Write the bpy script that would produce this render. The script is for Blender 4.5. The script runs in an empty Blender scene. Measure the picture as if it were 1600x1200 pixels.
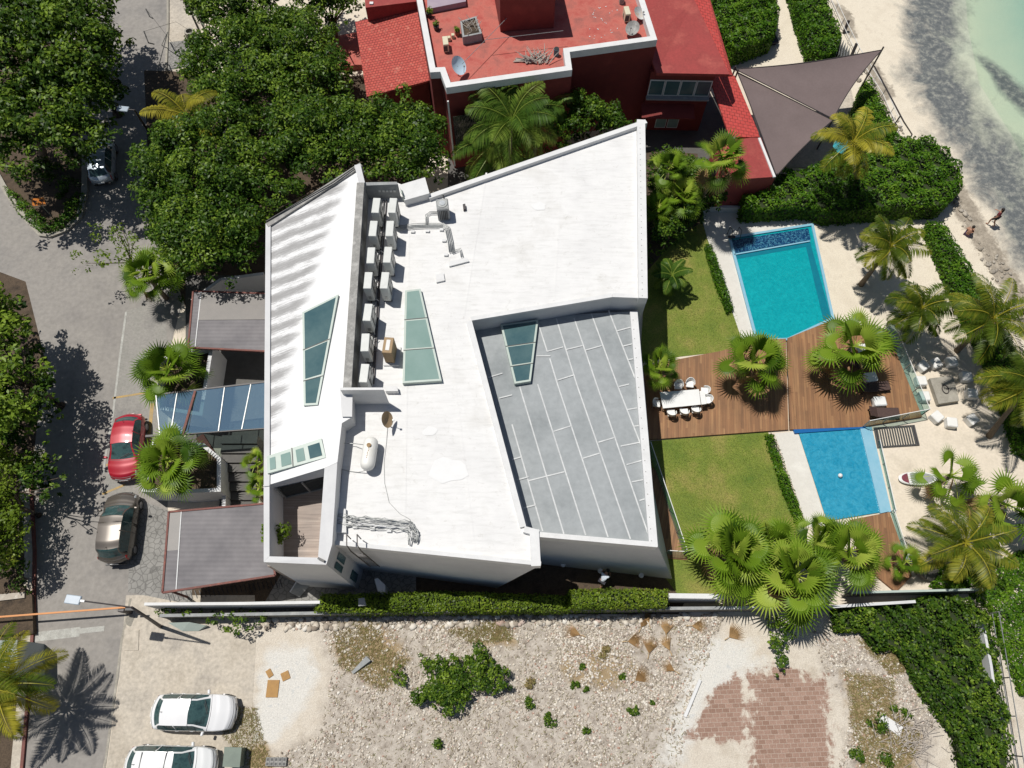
import bpy, math, random
import numpy as np
from mathutils import Vector, Matrix
random.seed(7); np.random.seed(7)
R = math.radians
scn = bpy.context.scene
COL = scn.collection
# ------------------------------------------------------------ camera, sky, sun, exposure
FPX, TILT, HC = 1150.0, R(24), 42.0
cam = bpy.data.cameras.new('camera'); co = bpy.data.objects.new('camera', cam); COL.objects.link(co)
co.location = (0, 0, HC); co.rotation_euler = (TILT, 0, 0)
cam.sensor_width = 36; cam.lens = 36*FPX/1600; cam.clip_end = 2000; cam.clip_start = 0.5
scn.camera = co
SUNV = Vector((.34, -.22, -1)).normalized()
w = bpy.data.worlds.new('World'); scn.world = w; w.use_nodes = True
nt = w.node_tree; bg = nt.nodes['Background']
sky = nt.nodes.new('ShaderNodeTexSky'); sky.sky_type = 'NISHITA'; sky.sun_disc = False
sky.sun_elevation = math.asin(-SUNV.z); sky.sun_rotation = math.atan2(-SUNV.x, -SUNV.y)
nt.links.new(sky.outputs[0], bg.inputs[0]); bg.inputs[1].default_value = 0.051
sl = bpy.data.lights.new('sun', 'SUN'); sl.energy = 4.3; sl.angle = R(.5); sl.color = (1, .965, .91)
so = bpy.data.objects.new('sun', sl); COL.objects.link(so)
so.rotation_euler = SUNV.to_track_quat('-Z', 'Y').to_euler(); so.location = (-20, 15, 60)
scn.view_settings.view_transform = 'Standard'; scn.view_settings.look = 'None'
scn.view_settings.exposure = 0.0; scn.view_settings.gamma = 1

# ------------------------------------------------------------ pixel -> world helpers
sT, cT = math.sin(TILT), math.cos(TILT)
def P(x, y, z=0.0):
    u = (x-800)/FPX; v = (y-600)/FPX
    dz = -cT - v*sT; t = (z-HC)/dz
    return Vector((u*t, (sT - v*cT)*t, z))
def PP(pts, z=0.0):
    return [P(p[0], p[1], p[2] if len(p) > 2 else z) for p in pts]
def proj(X, Y, Z=0.0):
    dz = Z-HC
    d = -dz*cT + Y*sT
    u = X/d; v = -(Y*cT + dz*sT)/d
    return 800+u*FPX, 600+v*FPX

# ------------------------------------------------------------ mesh builder
class MB:
    def __init__(s): s.v = []; s.f = []; s.m = []
    def add(s, vs, fs, mi=0):
        o = len(s.v); s.v += [tuple(p) for p in vs]
        for f in fs: s.f.append(tuple(i+o for i in f)); s.m.append(mi)
        return s
    def box(s, c, d, rz=0, mi=0, M=None):
        a, b, h = d[0]/2, d[1]/2, d[2]/2
        m = M or (Matrix.Translation(c) @ Matrix.Rotation(rz, 4, 'Z'))
        vs = [m @ Vector((x*a, y*b, z*h)) for x in (-1, 1) for y in (-1, 1) for z in (-1, 1)]
        return s.add(vs, [(0,1,3,2),(4,6,7,5),(0,4,5,1),(2,3,7,6),(0,2,6,4),(1,5,7,3)], mi)
    def bbox(s, c, d, rz=0, mi=0, b=.02):
        # box with chamfered vertical + top edges
        a, e = d[0]/2, d[1]/2; z0, z1 = c[2]-d[2]/2, c[2]+d[2]/2
        m = Matrix.Translation((c[0], c[1], 0)) @ Matrix.Rotation(rz, 4, 'Z')
        def ring(k, z):
            q = []
            for sx, sy in ((1,-1),(1,1),(-1,1),(-1,-1)):
                p1 = Vector((sx*(a-k), sy*(e-k-b), z)); p2 = Vector((sx*(a-k-b), sy*(e-k), z))
                q += ([p1, p2] if sx*sy > 0 else [p2, p1])
            return [m @ p for p in q]
        return s.loft([ring(0, z0), ring(0, z1-b), ring(b, z1)], mi)
    def loft(s, rings, mi=0, caps=True):
        n = len(rings[0]); vs = [p for r in rings for p in r]; fs = []
        for k in range(len(rings)-1):
            for i in range(n):
                j = (i+1) % n
                fs.append((k*n+i, k*n+j, (k+1)*n+j, (k+1)*n+i))
        if caps: fs.append(tuple(range(n))[::-1]); fs.append(tuple((len(rings)-1)*n+i for i in range(n)))
        return s.add(vs, fs, mi)
    def prism(s, top, zb, mi=0, bot=None, cap=None):
        n = len(top)
        if bot is None: bot = [Vector((p.x, p.y, zb)) for p in top]
        vs = list(bot)+list(top); fs = []
        for i in range(n):
            j = (i+1) % n; fs.append((i, j, n+j, n+i))
        s.add(vs, fs, mi); s.add(top, [tuple(range(n))], mi if cap is None else cap)
        return s.add(bot, [tuple(range(n))[::-1]], mi)
    def ring(s, outer, t, zb, mi=0, dz=None):
        inn = inset(outer, t); n = len(outer)
        A = [Vector((p.x, p.y, zb if dz is None else p.z-dz)) for p in outer]; B = list(outer); C = [Vector((q.x, q.y, p.z)) for p, q in zip(outer, inn)]
        D = [Vector((q.x, q.y, zb if dz is None else p.z-dz)) for p, q in zip(outer, inn)]
        vs = A+B+C+D; fs = []
        for i in range(n):
            j = (i+1) % n
            for k in range(4): 
                k2 = (k+1) % 4
                fs.append((k*n+i, k*n+j, k2*n+j, k2*n+i))
        return s.add(vs, fs, mi)
    def tube(s, pts, r, seg=8, mi=0, caps=True):
        pts = [Vector(p) for p in pts]; rs = r if isinstance(r, (list, tuple)) else [r]*len(pts)
        rings = []
        for i, p in enumerate(pts):
            a = pts[max(i-1, 0)]; b = pts[min(i+1, len(pts)-1)]
            d = (b-a); d = d.normalized() if d.length > 1e-6 else Vector((0,0,1))
            u = d.cross(Vector((0,0,1))); 
            if u.length < .05: u = d.cross(Vector((1,0,0)))
            u.normalize(); v = d.cross(u)
            rings.append([p+(u*math.cos(6.2832*k/seg)+v*math.sin(6.2832*k/seg))*rs[i] for k in range(seg)])
        return s.loft(rings, mi, caps)
    def bar(s, a, b, w_, h, mi=0):
        a = Vector(a); b = Vector(b); d = b-a; L = d.length; d.normalize()
        x = d.cross(Vector((0,0,1)))
        if x.length < .05: x = Vector((1,0,0))
        x.normalize(); z = x.cross(d)
        M = Matrix(((d.x, x.x, z.x, (a.x+b.x)/2), (d.y, x.y, z.y, (a.y+b.y)/2), (d.z, x.z, z.z, (a.z+b.z)/2), (0,0,0,1)))
        return s.box(None, (L, w_, h), M=M, mi=mi)
    def sphere(s, c, r, nu=12, nv=8, sc=(1,1,1), mi=0):
        vs = []; fs = []
        for j in range(nv+1):
            t = math.pi*j/nv
            for i in range(nu):
                a = 6.28318*i/nu
                vs.append((c[0]+r*sc[0]*math.sin(t)*math.cos(a), c[1]+r*sc[1]*math.sin(t)*math.sin(a), c[2]+r*sc[2]*math.cos(t)))
        for j in range(nv):
            for i in range(nu):
                k = (i+1) % nu
                fs.append((j*nu+i, (j+1)*nu+i, (j+1)*nu+k, j*nu+k))
        return s.add(vs, fs, mi)
    def disc(s, c, r, n=20, mi=0, nrm=None):
        vs = [Vector((r*math.cos(6.28318*i/n), r*math.sin(6.28318*i/n), 0)) for i in range(n)]
        q = Vector(nrm).to_track_quat('Z', 'Y') if nrm is not None else None
        vs = [(q @ p if q else p)+Vector(c) for p in vs]
        return s.add(vs, [tuple(range(n))], mi)
    def build(s, name, mats, parent=None, smooth=False, tint=None):
        if not isinstance(mats, (list, tuple)): mats = [mats]
        if parent is None:
            if s.v:
                xs = [p[0] for p in s.v]; ys = [p[1] for p in s.v]; zs = [p[2] for p in s.v]
                org = Vector(((min(xs)+max(xs))/2, (min(ys)+max(ys))/2, min(zs)))
            else: org = Vector((0,0,0))
        else: org = wloc(parent)
        me = bpy.data.meshes.new(name)
        me.from_pydata([(p[0]-org.x, p[1]-org.y, p[2]-org.z) for p in s.v], [], s.f)
        for m in mats: me.materials.append(m)
        if len(mats) > 1: me.polygons.foreach_set('material_index', s.m)
        if smooth: me.polygons.foreach_set('use_smooth', [True]*len(me.polygons))
        me.update()
        o = bpy.data.objects.new(name, me); COL.objects.link(o)
        if parent is None: o.location = org
        else: o.parent = parent
        return o
def wloc(o):
    l = Vector(o.location)
    while o.parent: o = o.parent; l += o.location
    return l
def npmesh(name, V, F, mat, parent=None, tint=None, smooth=False, k=4):
    V = np.asarray(V, dtype=np.float32); F = np.asarray(F, dtype=np.int32)
    if parent is None: org = np.array([V[:,0].mean(), V[:,1].mean(), V[:,2].min()], dtype=np.float32)
    else: org = np.array(wloc(parent), dtype=np.float32)
    me = bpy.data.meshes.new(name); nf = len(F)
    me.vertices.add(len(V)); me.vertices.foreach_set('co', (V-org).ravel())
    me.loops.add(nf*k); me.loops.foreach_set('vertex_index', F.ravel())
    me.polygons.add(nf); me.polygons.foreach_set('loop_start', np.arange(0, nf*k, k, dtype=np.int32))
    me.polygons.foreach_set('loop_total', np.full(nf, k, dtype=np.int32))
    if smooth: me.polygons.foreach_set('use_smooth', np.ones(nf, dtype=bool))
    for m in (mat if isinstance(mat, (list, tuple)) else [mat]): me.materials.append(m)
    if tint is not None:
        for nm, arr in (tint.items() if isinstance(tint, dict) else [('tint', tint)]):
            at = me.attributes.new(nm, 'FLOAT', 'POINT'); at.data.foreach_set('value', np.asarray(arr, dtype=np.float32))
    me.update(calc_edges=True)
    o = bpy.data.objects.new(name, me); COL.objects.link(o)
    if parent is None: o.location = tuple(float(a) for a in org)
    else: o.parent = parent
    return o
def inset(poly, t):
    n = len(poly); ar = sum(poly[i].x*poly[(i+1)%n].y-poly[(i+1)%n].x*poly[i].y for i in range(n))
    sg = 1 if ar > 0 else -1; out = []
    for i in range(n):
        a, b, c = poly[i-1], poly[i], poly[(i+1)%n]
        d1 = Vector((b.x-a.x, b.y-a.y)).normalized(); d2 = Vector((c.x-b.x, c.y-b.y)).normalized()
        n1 = Vector((-d1.y, d1.x))*sg; n2 = Vector((-d2.y, d2.x))*sg
        m = n1+n2; m = m/max(.3, m.dot(n1)) if m.length > 1e-4 else n1
        out.append(Vector((b.x+m.x*t, b.y+m.y*t, b.z)))
    return out
def tagp(o, label=None, cat=None, group=None, kind=None):
    if label: o['label'] = label
    if cat: o['category'] = cat
    if group: o['group'] = group
    if kind: o['kind'] = kind
    return o
def thing(name, label, cat, loc=(0,0,0), group=None):
    o = bpy.data.objects.new(name, None); COL.objects.link(o); o.location = loc; o.empty_display_size = .3
    return tagp(o, label, cat, group)
def struct(o): o['kind'] = 'structure'; return o
def copy_tree(o, parent=None):
    c = o.copy(); COL.objects.link(c); c.parent = parent
    for ch in list(o.children): copy_tree(ch, c)
    return c

# ------------------------------------------------------------ materials
def mnew(name):
    m = bpy.data.materials.new(name); m.use_nodes = True
    return m, m.node_tree, m.node_tree.nodes['Principled BSDF']
def N(t, ty, **k):
    n = t.nodes.new(ty)
    for a, b in k.items():
        if a.startswith('_'): setattr(n, a[1:], b)
        else: n.inputs[a].default_value = b
    return n
def c4(c): return (c[0], c[1], c[2], 1)
def noise(t, scale, detail=4, rough=.6, coord=None, dist=0):
    n = N(t, 'ShaderNodeTexNoise', Scale=scale, Detail=detail, Roughness=rough, Distortion=dist)
    if coord is None: coord = N(t, 'ShaderNodeNewGeometry').outputs['Position']
    t.links.new(coord, n.inputs['Vector']); return n
def ramp(t, src, stops, interp='LINEAR'):
    r = t.nodes.new('ShaderNodeValToRGB'); r.color_ramp.interpolation = interp
    e = r.color_ramp.elements
    while len(e) > 1: e.remove(e[-1])
    e[0].position = stops[0][0]; e[0].color = c4(stops[0][1])
    for p, c in stops[1:]:
        q = e.new(p); q.color = c4(c)
    t.links.new(src, r.inputs[0]); return r
def mixc(t, fac, a, b, blend='MIX'):
    m = t.nodes.new('ShaderNodeMix'); m.data_type = 'RGBA'; m.blend_type = blend
    for s, i in ((fac, 0), (a, 6), (b, 7)):
        if isinstance(s, (int, float)): m.inputs[i].default_value = s
        elif isinstance(s, tuple): m.inputs[i].default_value = c4(s)
        else: t.links.new(s, m.inputs[i])
    return m.outputs[2]
def math_(t, op, a, b=None, c=None, clamp=False):
    m = t.nodes.new('ShaderNodeMath'); m.operation = op; m.use_clamp = clamp
    for i, s in enumerate((a, b, c)):
        if s is None: continue
        if isinstance(s, (int, float)): m.inputs[i].default_value = s
        else: t.links.new(s, m.inputs[i])
    return m.outputs[0]
def bump(t, bs, src, strength=.4, dist=.02):
    b = N(t, 'ShaderNodeBump', Strength=strength, Distance=dist)
    t.links.new(src, b.inputs['Height']); t.links.new(b.outputs[0], bs.inputs['Normal'])
def mat(name, c1, c2=None, c3=None, scale=1.5, rough=.8, metal=0, bmp=0, bscale=None, fine=0, coat=0, spec=None):
    m, t, b = mnew(name); b.inputs['Roughness'].default_value = rough; b.inputs['Metallic'].default_value = metal
    if coat: b.inputs['Coat Weight'].default_value = coat; b.inputs['Coat Roughness'].default_value = .05
    if spec is not None: b.inputs['Specular IOR Level'].default_value = spec
    if c2 is None: c2 = tuple(x*.85 for x in c1)
    n = noise(t, scale, 6, .65)
    st = [(.3, c1), (.7, c2)] if c3 is None else [(.28, c1), (.5, c2), (.72, c3)]
    r = ramp(t, n.outputs[0], st); out = r.outputs[0]
    if fine:
        n2 = noise(t, scale*14, 3, .6); f = ramp(t, n2.outputs[0], [(.3, (1-fine,)*3), (.7, (1+fine*.4,)*3)])
        out = mixc(t, 1.0, out, f.outputs[0], 'MULTIPLY')
    t.links.new(out, b.inputs['Base Color'])
    if bmp:
        n3 = noise(t, bscale or scale*8, 5, .65); bump(t, b, n3.outputs[0], bmp)
    return m
def leafmat(name, dark, mid, light, rough=.42, trans=.28):
    m, t, b = mnew(name); b.inputs['Roughness'].default_value = rough
    b.inputs['Specular IOR Level'].default_value = .18
    a = N(t, 'ShaderNodeAttribute', _attribute_name='tint')
    r = ramp(t, a.outputs['Fac'], [(0, dark), (.5, mid), (1, light)])
    t.links.new(r.outputs[0], b.inputs['Base Color'])
    tr = t.nodes.new('ShaderNodeBsdfTranslucent')
    br = mixc(t, 1.0, r.outputs[0], (1.25, 1.3, .7), 'MULTIPLY'); t.links.new(br, tr.inputs[0])
    mx = t.nodes.new('ShaderNodeMixShader'); mx.inputs[0].default_value = trans
    t.links.new(b.outputs[0], mx.inputs[1]); t.links.new(tr.outputs[0], mx.inputs[2])
    t.links.new(mx.outputs[0], t.nodes['Material Output'].inputs[0]); return m
def glassmat(name, tintc, alpha, rough=.04):
    m, t, b = mnew(name); b.inputs['Base Color'].default_value = c4(tintc); b.inputs['Roughness'].default_value = rough
    tr = t.nodes.new('ShaderNodeBsdfTransparent'); tr.inputs[0].default_value = (.82, .93, .92, 1)
    mx = t.nodes.new('ShaderNodeMixShader'); mx.inputs[0].default_value = alpha
    t.links.new(tr.outputs[0], mx.inputs[1]); t.links.new(b.outputs[0], mx.inputs[2])
    t.links.new(mx.outputs[0], t.nodes['Material Output'].inputs[0]); return m
M = {}
M['asphalt'] = mat('asphalt', (.225,.21,.195), (.285,.265,.24), (.195,.185,.175), .24, .9, fine=.16, bmp=.15, bscale=30)
M['lane'] = mat('parking_lane', (.24,.235,.21), (.29,.275,.25), (.2,.19,.18), .5, .9, fine=.16, bmp=.15, bscale=30)
M['concrete'] = mat('concrete', (.40,.35,.28), (.52,.465,.385), (.33,.30,.26), .38, .9, fine=.22, bmp=.2, bscale=18)
M['kerb'] = mat('kerb', (.42,.39,.33), (.26,.24,.2), None, 1.3, .9, fine=.2, bmp=.3)
M['white_paint'] = mat('road_white', (.5,.5,.46), (.32,.31,.28), None, 2.5, .8, fine=.3)
M['yellow_paint'] = mat('road_yellow', (.5,.32,.10), (.33,.26,.15), None, 2.0, .8, fine=.25)
M['cobble'] = None
M['soil'] = mat('soil', (.05,.036,.022), (.10,.07,.045), (.03,.022,.015), 1.2, .95, fine=.4, bmp=.5)
M['sand'] = mat('sand', (.60,.525,.42), (.67,.59,.48), (.53,.465,.37), .5, .95, fine=.10, bmp=.6, bscale=5)
M['wall'] = mat('white_render', (.62,.62,.61), (.58,.58,.58), (.52,.52,.52), .5, .75, fine=.03, bmp=.05)
M['cap'] = mat('parapet_cap', (.70,.70,.69), (.60,.60,.59), None, 1.2, .8, fine=.05)
M['capgrey'] = mat('stained_cap', (.42,.41,.38), (.26,.255,.24), (.5,.49,.46), 1.6, .85, fine=.2)
M['wallgrey'] = mat('stained_wall', (.36,.37,.36), (.27,.28,.28), (.42,.42,.4), 1.1, .85, fine=.12)
m, t, b = mnew('white_roof_membrane'); b.inputs['Roughness'].default_value = .75
n1 = noise(t, .28, 6, .7); r1 = ramp(t, n1.outputs[0], [(.28, (.60,.59,.565)), (.46, (.70,.695,.68)), (.72, (.62,.615,.605))])
mpx = t.nodes.new('ShaderNodeMapping'); mpx.inputs['Scale'].default_value = (.5, 3.2, 1); mpx.inputs['Rotation'].default_value = (0,0,R(8))
t.links.new(N(t, 'ShaderNodeNewGeometry').outputs['Position'], mpx.inputs['Vector'])
n2 = noise(t, 1.6, 6, .7, mpx.outputs[0]); r2 = ramp(t, n2.outputs[0], [(.25, (.86,.86,.85)), (.5, (1,1,1)), (.8, (1.05,1.05,1.05))])
n3 = noise(t, 2.4, 7, .8, dist=.6); r3 = ramp(t, n3.outputs[0], [(.57, (1,1,1)), (.68, (.84,.83,.81)), (.8, (.60,.59,.57))])
t.links.new(mixc(t, 1, mixc(t, 1, r1.outputs[0], r2.outputs[0], 'MULTIPLY'), r3.outputs[0], 'MULTIPLY'), b.inputs['Base Color']); bump(t, b, n2.outputs[0], .12, .03)
M['roofwhite'] = m
M['seam'] = mat('seam_tape', (.62,.63,.62), (.44,.45,.45), None, 3, .7)
M['greyroof'] = mat('grey_membrane', (.25,.27,.275), (.325,.345,.35), (.215,.235,.24), .22, .8, fine=.10)
M['sky_frame'] = mat('skylight_frame', (.44,.50,.45), (.38,.45,.40), None, 2, .4)
M['sky_glass'] = mat('skylight_glass', (.045,.10,.115), (.09,.155,.16), None, .8, .08)
M['sky_glass2'] = mat('pale_skylight_glass', (.19,.29,.26), (.24,.34,.31), None, .7, .12)
M['ac'] = mat('ac_white', (.62,.63,.60), (.54,.55,.52), None, 3, .5, fine=.05)
M['acside'] = mat('ac_grille', (.05,.055,.055), (.08,.085,.08), None, 6, .6)
M['metal'] = mat('galvanised', (.42,.43,.42), (.30,.31,.30), (.5,.5,.5), 5, .45, metal=.5)
M['darkmetal'] = mat('dark_metal', (.035,.03,.03), (.06,.05,.05), None, 4, .5)
M['rust'] = mat('red_primer_steel', (.20,.05,.035), (.13,.045,.035), (.26,.08,.05), 4, .7)
M['redwall'] = mat('red_wall', (.20,.028,.022), (.17,.024,.02), (.23,.036,.028), .8, .8, fine=.06)
M['redroof'] = mat('red_roof', (.34,.05,.045), (.29,.045,.04), (.40,.09,.07), .5, .8, fine=.16)
M['redterrace'] = mat('red_terrace', (.35,.045,.036), (.45,.12,.09), (.24,.085,.07), .8, .75, fine=.12)
M['wood'] = None
M['tank'] = mat('tank_white', (.78,.77,.73), (.72,.70,.64), None, 2, .45, fine=.06)
M['cardboard'] = mat('cardboard', (.36,.25,.14), (.30,.21,.12), None, 3, .85)
M['plywood'] = mat('plywood', (.42,.24,.08), (.34,.19,.07), None, 4, .8, fine=.1)
M['white_plastic'] = mat('white_plastic', (.76,.76,.74), (.7,.7,.68), None, 2, .45)
M['rattan'] = mat('brown_rattan', (.055,.03,.025), (.09,.05,.04), None, 14, .7, fine=.3)
M['fabric'] = mat('white_cushion', (.74,.73,.70), (.68,.67,.64), None, 3, .9)
M['stone'] = mat('limestone', (.55,.50,.43), (.42,.37,.31), (.66,.62,.55), 3, .95, fine=.2, bmp=.4)
M['darkstone'] = mat('weathered_stone', (.20,.19,.165), (.13,.125,.11), (.30,.28,.25), 3, .95, fine=.25, bmp=.4)
M['sail'] = mat('shade_net', (.14,.105,.10), (.165,.125,.12), None, .6, .85, fine=.08)
M['bark'] = mat('bark', (.16,.12,.085), (.10,.075,.055), (.22,.18,.13), 6, .9, bmp=.5)
M['palmbark'] = mat('palm_trunk', (.22,.17,.12), (.13,.10,.07), None, 9, .9, bmp=.5)
M['thatch'] = mat('dead_frond', (.36,.24,.12), (.27,.17,.085), (.45,.33,.19), 5, .9)
M['driftwood'] = mat('driftwood', (.46,.41,.36), (.34,.30,.26), None, 5, .9)
M['blackglass'] = mat('dark_glass', (.012,.018,.02), (.02,.028,.03), None, 1, .06)
M['carglass'] = mat('car_glass', (.02,.045,.05), (.05,.10,.10), (.015,.02,.022), 2.2, .05)
M['tyre'] = mat('tyre', (.02,.02,.02), (.03,.03,.03), None, 4, .8)
M['rim'] = mat('rim', (.35,.35,.36), (.25,.25,.26), None, 4, .35, metal=.7)
M['lamp_red'] = mat('red_lamp', (.45,.01,.01), (.35,.01,.01), None, 4, .2)
M['lamp_clear'] = mat('clear_lamp', (.55,.57,.58), (.4,.42,.43), None, 5, .15)
M['skin'] = mat('skin', (.42,.22,.14), (.38,.19,.12), None, 6, .6)
M['hair'] = mat('hair', (.015,.01,.008), (.02,.015,.012), None, 6, .7)
M['shirt'] = mat('shirt_white', (.6,.65,.72), (.55,.6,.66), None, 3, .9)
M['cloth_dark'] = mat('dark_cloth', (.03,.03,.04), (.04,.04,.05), None, 3, .9)
M['cloth_red'] = mat('red_cloth', (.22,.03,.04), (.18,.03,.04), None, 3, .9)
M['cloth_blue'] = mat('violet_cloth', (.13,.08,.14), (.1,.07,.12), None, 3, .9)
M['ledge'] = mat('pool_ledge', (.66,.63,.57), (.60,.575,.52), (.69,.67,.61), .8, .85, fine=.05)
M['turq'] = mat('turquoise_fabric', (.02,.32,.38), (.02,.26,.32), None, 3, .7)
M['signorange'] = mat('sign_orange', (.62,.20,.02), (.55,.17,.02), None, 5, .5)
M['black'] = mat('black_paint', (.02,.02,.02), (.03,.03,.03), None, 4, .5)
M['barrier'] = mat('barrier_orange', (.60,.23,.05), (.5,.2,.05), None, 5, .55)
M['terracotta'] = mat('terracotta', (.36,.15,.08), (.28,.12,.07), None, 5, .85)
M['greenbox'] = mat('green_cabinet', (.16,.20,.16), (.13,.165,.135), None, 2, .6, fine=.08)
M['glass'] = glassmat('railing_glass', (.25,.42,.42), .18)
M['canopy_glass'] = glassmat('canopy_glass', (.13,.22,.34), .36, .06)
M['step'] = mat('dark_step_and_shade', (.07,.065,.06), (.1,.095,.085), None, 2, .7)  # dark steps; also colours floors darkened to stand for shadow
M['leafA'] = leafmat('leaf_broad', (.011,.032,.004), (.047,.100,.009), (.22,.32,.035), .42)
M['leafB'] = leafmat('leaf_hedge', (.022,.065,.005), (.062,.155,.008), (.18,.30,.025))
M['leafC'] = leafmat('leaf_yellow_hedge', (.06,.10,.010), (.15,.23,.018), (.30,.34,.05))
M['leafG'] = leafmat('leaf_seagrape', (.012,.038,.004), (.054,.115,.010), (.23,.33,.035), .42)
M['fan'] = leafmat('fan_frond', (.03,.075,.006), (.15,.255,.016), (.42,.50,.08), .4, .3)
M['coco'] = leafmat('coconut_frond', (.025,.05,.007), (.085,.13,.012), (.40,.35,.04), .38, .3)
M['dry'] = leafmat('dry_leaf', (.22,.13,.055), (.34,.215,.10), (.48,.34,.18), .8, .1)
M['tuft'] = leafmat('dry_grass', (.16,.12,.05), (.26,.20,.09), (.20,.22,.07), .9, .1)

# cobbled drive: Voronoi cells
m, t, b = mnew('cobbled_paving'); b.inputs['Roughness'].default_value = .9
g = N(t, 'ShaderNodeNewGeometry'); vo = N(t, 'ShaderNodeTexVoronoi', _feature='DISTANCE_TO_EDGE', Scale=3.2)
t.links.new(g.outputs['Position'], vo.inputs['Vector'])
n_ = noise(t, 1.1, 5); cc = ramp(t, n_.outputs[0], [(.3, (.30,.29,.27)), (.7, (.20,.195,.18))])
e = ramp(t, vo.outputs['Distance'], [(0, (.5,)*3), (.09, (1,)*3)])
t.links.new(mixc(t, 1, cc.outputs[0], e.outputs[0], 'MULTIPLY'), b.inputs['Base Color']); bump(t, b, vo.outputs['Distance'], .4, .03)
M['cobble'] = m
# timber deck: boards along object Y
def deckmat(name, ang, c1=(.25,.125,.055), c2=(.16,.08,.038), c3=(.38,.225,.105)):
    m, t, b = mnew(name); b.inputs['Roughness'].default_value = .65
    g = N(t, 'ShaderNodeNewGeometry'); mp = t.nodes.new('ShaderNodeMapping'); mp.inputs['Rotation'].default_value = (0, 0, ang)
    t.links.new(g.outputs['Position'], mp.inputs['Vector'])
    sp = t.nodes.new('ShaderNodeSeparateXYZ'); t.links.new(mp.outputs[0], sp.inputs[0])
    x = math_(t, 'MULTIPLY', sp.outputs[0], 1/.14); fl = math_(t, 'FLOOR', x); fr = math_(t, 'FRACT', x)
    cb = t.nodes.new('ShaderNodeCombineXYZ'); t.links.new(fl, cb.inputs[0])
    yy = math_(t, 'FLOOR', math_(t, 'ADD', math_(t, 'MULTIPLY', sp.outputs[1], .4), math_(t, 'MULTIPLY', fl, .37))); t.links.new(yy, cb.inputs[1])
    wn = t.nodes.new('ShaderNodeTexWhiteNoise'); wn.noise_dimensions = '3D'; t.links.new(cb.outputs[0], wn.inputs['Vector'])
    r = ramp(t, wn.outputs['Value'], [(0, tuple(x*.5+y*.5 for x, y in zip(c1,c2))), (.5, c1), (1, tuple(x*.6+y*.4 for x, y in zip(c1,c3)))])
    mp2 = t.nodes.new('ShaderNodeMapping'); mp2.inputs['Scale'].default_value = (9, .35, 1); t.links.new(mp.outputs[0], mp2.inputs['Vector'])
    gr = noise(t, 1.2, 5, .7, mp2.outputs[0]); g2 = ramp(t, gr.outputs[0], [(.3, (.72,)*3), (.7, (1.2,)*3)])
    big = noise(t, .5, 3); g3 = ramp(t, big.outputs[0], [(.3, (.85,.85,.85)), (.7, (1.15,1.1,1.05))])
    gap = ramp(t, fr, [(0, (.25,)*3), (.07, (1,)*3)])
    o = mixc(t, 1, mixc(t, 1, mixc(t, 1, r.outputs[0], g2.outputs[0], 'MULTIPLY'), g3.outputs[0], 'MULTIPLY'), gap.outputs[0], 'MULTIPLY')
    t.links.new(o, b.inputs['Base Color']); bump(t, b, fr, .2, .01); return m
M['wood'] = deckmat('deck_boards', R(6)); M['wood2'] = deckmat('deck_boards_side', R(14))
M['terrace_tile'] = deckmat('terrace_pavers', R(90), (.34,.28,.24), (.26,.21,.18), (.42,.36,.31))
# lawn
m, t, b = mnew('lawn'); b.inputs['Roughness'].default_value = .9
n1 = noise(t, .45, 4, .6); n2 = noise(t, 22, 4, .75)
c_ = ramp(t, n1.outputs[0], [(.3, (.105,.165,.020)), (.5, (.175,.215,.032)), (.72, (.29,.25,.07))])
f_ = ramp(t, n2.outputs[0], [(.32, (.45,)*3), (.68, (1.45,)*3)])
t.links.new(mixc(t, 1, c_.outputs[0], f_.outputs[0], 'MULTIPLY'), b.inputs['Base Color']); bump(t, b, n2.outputs[0], .8, .05)
M['lawn'] = m
# roof tiles (barrel, rows)
def tilemat(name, ang, c1, c2, c3, s=.26):
    m, t, b = mnew(name); b.inputs['Roughness'].default_value = .8
    g = N(t, 'ShaderNodeNewGeometry'); mp = t.nodes.new('ShaderNodeMapping'); mp.inputs['Rotation'].default_value = (0, 0, ang)
    t.links.new(g.outputs['Position'], mp.inputs['Vector'])
    br = N(t, 'ShaderNodeTexBrick', Scale=1.0); br.inputs['Brick Width'].default_value = s*1.2; br.inputs['Row Height'].default_value = s
    br.inputs['Mortar Size'].default_value = .022; br.inputs['Mortar Smooth'].default_value = .6
    br.inputs['Color1'].default_value = c4(c1); br.inputs['Color2'].default_value = c4(c2); br.inputs['Mortar'].default_value = c4(tuple(x*.45 for x in c2))
    t.links.new(mp.outputs[0], br.inputs['Vector'])
    n = noise(t, 3, 5, .7); k = ramp(t, n.outputs[0], [(.55, (0,)*3), (.75, (1,)*3)])
    t.links.new(mixc(t, k.outputs[0], br.outputs[0], c3), b.inputs['Base Color'])
    iv = math_(t, 'SUBTRACT', 1, br.outputs['Fac']); bump(t, b, iv, .6, .04); return m
M['tileL'] = tilemat('roof_tiles_worn', R(-10), (.50,.085,.06), (.42,.065,.05), (.60,.24,.17), .19)
M['tileR'] = tilemat('roof_tiles_red', R(3), (.50,.06,.05), (.46,.055,.045), (.5,.1,.08), .3)
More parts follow.
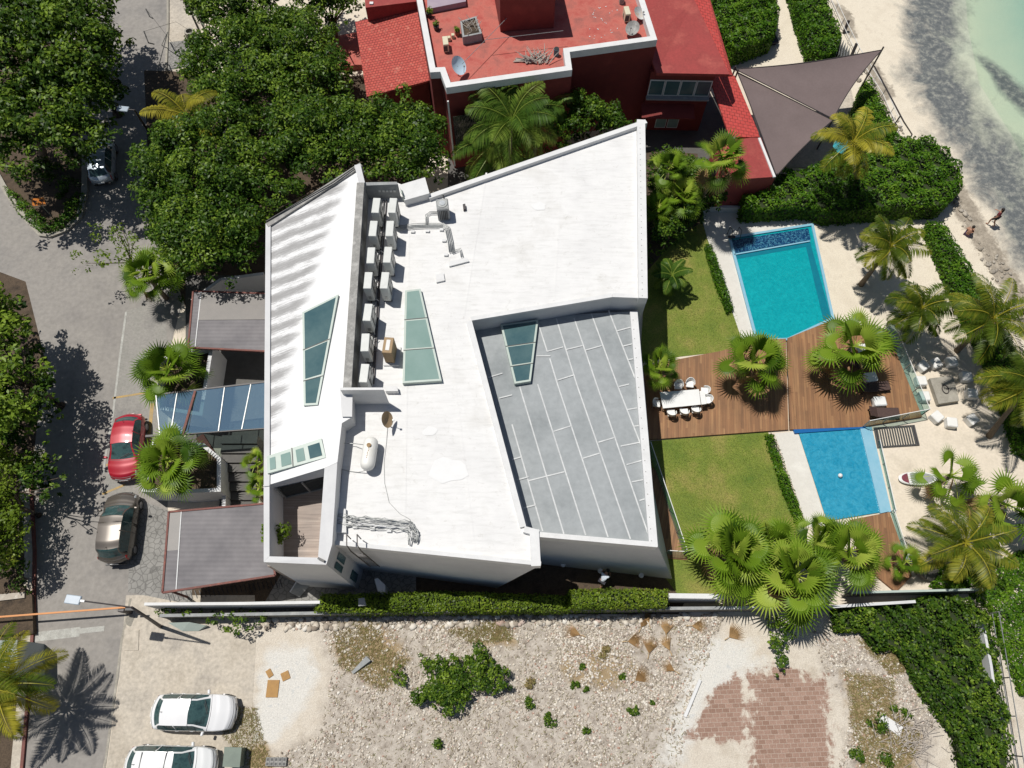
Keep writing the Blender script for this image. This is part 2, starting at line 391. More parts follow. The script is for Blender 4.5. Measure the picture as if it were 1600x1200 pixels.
# pool water
def watermat(name, col, col2, rough=.05):
    m, t, b = mnew(name); b.inputs['Roughness'].default_value = rough
    n = noise(t, 2.5, 5, .6, dist=1.2); r = ramp(t, n.outputs[0], [(.3, col), (.72, col2)])
    n2 = noise(t, 9, 3, .6, dist=.8); r2 = ramp(t, n2.outputs[0], [(.3, (.88,)*3), (.72, (1.14,)*3)])
    t.links.new(mixc(t, 1, r.outputs[0], r2.outputs[0], 'MULTIPLY'), b.inputs['Base Color'])
    bump(t, b, n2.outputs[0], .25, .04); return m
M['pool1'] = watermat('pool_floor_teal', (.003,.27,.30), (.012,.36,.38), .25)
M['pool2'] = watermat('pool_floor_blue', (.02,.235,.36), (.09,.34,.46), .25)
m, t, b = mnew('pool_water'); 
tr = t.nodes.new('ShaderNodeBsdfTransparent'); tr.inputs[0].default_value = (.75,.95,.97,1)
gl = t.nodes.new('ShaderNodeBsdfGlossy'); gl.inputs['Roughness'].default_value = .03
fr = N(t, 'ShaderNodeFresnel', IOR=1.33); mx = t.nodes.new('ShaderNodeMixShader')
n = noise(t, 6, 4, .6, dist=.6); bb = N(t, 'ShaderNodeBump', Strength=.35, Distance=.05); t.links.new(n.outputs[0], bb.inputs['Height'])
t.links.new(bb.outputs[0], gl.inputs['Normal']); t.links.new(bb.outputs[0], fr.inputs['Normal'])
t.links.new(fr.outputs[0], mx.inputs[0]); t.links.new(tr.outputs[0], mx.inputs[1]); t.links.new(gl.outputs[0], mx.inputs[2])
t.links.new(mx.outputs[0], t.nodes['Material Output'].inputs[0]); M['water'] = m
m, t, b = mnew('mosaic'); b.inputs['Roughness'].default_value = .2
vo = N(t, 'ShaderNodeTexVoronoi', Scale=14.0); g = N(t, 'ShaderNodeNewGeometry'); t.links.new(g.outputs['Position'], vo.inputs['Vector'])
r = ramp(t, vo.outputs['Color'], [(.3, (.01,.035,.10)), (.55, (.02,.07,.16)), (.8, (.10,.22,.30))]); t.links.new(r.outputs[0], b.inputs['Base Color']); M['mosaic'] = m
M['seawater'] = M['water'].copy(); [setattr(n_.inputs[0], 'default_value', (.93,.97,.96,1)) for n_ in M['seawater'].node_tree.nodes if n_.type == 'BSDF_TRANSPARENT']
M['poolrim'] = mat('pool_rim', (.27,.47,.58), (.20,.42,.54), None, 2, .3)
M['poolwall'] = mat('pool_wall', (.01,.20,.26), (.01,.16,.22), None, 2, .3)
# slanted roof with mildew streaks
m, t, b = mnew('streaked_roof'); b.inputs['Roughness'].default_value = .75
g = N(t, 'ShaderNodeNewGeometry'); mp = t.nodes.new('ShaderNodeMapping'); mp.inputs['Rotation'].default_value = (0, 0, R(-21))
t.links.new(g.outputs['Position'], mp.inputs['Vector']); sp = t.nodes.new('ShaderNodeSeparateXYZ'); t.links.new(mp.outputs[0], sp.inputs[0])
nw = noise(t, .9, 4, .6); yw = math_(t, 'ADD', sp.outputs[1], math_(t, 'MULTIPLY', nw.outputs[0], .55))
sn = math_(t, 'SINE', math_(t, 'MULTIPLY', yw, 6.2832/.92))
mpS = t.nodes.new('ShaderNodeMapping'); mpS.inputs['Scale'].default_value = (.55, 7, 1); t.links.new(mp.outputs[0], mpS.inputs['Vector'])
n1 = noise(t, 2.2, 9, .85, mpS.outputs[0]); s1 = math_(t, 'ADD', math_(t, 'MULTIPLY', sn, .45), math_(t, 'MULTIPLY', math_(t, 'SUBTRACT', n1.outputs[0], .5), 4.2))
sx = t.nodes.new('ShaderNodeSeparateXYZ'); t.links.new(g.outputs['Position'], sx.inputs[0])
# streaks are strongest at the low western edge and the upper end of the roof
uu = math_(t, 'ADD', math_(t, 'ADD', sx.outputs[0], 10.76), math_(t, 'MULTIPLY', sx.outputs[1], .131))
Lw = math_(t, 'ADD', .9, math_(t, 'MULTIPLY', math_(t, 'POWER', math_(t, 'MAXIMUM', math_(t, 'SUBTRACT', sx.outputs[1], 10.5), 0.0), 1.5), .058))
edge_ = math_(t, 'MULTIPLY', math_(t, 'SUBTRACT', Lw, uu), 1.1, None, True)
top_ = math_(t, 'MULTIPLY', math_(t, 'SUBTRACT', sx.outputs[1], 11.0), .35, None, True)
s2 = math_(t, 'MULTIPLY', math_(t, 'MULTIPLY', edge_, top_), math_(t, 'ADD', s1, .55))
k = ramp(t, s2, [(.12, (0,)*3), (.55, (.75,)*3), (1, (1,)*3)])
t.links.new(mixc(t, math_(t, 'MULTIPLY', k.outputs[0], .85), (.72,.72,.715), (.22,.215,.21)), b.inputs['Base Color']); M['streak'] = m
# polycarbonate carport sheet
m, t, b = mnew('carport_sheet'); b.inputs['Roughness'].default_value = .62; b.inputs['Specular IOR Level'].default_value = .35
g = N(t, 'ShaderNodeNewGeometry'); sp = t.nodes.new('ShaderNodeSeparateXYZ'); t.links.new(g.outputs['Position'], sp.inputs[0])
sn = math_(t, 'SINE', math_(t, 'MULTIPLY', sp.outputs[1], 26)); nz = noise(t, .8, 4)
cc = ramp(t, nz.outputs[0], [(.3, (.115,.108,.115)), (.7, (.19,.178,.182))]); rb = ramp(t, math_(t, 'ADD', math_(t, 'MULTIPLY', sn, .5), .5), [(0, (.91,)*3), (1, (1.03,)*3)]); t.links.new(mixc(t, 1, cc.outputs[0], rb.outputs[0], 'MULTIPLY'), b.inputs['Base Color']); bump(t, b, math_(t,'ADD',sn, math_(t,'MULTIPLY',nz.outputs[0],3)), .12, .02); M['sheet'] = m
M['sheet2'] = mat('dusty_sheet', (.19,.172,.155), (.155,.142,.13), None, 1.2, .5, fine=.1)

# ------------------------------------------------------------ the ground and everything lying on it
def sheet(name, pts, z, m, kind='structure'):
    o = MB().add(PP(pts, z), [tuple(range(len(pts)))]).build(name, m)
    # keep the normal upward
    if o.data.polygons[0].normal.z < 0: o.data.flip_normals()
    if kind: o['kind'] = kind
    return o
struct(MB().add([(-400,-300,0),(400,-300,0),(400,500,0),(-400,500,0)], [(0,1,2,3)]).build('ground', M['sand']))

def smooth_poly_dist(X, Y, poly):
    # signed distance (positive inside) in pixel space
    d = np.full(X.shape, 1e9); ins = np.zeros(X.shape, bool); n = len(poly)
    for i in range(n):
        x1, y1 = poly[i]; x2, y2 = poly[(i+1) % n]
        dx, dy = x2-x1, y2-y1; L = dx*dx+dy*dy+1e-9
        tt = np.clip(((X-x1)*dx+(Y-y1)*dy)/L, 0, 1)
        d = np.minimum(d, np.hypot(X-x1-tt*dx, Y-y1-tt*dy))
        c = ((y1 > Y) != (y2 > Y)) & (X < dx*(Y-y1)/(dy+1e-9)+x1); ins ^= c
    return np.where(ins, d, -d)
def grid_sheet(name, x0, x1, y0, y1, step, z, m, masks, kind='structure'):
    nx = int((x1-x0)/step)+1; ny = int((y1-y0)/step)+1
    X, Y = np.meshgrid(np.linspace(x0, x1, nx), np.linspace(y0, y1, ny))
    px, py = proj(X, Y, 0)
    V = np.stack([X.ravel(), Y.ravel(), np.full(X.size, z)], 1)
    i = np.arange(nx*ny).reshape(ny, nx)
    F = np.stack([i[:-1,:-1].ravel(), i[:-1,1:].ravel(), i[1:,1:].ravel(), i[1:,:-1].ravel()], 1)
    at = {}
    for nm, polys in masks.items():
        a = np.full(X.shape, -1.0)
        for pl, soft in polys: a = np.maximum(a, np.clip(smooth_poly_dist(px, py, pl)/soft, -1, 1))
        at[nm] = (a*.5+.5).ravel()
    o = npmesh(name, V, F, m, None, at); o['kind'] = kind; return o
def layered(name, base, layers, bmp=.5, rough=.95):
    m, t, b = mnew(name); b.inputs['Roughness'].default_value = rough
    n = noise(t, .8, 6, .65); out = ramp(t, n.outputs[0], base).outputs[0]
    fn = noise(t, 16, 4, .7); f = ramp(t, fn.outputs[0], [(.3, (.8,)*3), (.7, (1.15,)*3)])
    for att, colr, sc, amp, sharp in layers:
        a = N(t, 'ShaderNodeAttribute', _attribute_name=att)
        q = noise(t, sc, 6, .7, dist=.4)
        v = math_(t, 'ADD', a.outputs['Fac'], math_(t, 'MULTIPLY', math_(t, 'SUBTRACT', q.outputs[0], .5), amp))
        k = ramp(t, v, [(.5-sharp, (0,)*3), (.5+sharp, (1,)*3)])
        if callable(colr): cc = colr(t)
        else: cc = ramp(t, noise(t, 2.2, 5, .7).outputs[0], colr).outputs[0]
        out = mixc(t, k.outputs[0], out, cc)
    t.links.new(mixc(t, 1, out, f.outputs[0], 'MULTIPLY'), b.inputs['Base Color'])
    bump(t, b, noise(t, 9, 6, .75).outputs[0], bmp, .05); return m
def paver_cols(t):
    g = N(t, 'ShaderNodeNewGeometry'); mp = t.nodes.new('ShaderNodeMapping'); mp.inputs['Rotation'].default_value = (0, 0, R(-2))
    t.links.new(g.outputs['Position'], mp.inputs['Vector'])
    br = N(t, 'ShaderNodeTexBrick', Scale=1.0); br.inputs['Brick Width'].default_value = .36; br.inputs['Row Height'].default_value = .22
    br.inputs['Mortar Size'].default_value = .012; br.inputs['Color1'].default_value = (.27,.165,.12,1); br.inputs['Color2'].default_value = (.36,.235,.18,1)
    br.inputs['Mortar'].default_value = (.42,.33,.27,1); t.links.new(mp.outputs[0], br.inputs['Vector']); return br.outputs[0]
lot_m = layered('lot_ground', [(.3, (.54,.475,.39)), (.5, (.62,.56,.47)), (.72, (.46,.395,.31))], [
    ('rubble', [(.3, (.24,.20,.16)), (.5, (.44,.39,.33)), (.7, (.58,.53,.46))], 1.6, .9, .22),
    ('drygrass', [(.3, (.26,.185,.10)), (.6, (.36,.27,.16)), (.75, (.45,.36,.24))], 1.1, 1.3, .16),
    ('plaster', [(.3, (.60,.585,.54)), (.55, (.66,.635,.58)), (.75, (.47,.49,.49))], 1.3, 1.3, .22),
    ('paver', paver_cols, 1.5, 1.9, .10)], .9)
pxr = lambda *a: [tuple(q) for q in a]
rub = [(500,985),(560,960),(1130,965),(1090,1070),(1060,1200),(1080,1260),(470,1260),(430,1180),(500,1150),(520,1040)]
masks = {
 'rubble': [(rub, 30), ([(1270,985),(1440,1010),(1470,1120),(1440,1250),(1310,1250),(1330,1110),(1290,1060)], 26)],
 'drygrass': [([(520,975),(600,965),(640,1030),(600,1080),(530,1040)], 22), ([(680,980),(800,965),(810,1010),(740,1005)], 20),
   ([(1320,1050),(1395,1060),(1400,1110),(1440,1150),(1420,1220),(1350,1230),(1330,1140)], 24), ([(1340,1000),(1450,1005),(1465,1040),(1390,1055)], 14), ([(880,1010),(960,1005),(1000,1060),(940,1080),(880,1060)], 26),
   ([(200,1125),(0,0)][:0] or [(345,1100),(400,1100),(430,1210),(380,1240),(345,1140)], 14)],
 'plaster': [([(420,1015),(480,1010),(500,1060),(470,1110),(430,1160),(395,1160),(405,1060)], 18), ([(1080,1000),(1170,1005),(1190,1040),(1110,1090),(1060,1200),(1030,1200),(1070,1060)], 30)],
 'paver': [([(1110,1080),(1150,1058),(1163,1060),(1163,1156),(1130,1158),(1072,1150),(1100,1110)], 16), ([(1168,1052),(1202,1048),(1290,1060),(1288,1090),(1300,1150),(1300,1260),(1172,1260),(1170,1100),(1180,1080),(1166,1078)], 26),
   ([(1205,1042),(1250,1045),(1252,1095),(1205,1090)], 6)]}
a_ = P(395, 950); b_ = P(1720, 950); c_ = P(395, 1270)
grid_sheet('vacant_lot', P(395,1000).x-1.2, 31, c_.y, P(800,962).y, .13, .006, lot_m, masks)

# beach: wrack line, rocks, shallow sea
def seacol(t):
    a = N(t, 'ShaderNodeAttribute', _attribute_name='deep')
    n = noise(t, .35, 4, .6)
    v = math_(t, 'ADD', a.outputs['Fac'], math_(t, 'MULTIPLY', math_(t, 'SUBTRACT', n.outputs[0], .5), .25))
    return ramp(t, v, [(.15, (.50,.51,.39)), (.5, (.40,.46,.36)), (.8, (.29,.40,.33)), (1, (.22,.37,.31))]).outputs[0]
sea_m = layered('beach_sand', [(.3, (.60,.53,.42)), (.55, (.68,.61,.49)), (.75, (.55,.48,.38))], [
    ('sea', seacol, .5, .35, .16),
    ('wrack', [(.3, (.075,.085,.09)), (.5, (.13,.14,.14)), (.68, (.30,.30,.26))], .30, 1.7, .26),
    ('rockbed', [(.3, (.20,.17,.13)), (.6, (.38,.33,.26)), (.75, (.52,.46,.37))], 1.6, 1.4, .12)], .5)
sea_poly = [(1440,-120),(1448,30),(1460,120),(1500,190),(1545,270),(1580,370),(1900,500),(1900,-120)]
wr = [(1415,-120),(1420,40),(1420,110),(1432,160),(1470,200),(1500,240),(1530,300),(1560,350),(1590,420),(1640,450),(1640,330),(1590,240),(1550,200),(1530,160),(1510,100),(1498,40),(1505,-120)]
grid_sheet('beach', P(1240,500).x, P(1600,-60).x+25, P(1500,520).y, P(1500,-60).y+16, .2, .005, sea_m, {
 'sea': [(sea_poly, 26)], 'deep': [([(1520,-120),(1540,60),(1620,200),(1700,330),(1900,400),(1900,-120)], 110)],
 'wrack': [(wr, 42), ([(1530,90),(1560,110),(1640,170),(1700,260),(1660,240),(1560,140)], 12)],
 'rockbed': [([(1480,240),(1530,330),(1590,430),(1640,520),(1600,520),(1540,410),(1490,330),(1440,210)], 14), ([(1340,90),(1370,100),(1400,150),(1380,160)], 10), ([(1300,0),(1330,20),(1340,60),(1325,55)], 8)]})
sw = MB(); q = PP([(1500,-140),(1512,40),(1530,130),(1580,210),(1625,300),(1680,420)], .02); far = [Vector((150, p.y, .02)) for p in q]
for i in range(len(q)-1): sw.add([q[i], far[i], far[i+1], q[i+1]], [(0,3,2,1)])
# thin clear water over the painted bed
struct(sw.build('sea', M['seawater']))

# roads
sheet('road', [(-120,-60),(262,-60),(262,60),(258,120),(240,330),(285,470),(262,560),(262,760),(262,800),(252,925),(205,950),(150,1260),(-120,1260)], .008, M['asphalt'])
sheet('parking_strip', [(197,485),(258,470),(262,560),(240,700),(215,770),(162,770),(175,640)], .012, M['lane'])
sheet('paved_drive', [(205,775),(262,798),(300,800),(300,945),(200,925)], .014, M['cobble'])
sheet('parking_ground', [(197,930),(398,930),(400,1000),(386,1260),(158,1260),(186,1060)], .013, M['concrete'])
sheet('sidewalk', [(263,-60),(325,-60),(310,80),(300,115),(260,110)], .016, M['concrete'])
sheet('driveway_brick', [(262,66),(318,60),(312,100),(262,110)], .020, M['cobble'])
def strip(name, pts, wpx, z, m, h=None, zb=0):
    w_ = wpx; mb = MB()
    W = PP(pts, z)
    for a, b in zip(W, W[1:]):
        d = (b-a).normalized(); s = Vector((-d.y, d.x, 0))*w_/2
        a2 = a; b2 = b
        if h is None: mb.add([a2+s, a2-s, b2-s, b2+s], [(0,1,2,3)])
        else: mb.prism([a2+s, a2-s, b2-s, b2+s], zb)
    o = mb.build(name, m); return o
struct(strip('kerb', [(262,-60),(262,40),(259,108)], .16, .12, M['kerb'], h=1))
struct(strip('kerb', [(204,935),(190,1000),(180,1080),(166,1180),(155,1260)], .12, .02, M['kerb']))
for nm, pts, m, wd in (('lane_line', [(197,487),(187,560),(176,650),(166,705),(161,740)], 'white_paint', .13),
    ('parking_line', [(176,622),(226,614)], 'yellow_paint', .13), ('parking_line', [(160,772),(196,757)], 'yellow_paint', .13),
    ('parking_line', [(166,727),(172,724)], 'yellow_paint', .13), ('kerb_line', [(238,630),(232,690),(228,712)], 'yellow_paint', .22),
    ('stop_line', [(50,996),(100,990),(125,987)], 'white_paint', .5), ('stop_line', [(125,986),(163,982)], 'yellow_paint', .28)):
    struct(strip(nm, pts, wd, .018, M['white_paint'] if nm == 'stop_line' else M[m]))
struct(strip('pavement_edge', [(36,740),(46,860),(44,960),(34,1100),(20,1260)], .55, .10, M['concrete'], h=1))
struct(strip('kerb', [(46,735),(53,860),(52,960),(42,1100),(28,1260)], .16, .14, M['rust'], h=1))
sheet('planting_soil', [(-120,380),(40,440),(70,560),(50,735),(46,960),(30,1260),(-150,1260)], .012, M['soil'])
sheet('planting_soil', [(225,110),(600,120),(700,180),(640,300),(420,480),(290,480),(235,330)], .012, M['soil'])
# traffic island
isl = [(-60,180),(0,292),(24,330),(60,368),(78,370),(105,360),(128,338),(136,300),(137,200),(140,60),(-60,60)]
mb = MB(); mb.ring(PP(isl, .18), .40, 0); struct(mb.build('island_kerb', M['kerb']))
sheet('island_soil', isl, .06, M['soil'])
# house lot ground, garden
sheet('alley_ground', [(225,945),(500,800),(900,820),(1110,860),(1060,960),(500,960)], .010, M['soil'])
sheet('service_yard', [(400,965),(460,860),(650,870),(650,955)], .016, M['cobble'])
sheet('lawn', [(1015,330),(1100,330),(1150,490),(1170,545),(1020,562),(1000,560)], .022, M['lawn'])
sheet('lawn', [(1005,690),(1200,675),(1258,815),(1240,925),(1060,930),(1000,850)], .022, M['lawn'])
sheet('pool_terrace', [(1090,318),(1265,315),(1275,350),(1140,372),(1195,535),(1165,548),(1105,372)], .03, M['ledge'])
sheet('pool_terrace', [(1210,677),(1246,674),(1292,820),(1262,824)], .03, M['ledge'])
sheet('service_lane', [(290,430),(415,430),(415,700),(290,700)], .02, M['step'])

sheet('shaded_yard_floor', [(1004,165),(1125,150),(1190,290),(1010,292)], .026, M['step'])  # grey floor drawn dark, the yard's shadow is in its colour
sheet('planting_soil', [(1005,235),(1090,240),(1100,345),(1060,370),(1005,430)], .030, M['soil'])
# ------------------------------------------------------------ timber decks and pools
D = .18
dk = thing('timber_deck', 'wide brown timber deck between the two pools with glass edge', 'deck', P(1200,600,0))
MB().prism(PP([(1005,572),(1128,548),(1180,531),(1228,529),(1232,671),(1025,686),(1005,686)], D), 0).build('deck_boards', M['wood'], dk)
MB().prism(PP([(1230,528.5),(1300,500),(1340,507),(1386,515),(1441,651),(1345,667),(1234.5,671)], D), 0).build('deck_boards', M['wood'], dk)
MB().box(P(1233,600,D-.05), (.03, 5.5, .1), 0).build('step_edge', M['darkmetal'], dk)
for x, y in ((1039,634),(1060,676),(1098,675),(1130,612),(1138,674),(1270,651),(1293,662),(1268,650)):
    pass
tagp(MB().prism(PP([(1330,812),(1390,800),(1425,900),(1400,925),(1345,880)], D), 0).build('side_deck', M['wood']), 'small brown deck at the lower end of the blue pool', 'deck')
tagp(MB().prism(PP([(1012,725),(1025,735),(1075,875),(1040,872),(1000,730)], .1), 0).build('narrow_deck', M['wood2']), 'narrow wedge of timber deck behind the glass panel beside the house', 'deck')
def pool(label, water, zf, floor, rim_t, name, rimpoly=None):
    c = sum(water, Vector())/len(water); t_ = thing('swimming_pool', label, 'swimming pool', (c.x, c.y, 0))
    return t_
# upper pool (teal)
p1 = [(1139,372),(1268,351),(1300,500),(1232,529),(1182,531)]
t1 = thing('swimming_pool', 'teal rectangular swimming pool with a dark mosaic strip at its far end', 'swimming pool', P(1215,450,0))
out = PP(p1, .16)
MB().ring(PP([(1138,369.5),(1271,348.5),(1304,498),(1232,531.5),(1181,533)], .17), .17, 0).build('rim', M['poolrim'], t1)
MB().add(PP(p1, .075), [tuple(range(5))[::-1]]).build('pool_floor', M['pool1'], t1)
mb = MB(); a, b2, c, d = PP([(1146,381),(1259,363),(1263,372),(1149,392)], .10)
MB().add(PP([(1141,376),(1263,356.5),(1267,375),(1147,396)], .09), [(3,2,1,0)]).build('mosaic_strip', M['mosaic'], t1)
MB().bar(P(1147,398,.12), P(1265,377,.12), .09, .1).build('weir', M['poolrim'], t1)
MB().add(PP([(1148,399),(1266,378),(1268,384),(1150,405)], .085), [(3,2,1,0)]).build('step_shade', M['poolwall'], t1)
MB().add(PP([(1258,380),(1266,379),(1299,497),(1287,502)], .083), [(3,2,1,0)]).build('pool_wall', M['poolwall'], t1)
MB().add(PP(p1, .14), [tuple(range(5))[::-1]]).build('water', M['water'], t1)
t2 = thing('swimming_pool', 'blue swimming pool with pale infinity edge below the deck', 'swimming pool', P(1310,740,0))
p2 = [(1247,674),(1347,668),(1378,800),(1292,814)]
MB().add(PP(p2, .075), [(3,2,1,0)]).build('pool_floor', M['pool2'], t2)
MB().prism(PP([(1344,668),(1358,667),(1389,799),(1376,802)], .16), 0).build('infinity_edge', M['poolrim'], t2)
MB().prism(PP([(1352,668),(1362,667),(1393,799),(1386,801)], .08), 0).build('overflow_channel', M['poolrim'], t2)
MB().prism(PP([(1240,671),(1352,664),(1353,669),(1242,677)], .165), 0).build('rim', mat('rim_blue', (.01,.12,.34), (.01,.10,.3), None, 2, .3), t2)
MB().add(PP(p2, .13), [(3,2,1,0)]).build('water', M['water'], t2)
bl = MB().sphere(P(1313,743,.2), .13, 14, 10).build('ball', M['white_plastic'], None, True); tagp(bl, 'small white ball floating in the blue pool', 'ball')
lad = thing('pool_ladder', 'dark metal pool ladder at the far corner of the teal pool', 'ladder', P(1143,362,.17))
for dx in (0, 14):
    a = P(1136+dx, 366, .17); MB().tube([a, a+Vector((0,0,.8)), a+Vector((.12,-.3,.85)), a+Vector((.15,-.55,.1))], .025).build('handrail', M['darkmetal'], lad)
MB().box(P(1143,370,.3), (.5,.18,.03)).build('tread', M['darkmetal'], lad)

# glass railings
def glassrail(name, label, pts, zb, h, group=None, railm='white_plastic'):
    W = PP(pts, zb); t_ = thing(name, label, 'glass railing', W[0], group)
    for a, b in zip(W, W[1:]):
        L = (b-a).length; n = max(1, round(L/1.4)); d = (b-a)/n
        for i in range(n):
            p = a+d*(i+.01)+Vector((0,0,h/2)); q = a+d*(i+.99)+Vector((0,0,h/2))
            MB().bar(p, q, .015, h-.02).build('glass_pane', M['glass'], t_)
        MB().bar(a+Vector((0,0,h)), b+Vector((0,0,h)), .035, .03).build('top_rail', M[railm], t_)
        for i in range(n+1):
            MB().box(a+d*i+Vector((0,0,h/2)), (.04,.04,h)).build('post', M['metal'], t_)
    return t_
glassrail('glass_railing', 'frameless glass railing along the seaward edge of the deck', [(1383,514),(1438,650),(1346,668)], .0, 1.15)
glassrail('glass_railing', 'low glass panel beside the infinity edge of the blue pool', [(1371,690),(1396,800)], .0, .35)
glassrail('glass_railing', 'long glass panel on the lawn edge beside the house corner', [(1012,700),(1068,868),(1038,866)], 0, 1.1)
glassrail('glass_railing', 'glass panel at the outer end of the small side deck', [(1391,800),(1420,890)], 0, .5)

# ------------------------------------------------------------ leaves, crowns, hedges
def leaves(C, Nn, size, aspect=.5, jit=.25):
    n = len(C); rnd = np.random.normal(size=(n,3)); Nn = Nn/np.linalg.norm(Nn, axis=1, keepdims=True)
    d = np.cross(Nn, rnd); d /= np.linalg.norm(d, axis=1, keepdims=True)+1e-9; s = np.cross(Nn, d)
    L = (size*(1+jit*np.random.uniform(-1, 1, n)))[:,None]
    droop = Nn*L*.12
    a = C-d*L*.5-droop; b = C+s*L*aspect*.5; c = C+d*L*.5-droop; e = C-s*L*aspect*.5
    V = np.stack([a, b, c, e], 1).reshape(-1, 3); F = np.arange(4*n).reshape(n, 4)
    return V, F
def inpoly_pts(W, n):
    xs = np.array([p.x for p in W]); ys = np.array([p.y for p in W])
    out = np.zeros((0, 2))
    while len(out) < n:
        q = np.random.uniform((xs.min(), ys.min()), (xs.max(), ys.max()), (n*2, 2))
        d = smooth_poly_dist(q[:,0], q[:,1], [(p.x, p.y) for p in W]); out = np.vstack([out, q[d > 0]])
    return out[:n]
def polyarea(W): return abs(sum(W[i-1].x*W[i].y-W[i].x*W[i-1].y for i in range(len(W))))/2
def crown(px, z, parent, m='leafA', dome=1.5, cr=.75, cover=1.7, dens=60, leaf=.22, rough=.5, name='crown', edge=1.6, flat=.8, aspect=.5, tmean=.5):
    W = PP(px, z); A = polyarea(W); n = max(3, int(A*cover/(3.14*cr*cr)*2.7))
    q = inpoly_pts(W, n); pl = [(p.x, p.y) for p in W]
    d = smooth_poly_dist(q[:,0], q[:,1], pl)
    cz = z + dome*np.sqrt(np.clip(d/edge, 0, 1)) - dome*.5 + np.random.normal(0, rough, n)
    rr = cr*np.random.uniform(.55, 1.2, n)*np.clip(.45+d/edge, .45, 1)
    nl = np.maximum(6, (dens*rr*rr*5).astype(int)); idx = np.repeat(np.arange(n), nl); k = len(idx)
    u = np.random.normal(size=(k,3)); u[:,2] = np.abs(u[:,2])*.9-.25*np.random.rand(k); u /= np.linalg.norm(u, axis=1, keepdims=True)
    rad = rr[idx]*np.random.uniform(.55, 1.08, k)
    C = np.stack([q[idx,0], q[idx,1], cz[idx]], 1)+u*rad[:,None]*np.array([1,1,flat])
    C[:,2] = np.maximum(C[:,2], .05)
    Nn = u*.8+np.array([0,0,.7])+np.random.normal(0, .45, (k,3))
    V, F = leaves(C, Nn, leaf, aspect)
    ct = np.random.normal(0, .13, n)[idx]
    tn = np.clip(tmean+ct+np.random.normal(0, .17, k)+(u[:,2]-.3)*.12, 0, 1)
    return npmesh(name, V, F, M[m], parent, np.repeat(tn, 4)), (q, cz)
def tree(label, px, z, name='tree', group=None, base=None, m='leafA', trunk=True, cat='tree', tr=.18, **k):
    cx = sum(p[0] for p in px)/len(px); cy = sum(p[1] for p in px)/len(px)
    b = P(cx, cy, z); b = Vector((b.x, b.y, 0)) if base is None else P(*base, 0)
    t_ = thing(name, label, cat, b, group)
    c, (q, cz) = crown(px, z, t_, m, **k)
    if z >= 4: k2 = dict(k); k2.update(tmean=.15, name='inner_foliage', rough=.3, dens=30, cover=1.2, leaf=.32); crown([(cx+(p[0]-cx)*.93, cy+(p[1]-cy)*.93) for p in px], z-1.2, t_, m, **k2)  # inner leaves tinted dark to paint shade into the crown's gaps
    if trunk:
        mb = MB(); zt = z*.55; top = Vector((b.x*.7+P(cx,cy,z).x*.3, b.y*.7+P(cx,cy,z).y*.3, zt))
        mb.tube([b, b.lerp(top, .5)+Vector((.1,-.06,0)), top], [tr*1.3, tr, tr*.8], 9)
        lim = np.random.choice(len(q), min(len(q), 9), replace=False)
        for i in lim:
            e_ = Vector((q[i,0], q[i,1], max(cz[i]-.1, .3))); mid = top.lerp(e_, .5)+Vector((random.uniform(-.2,.2), random.uniform(-.2,.2), .25))
            mb.tube([top, mid, e_], [tr*.5, tr*.3, .02], 6)
        mb.build('trunk', M['bark'], t_, True)
    return t_
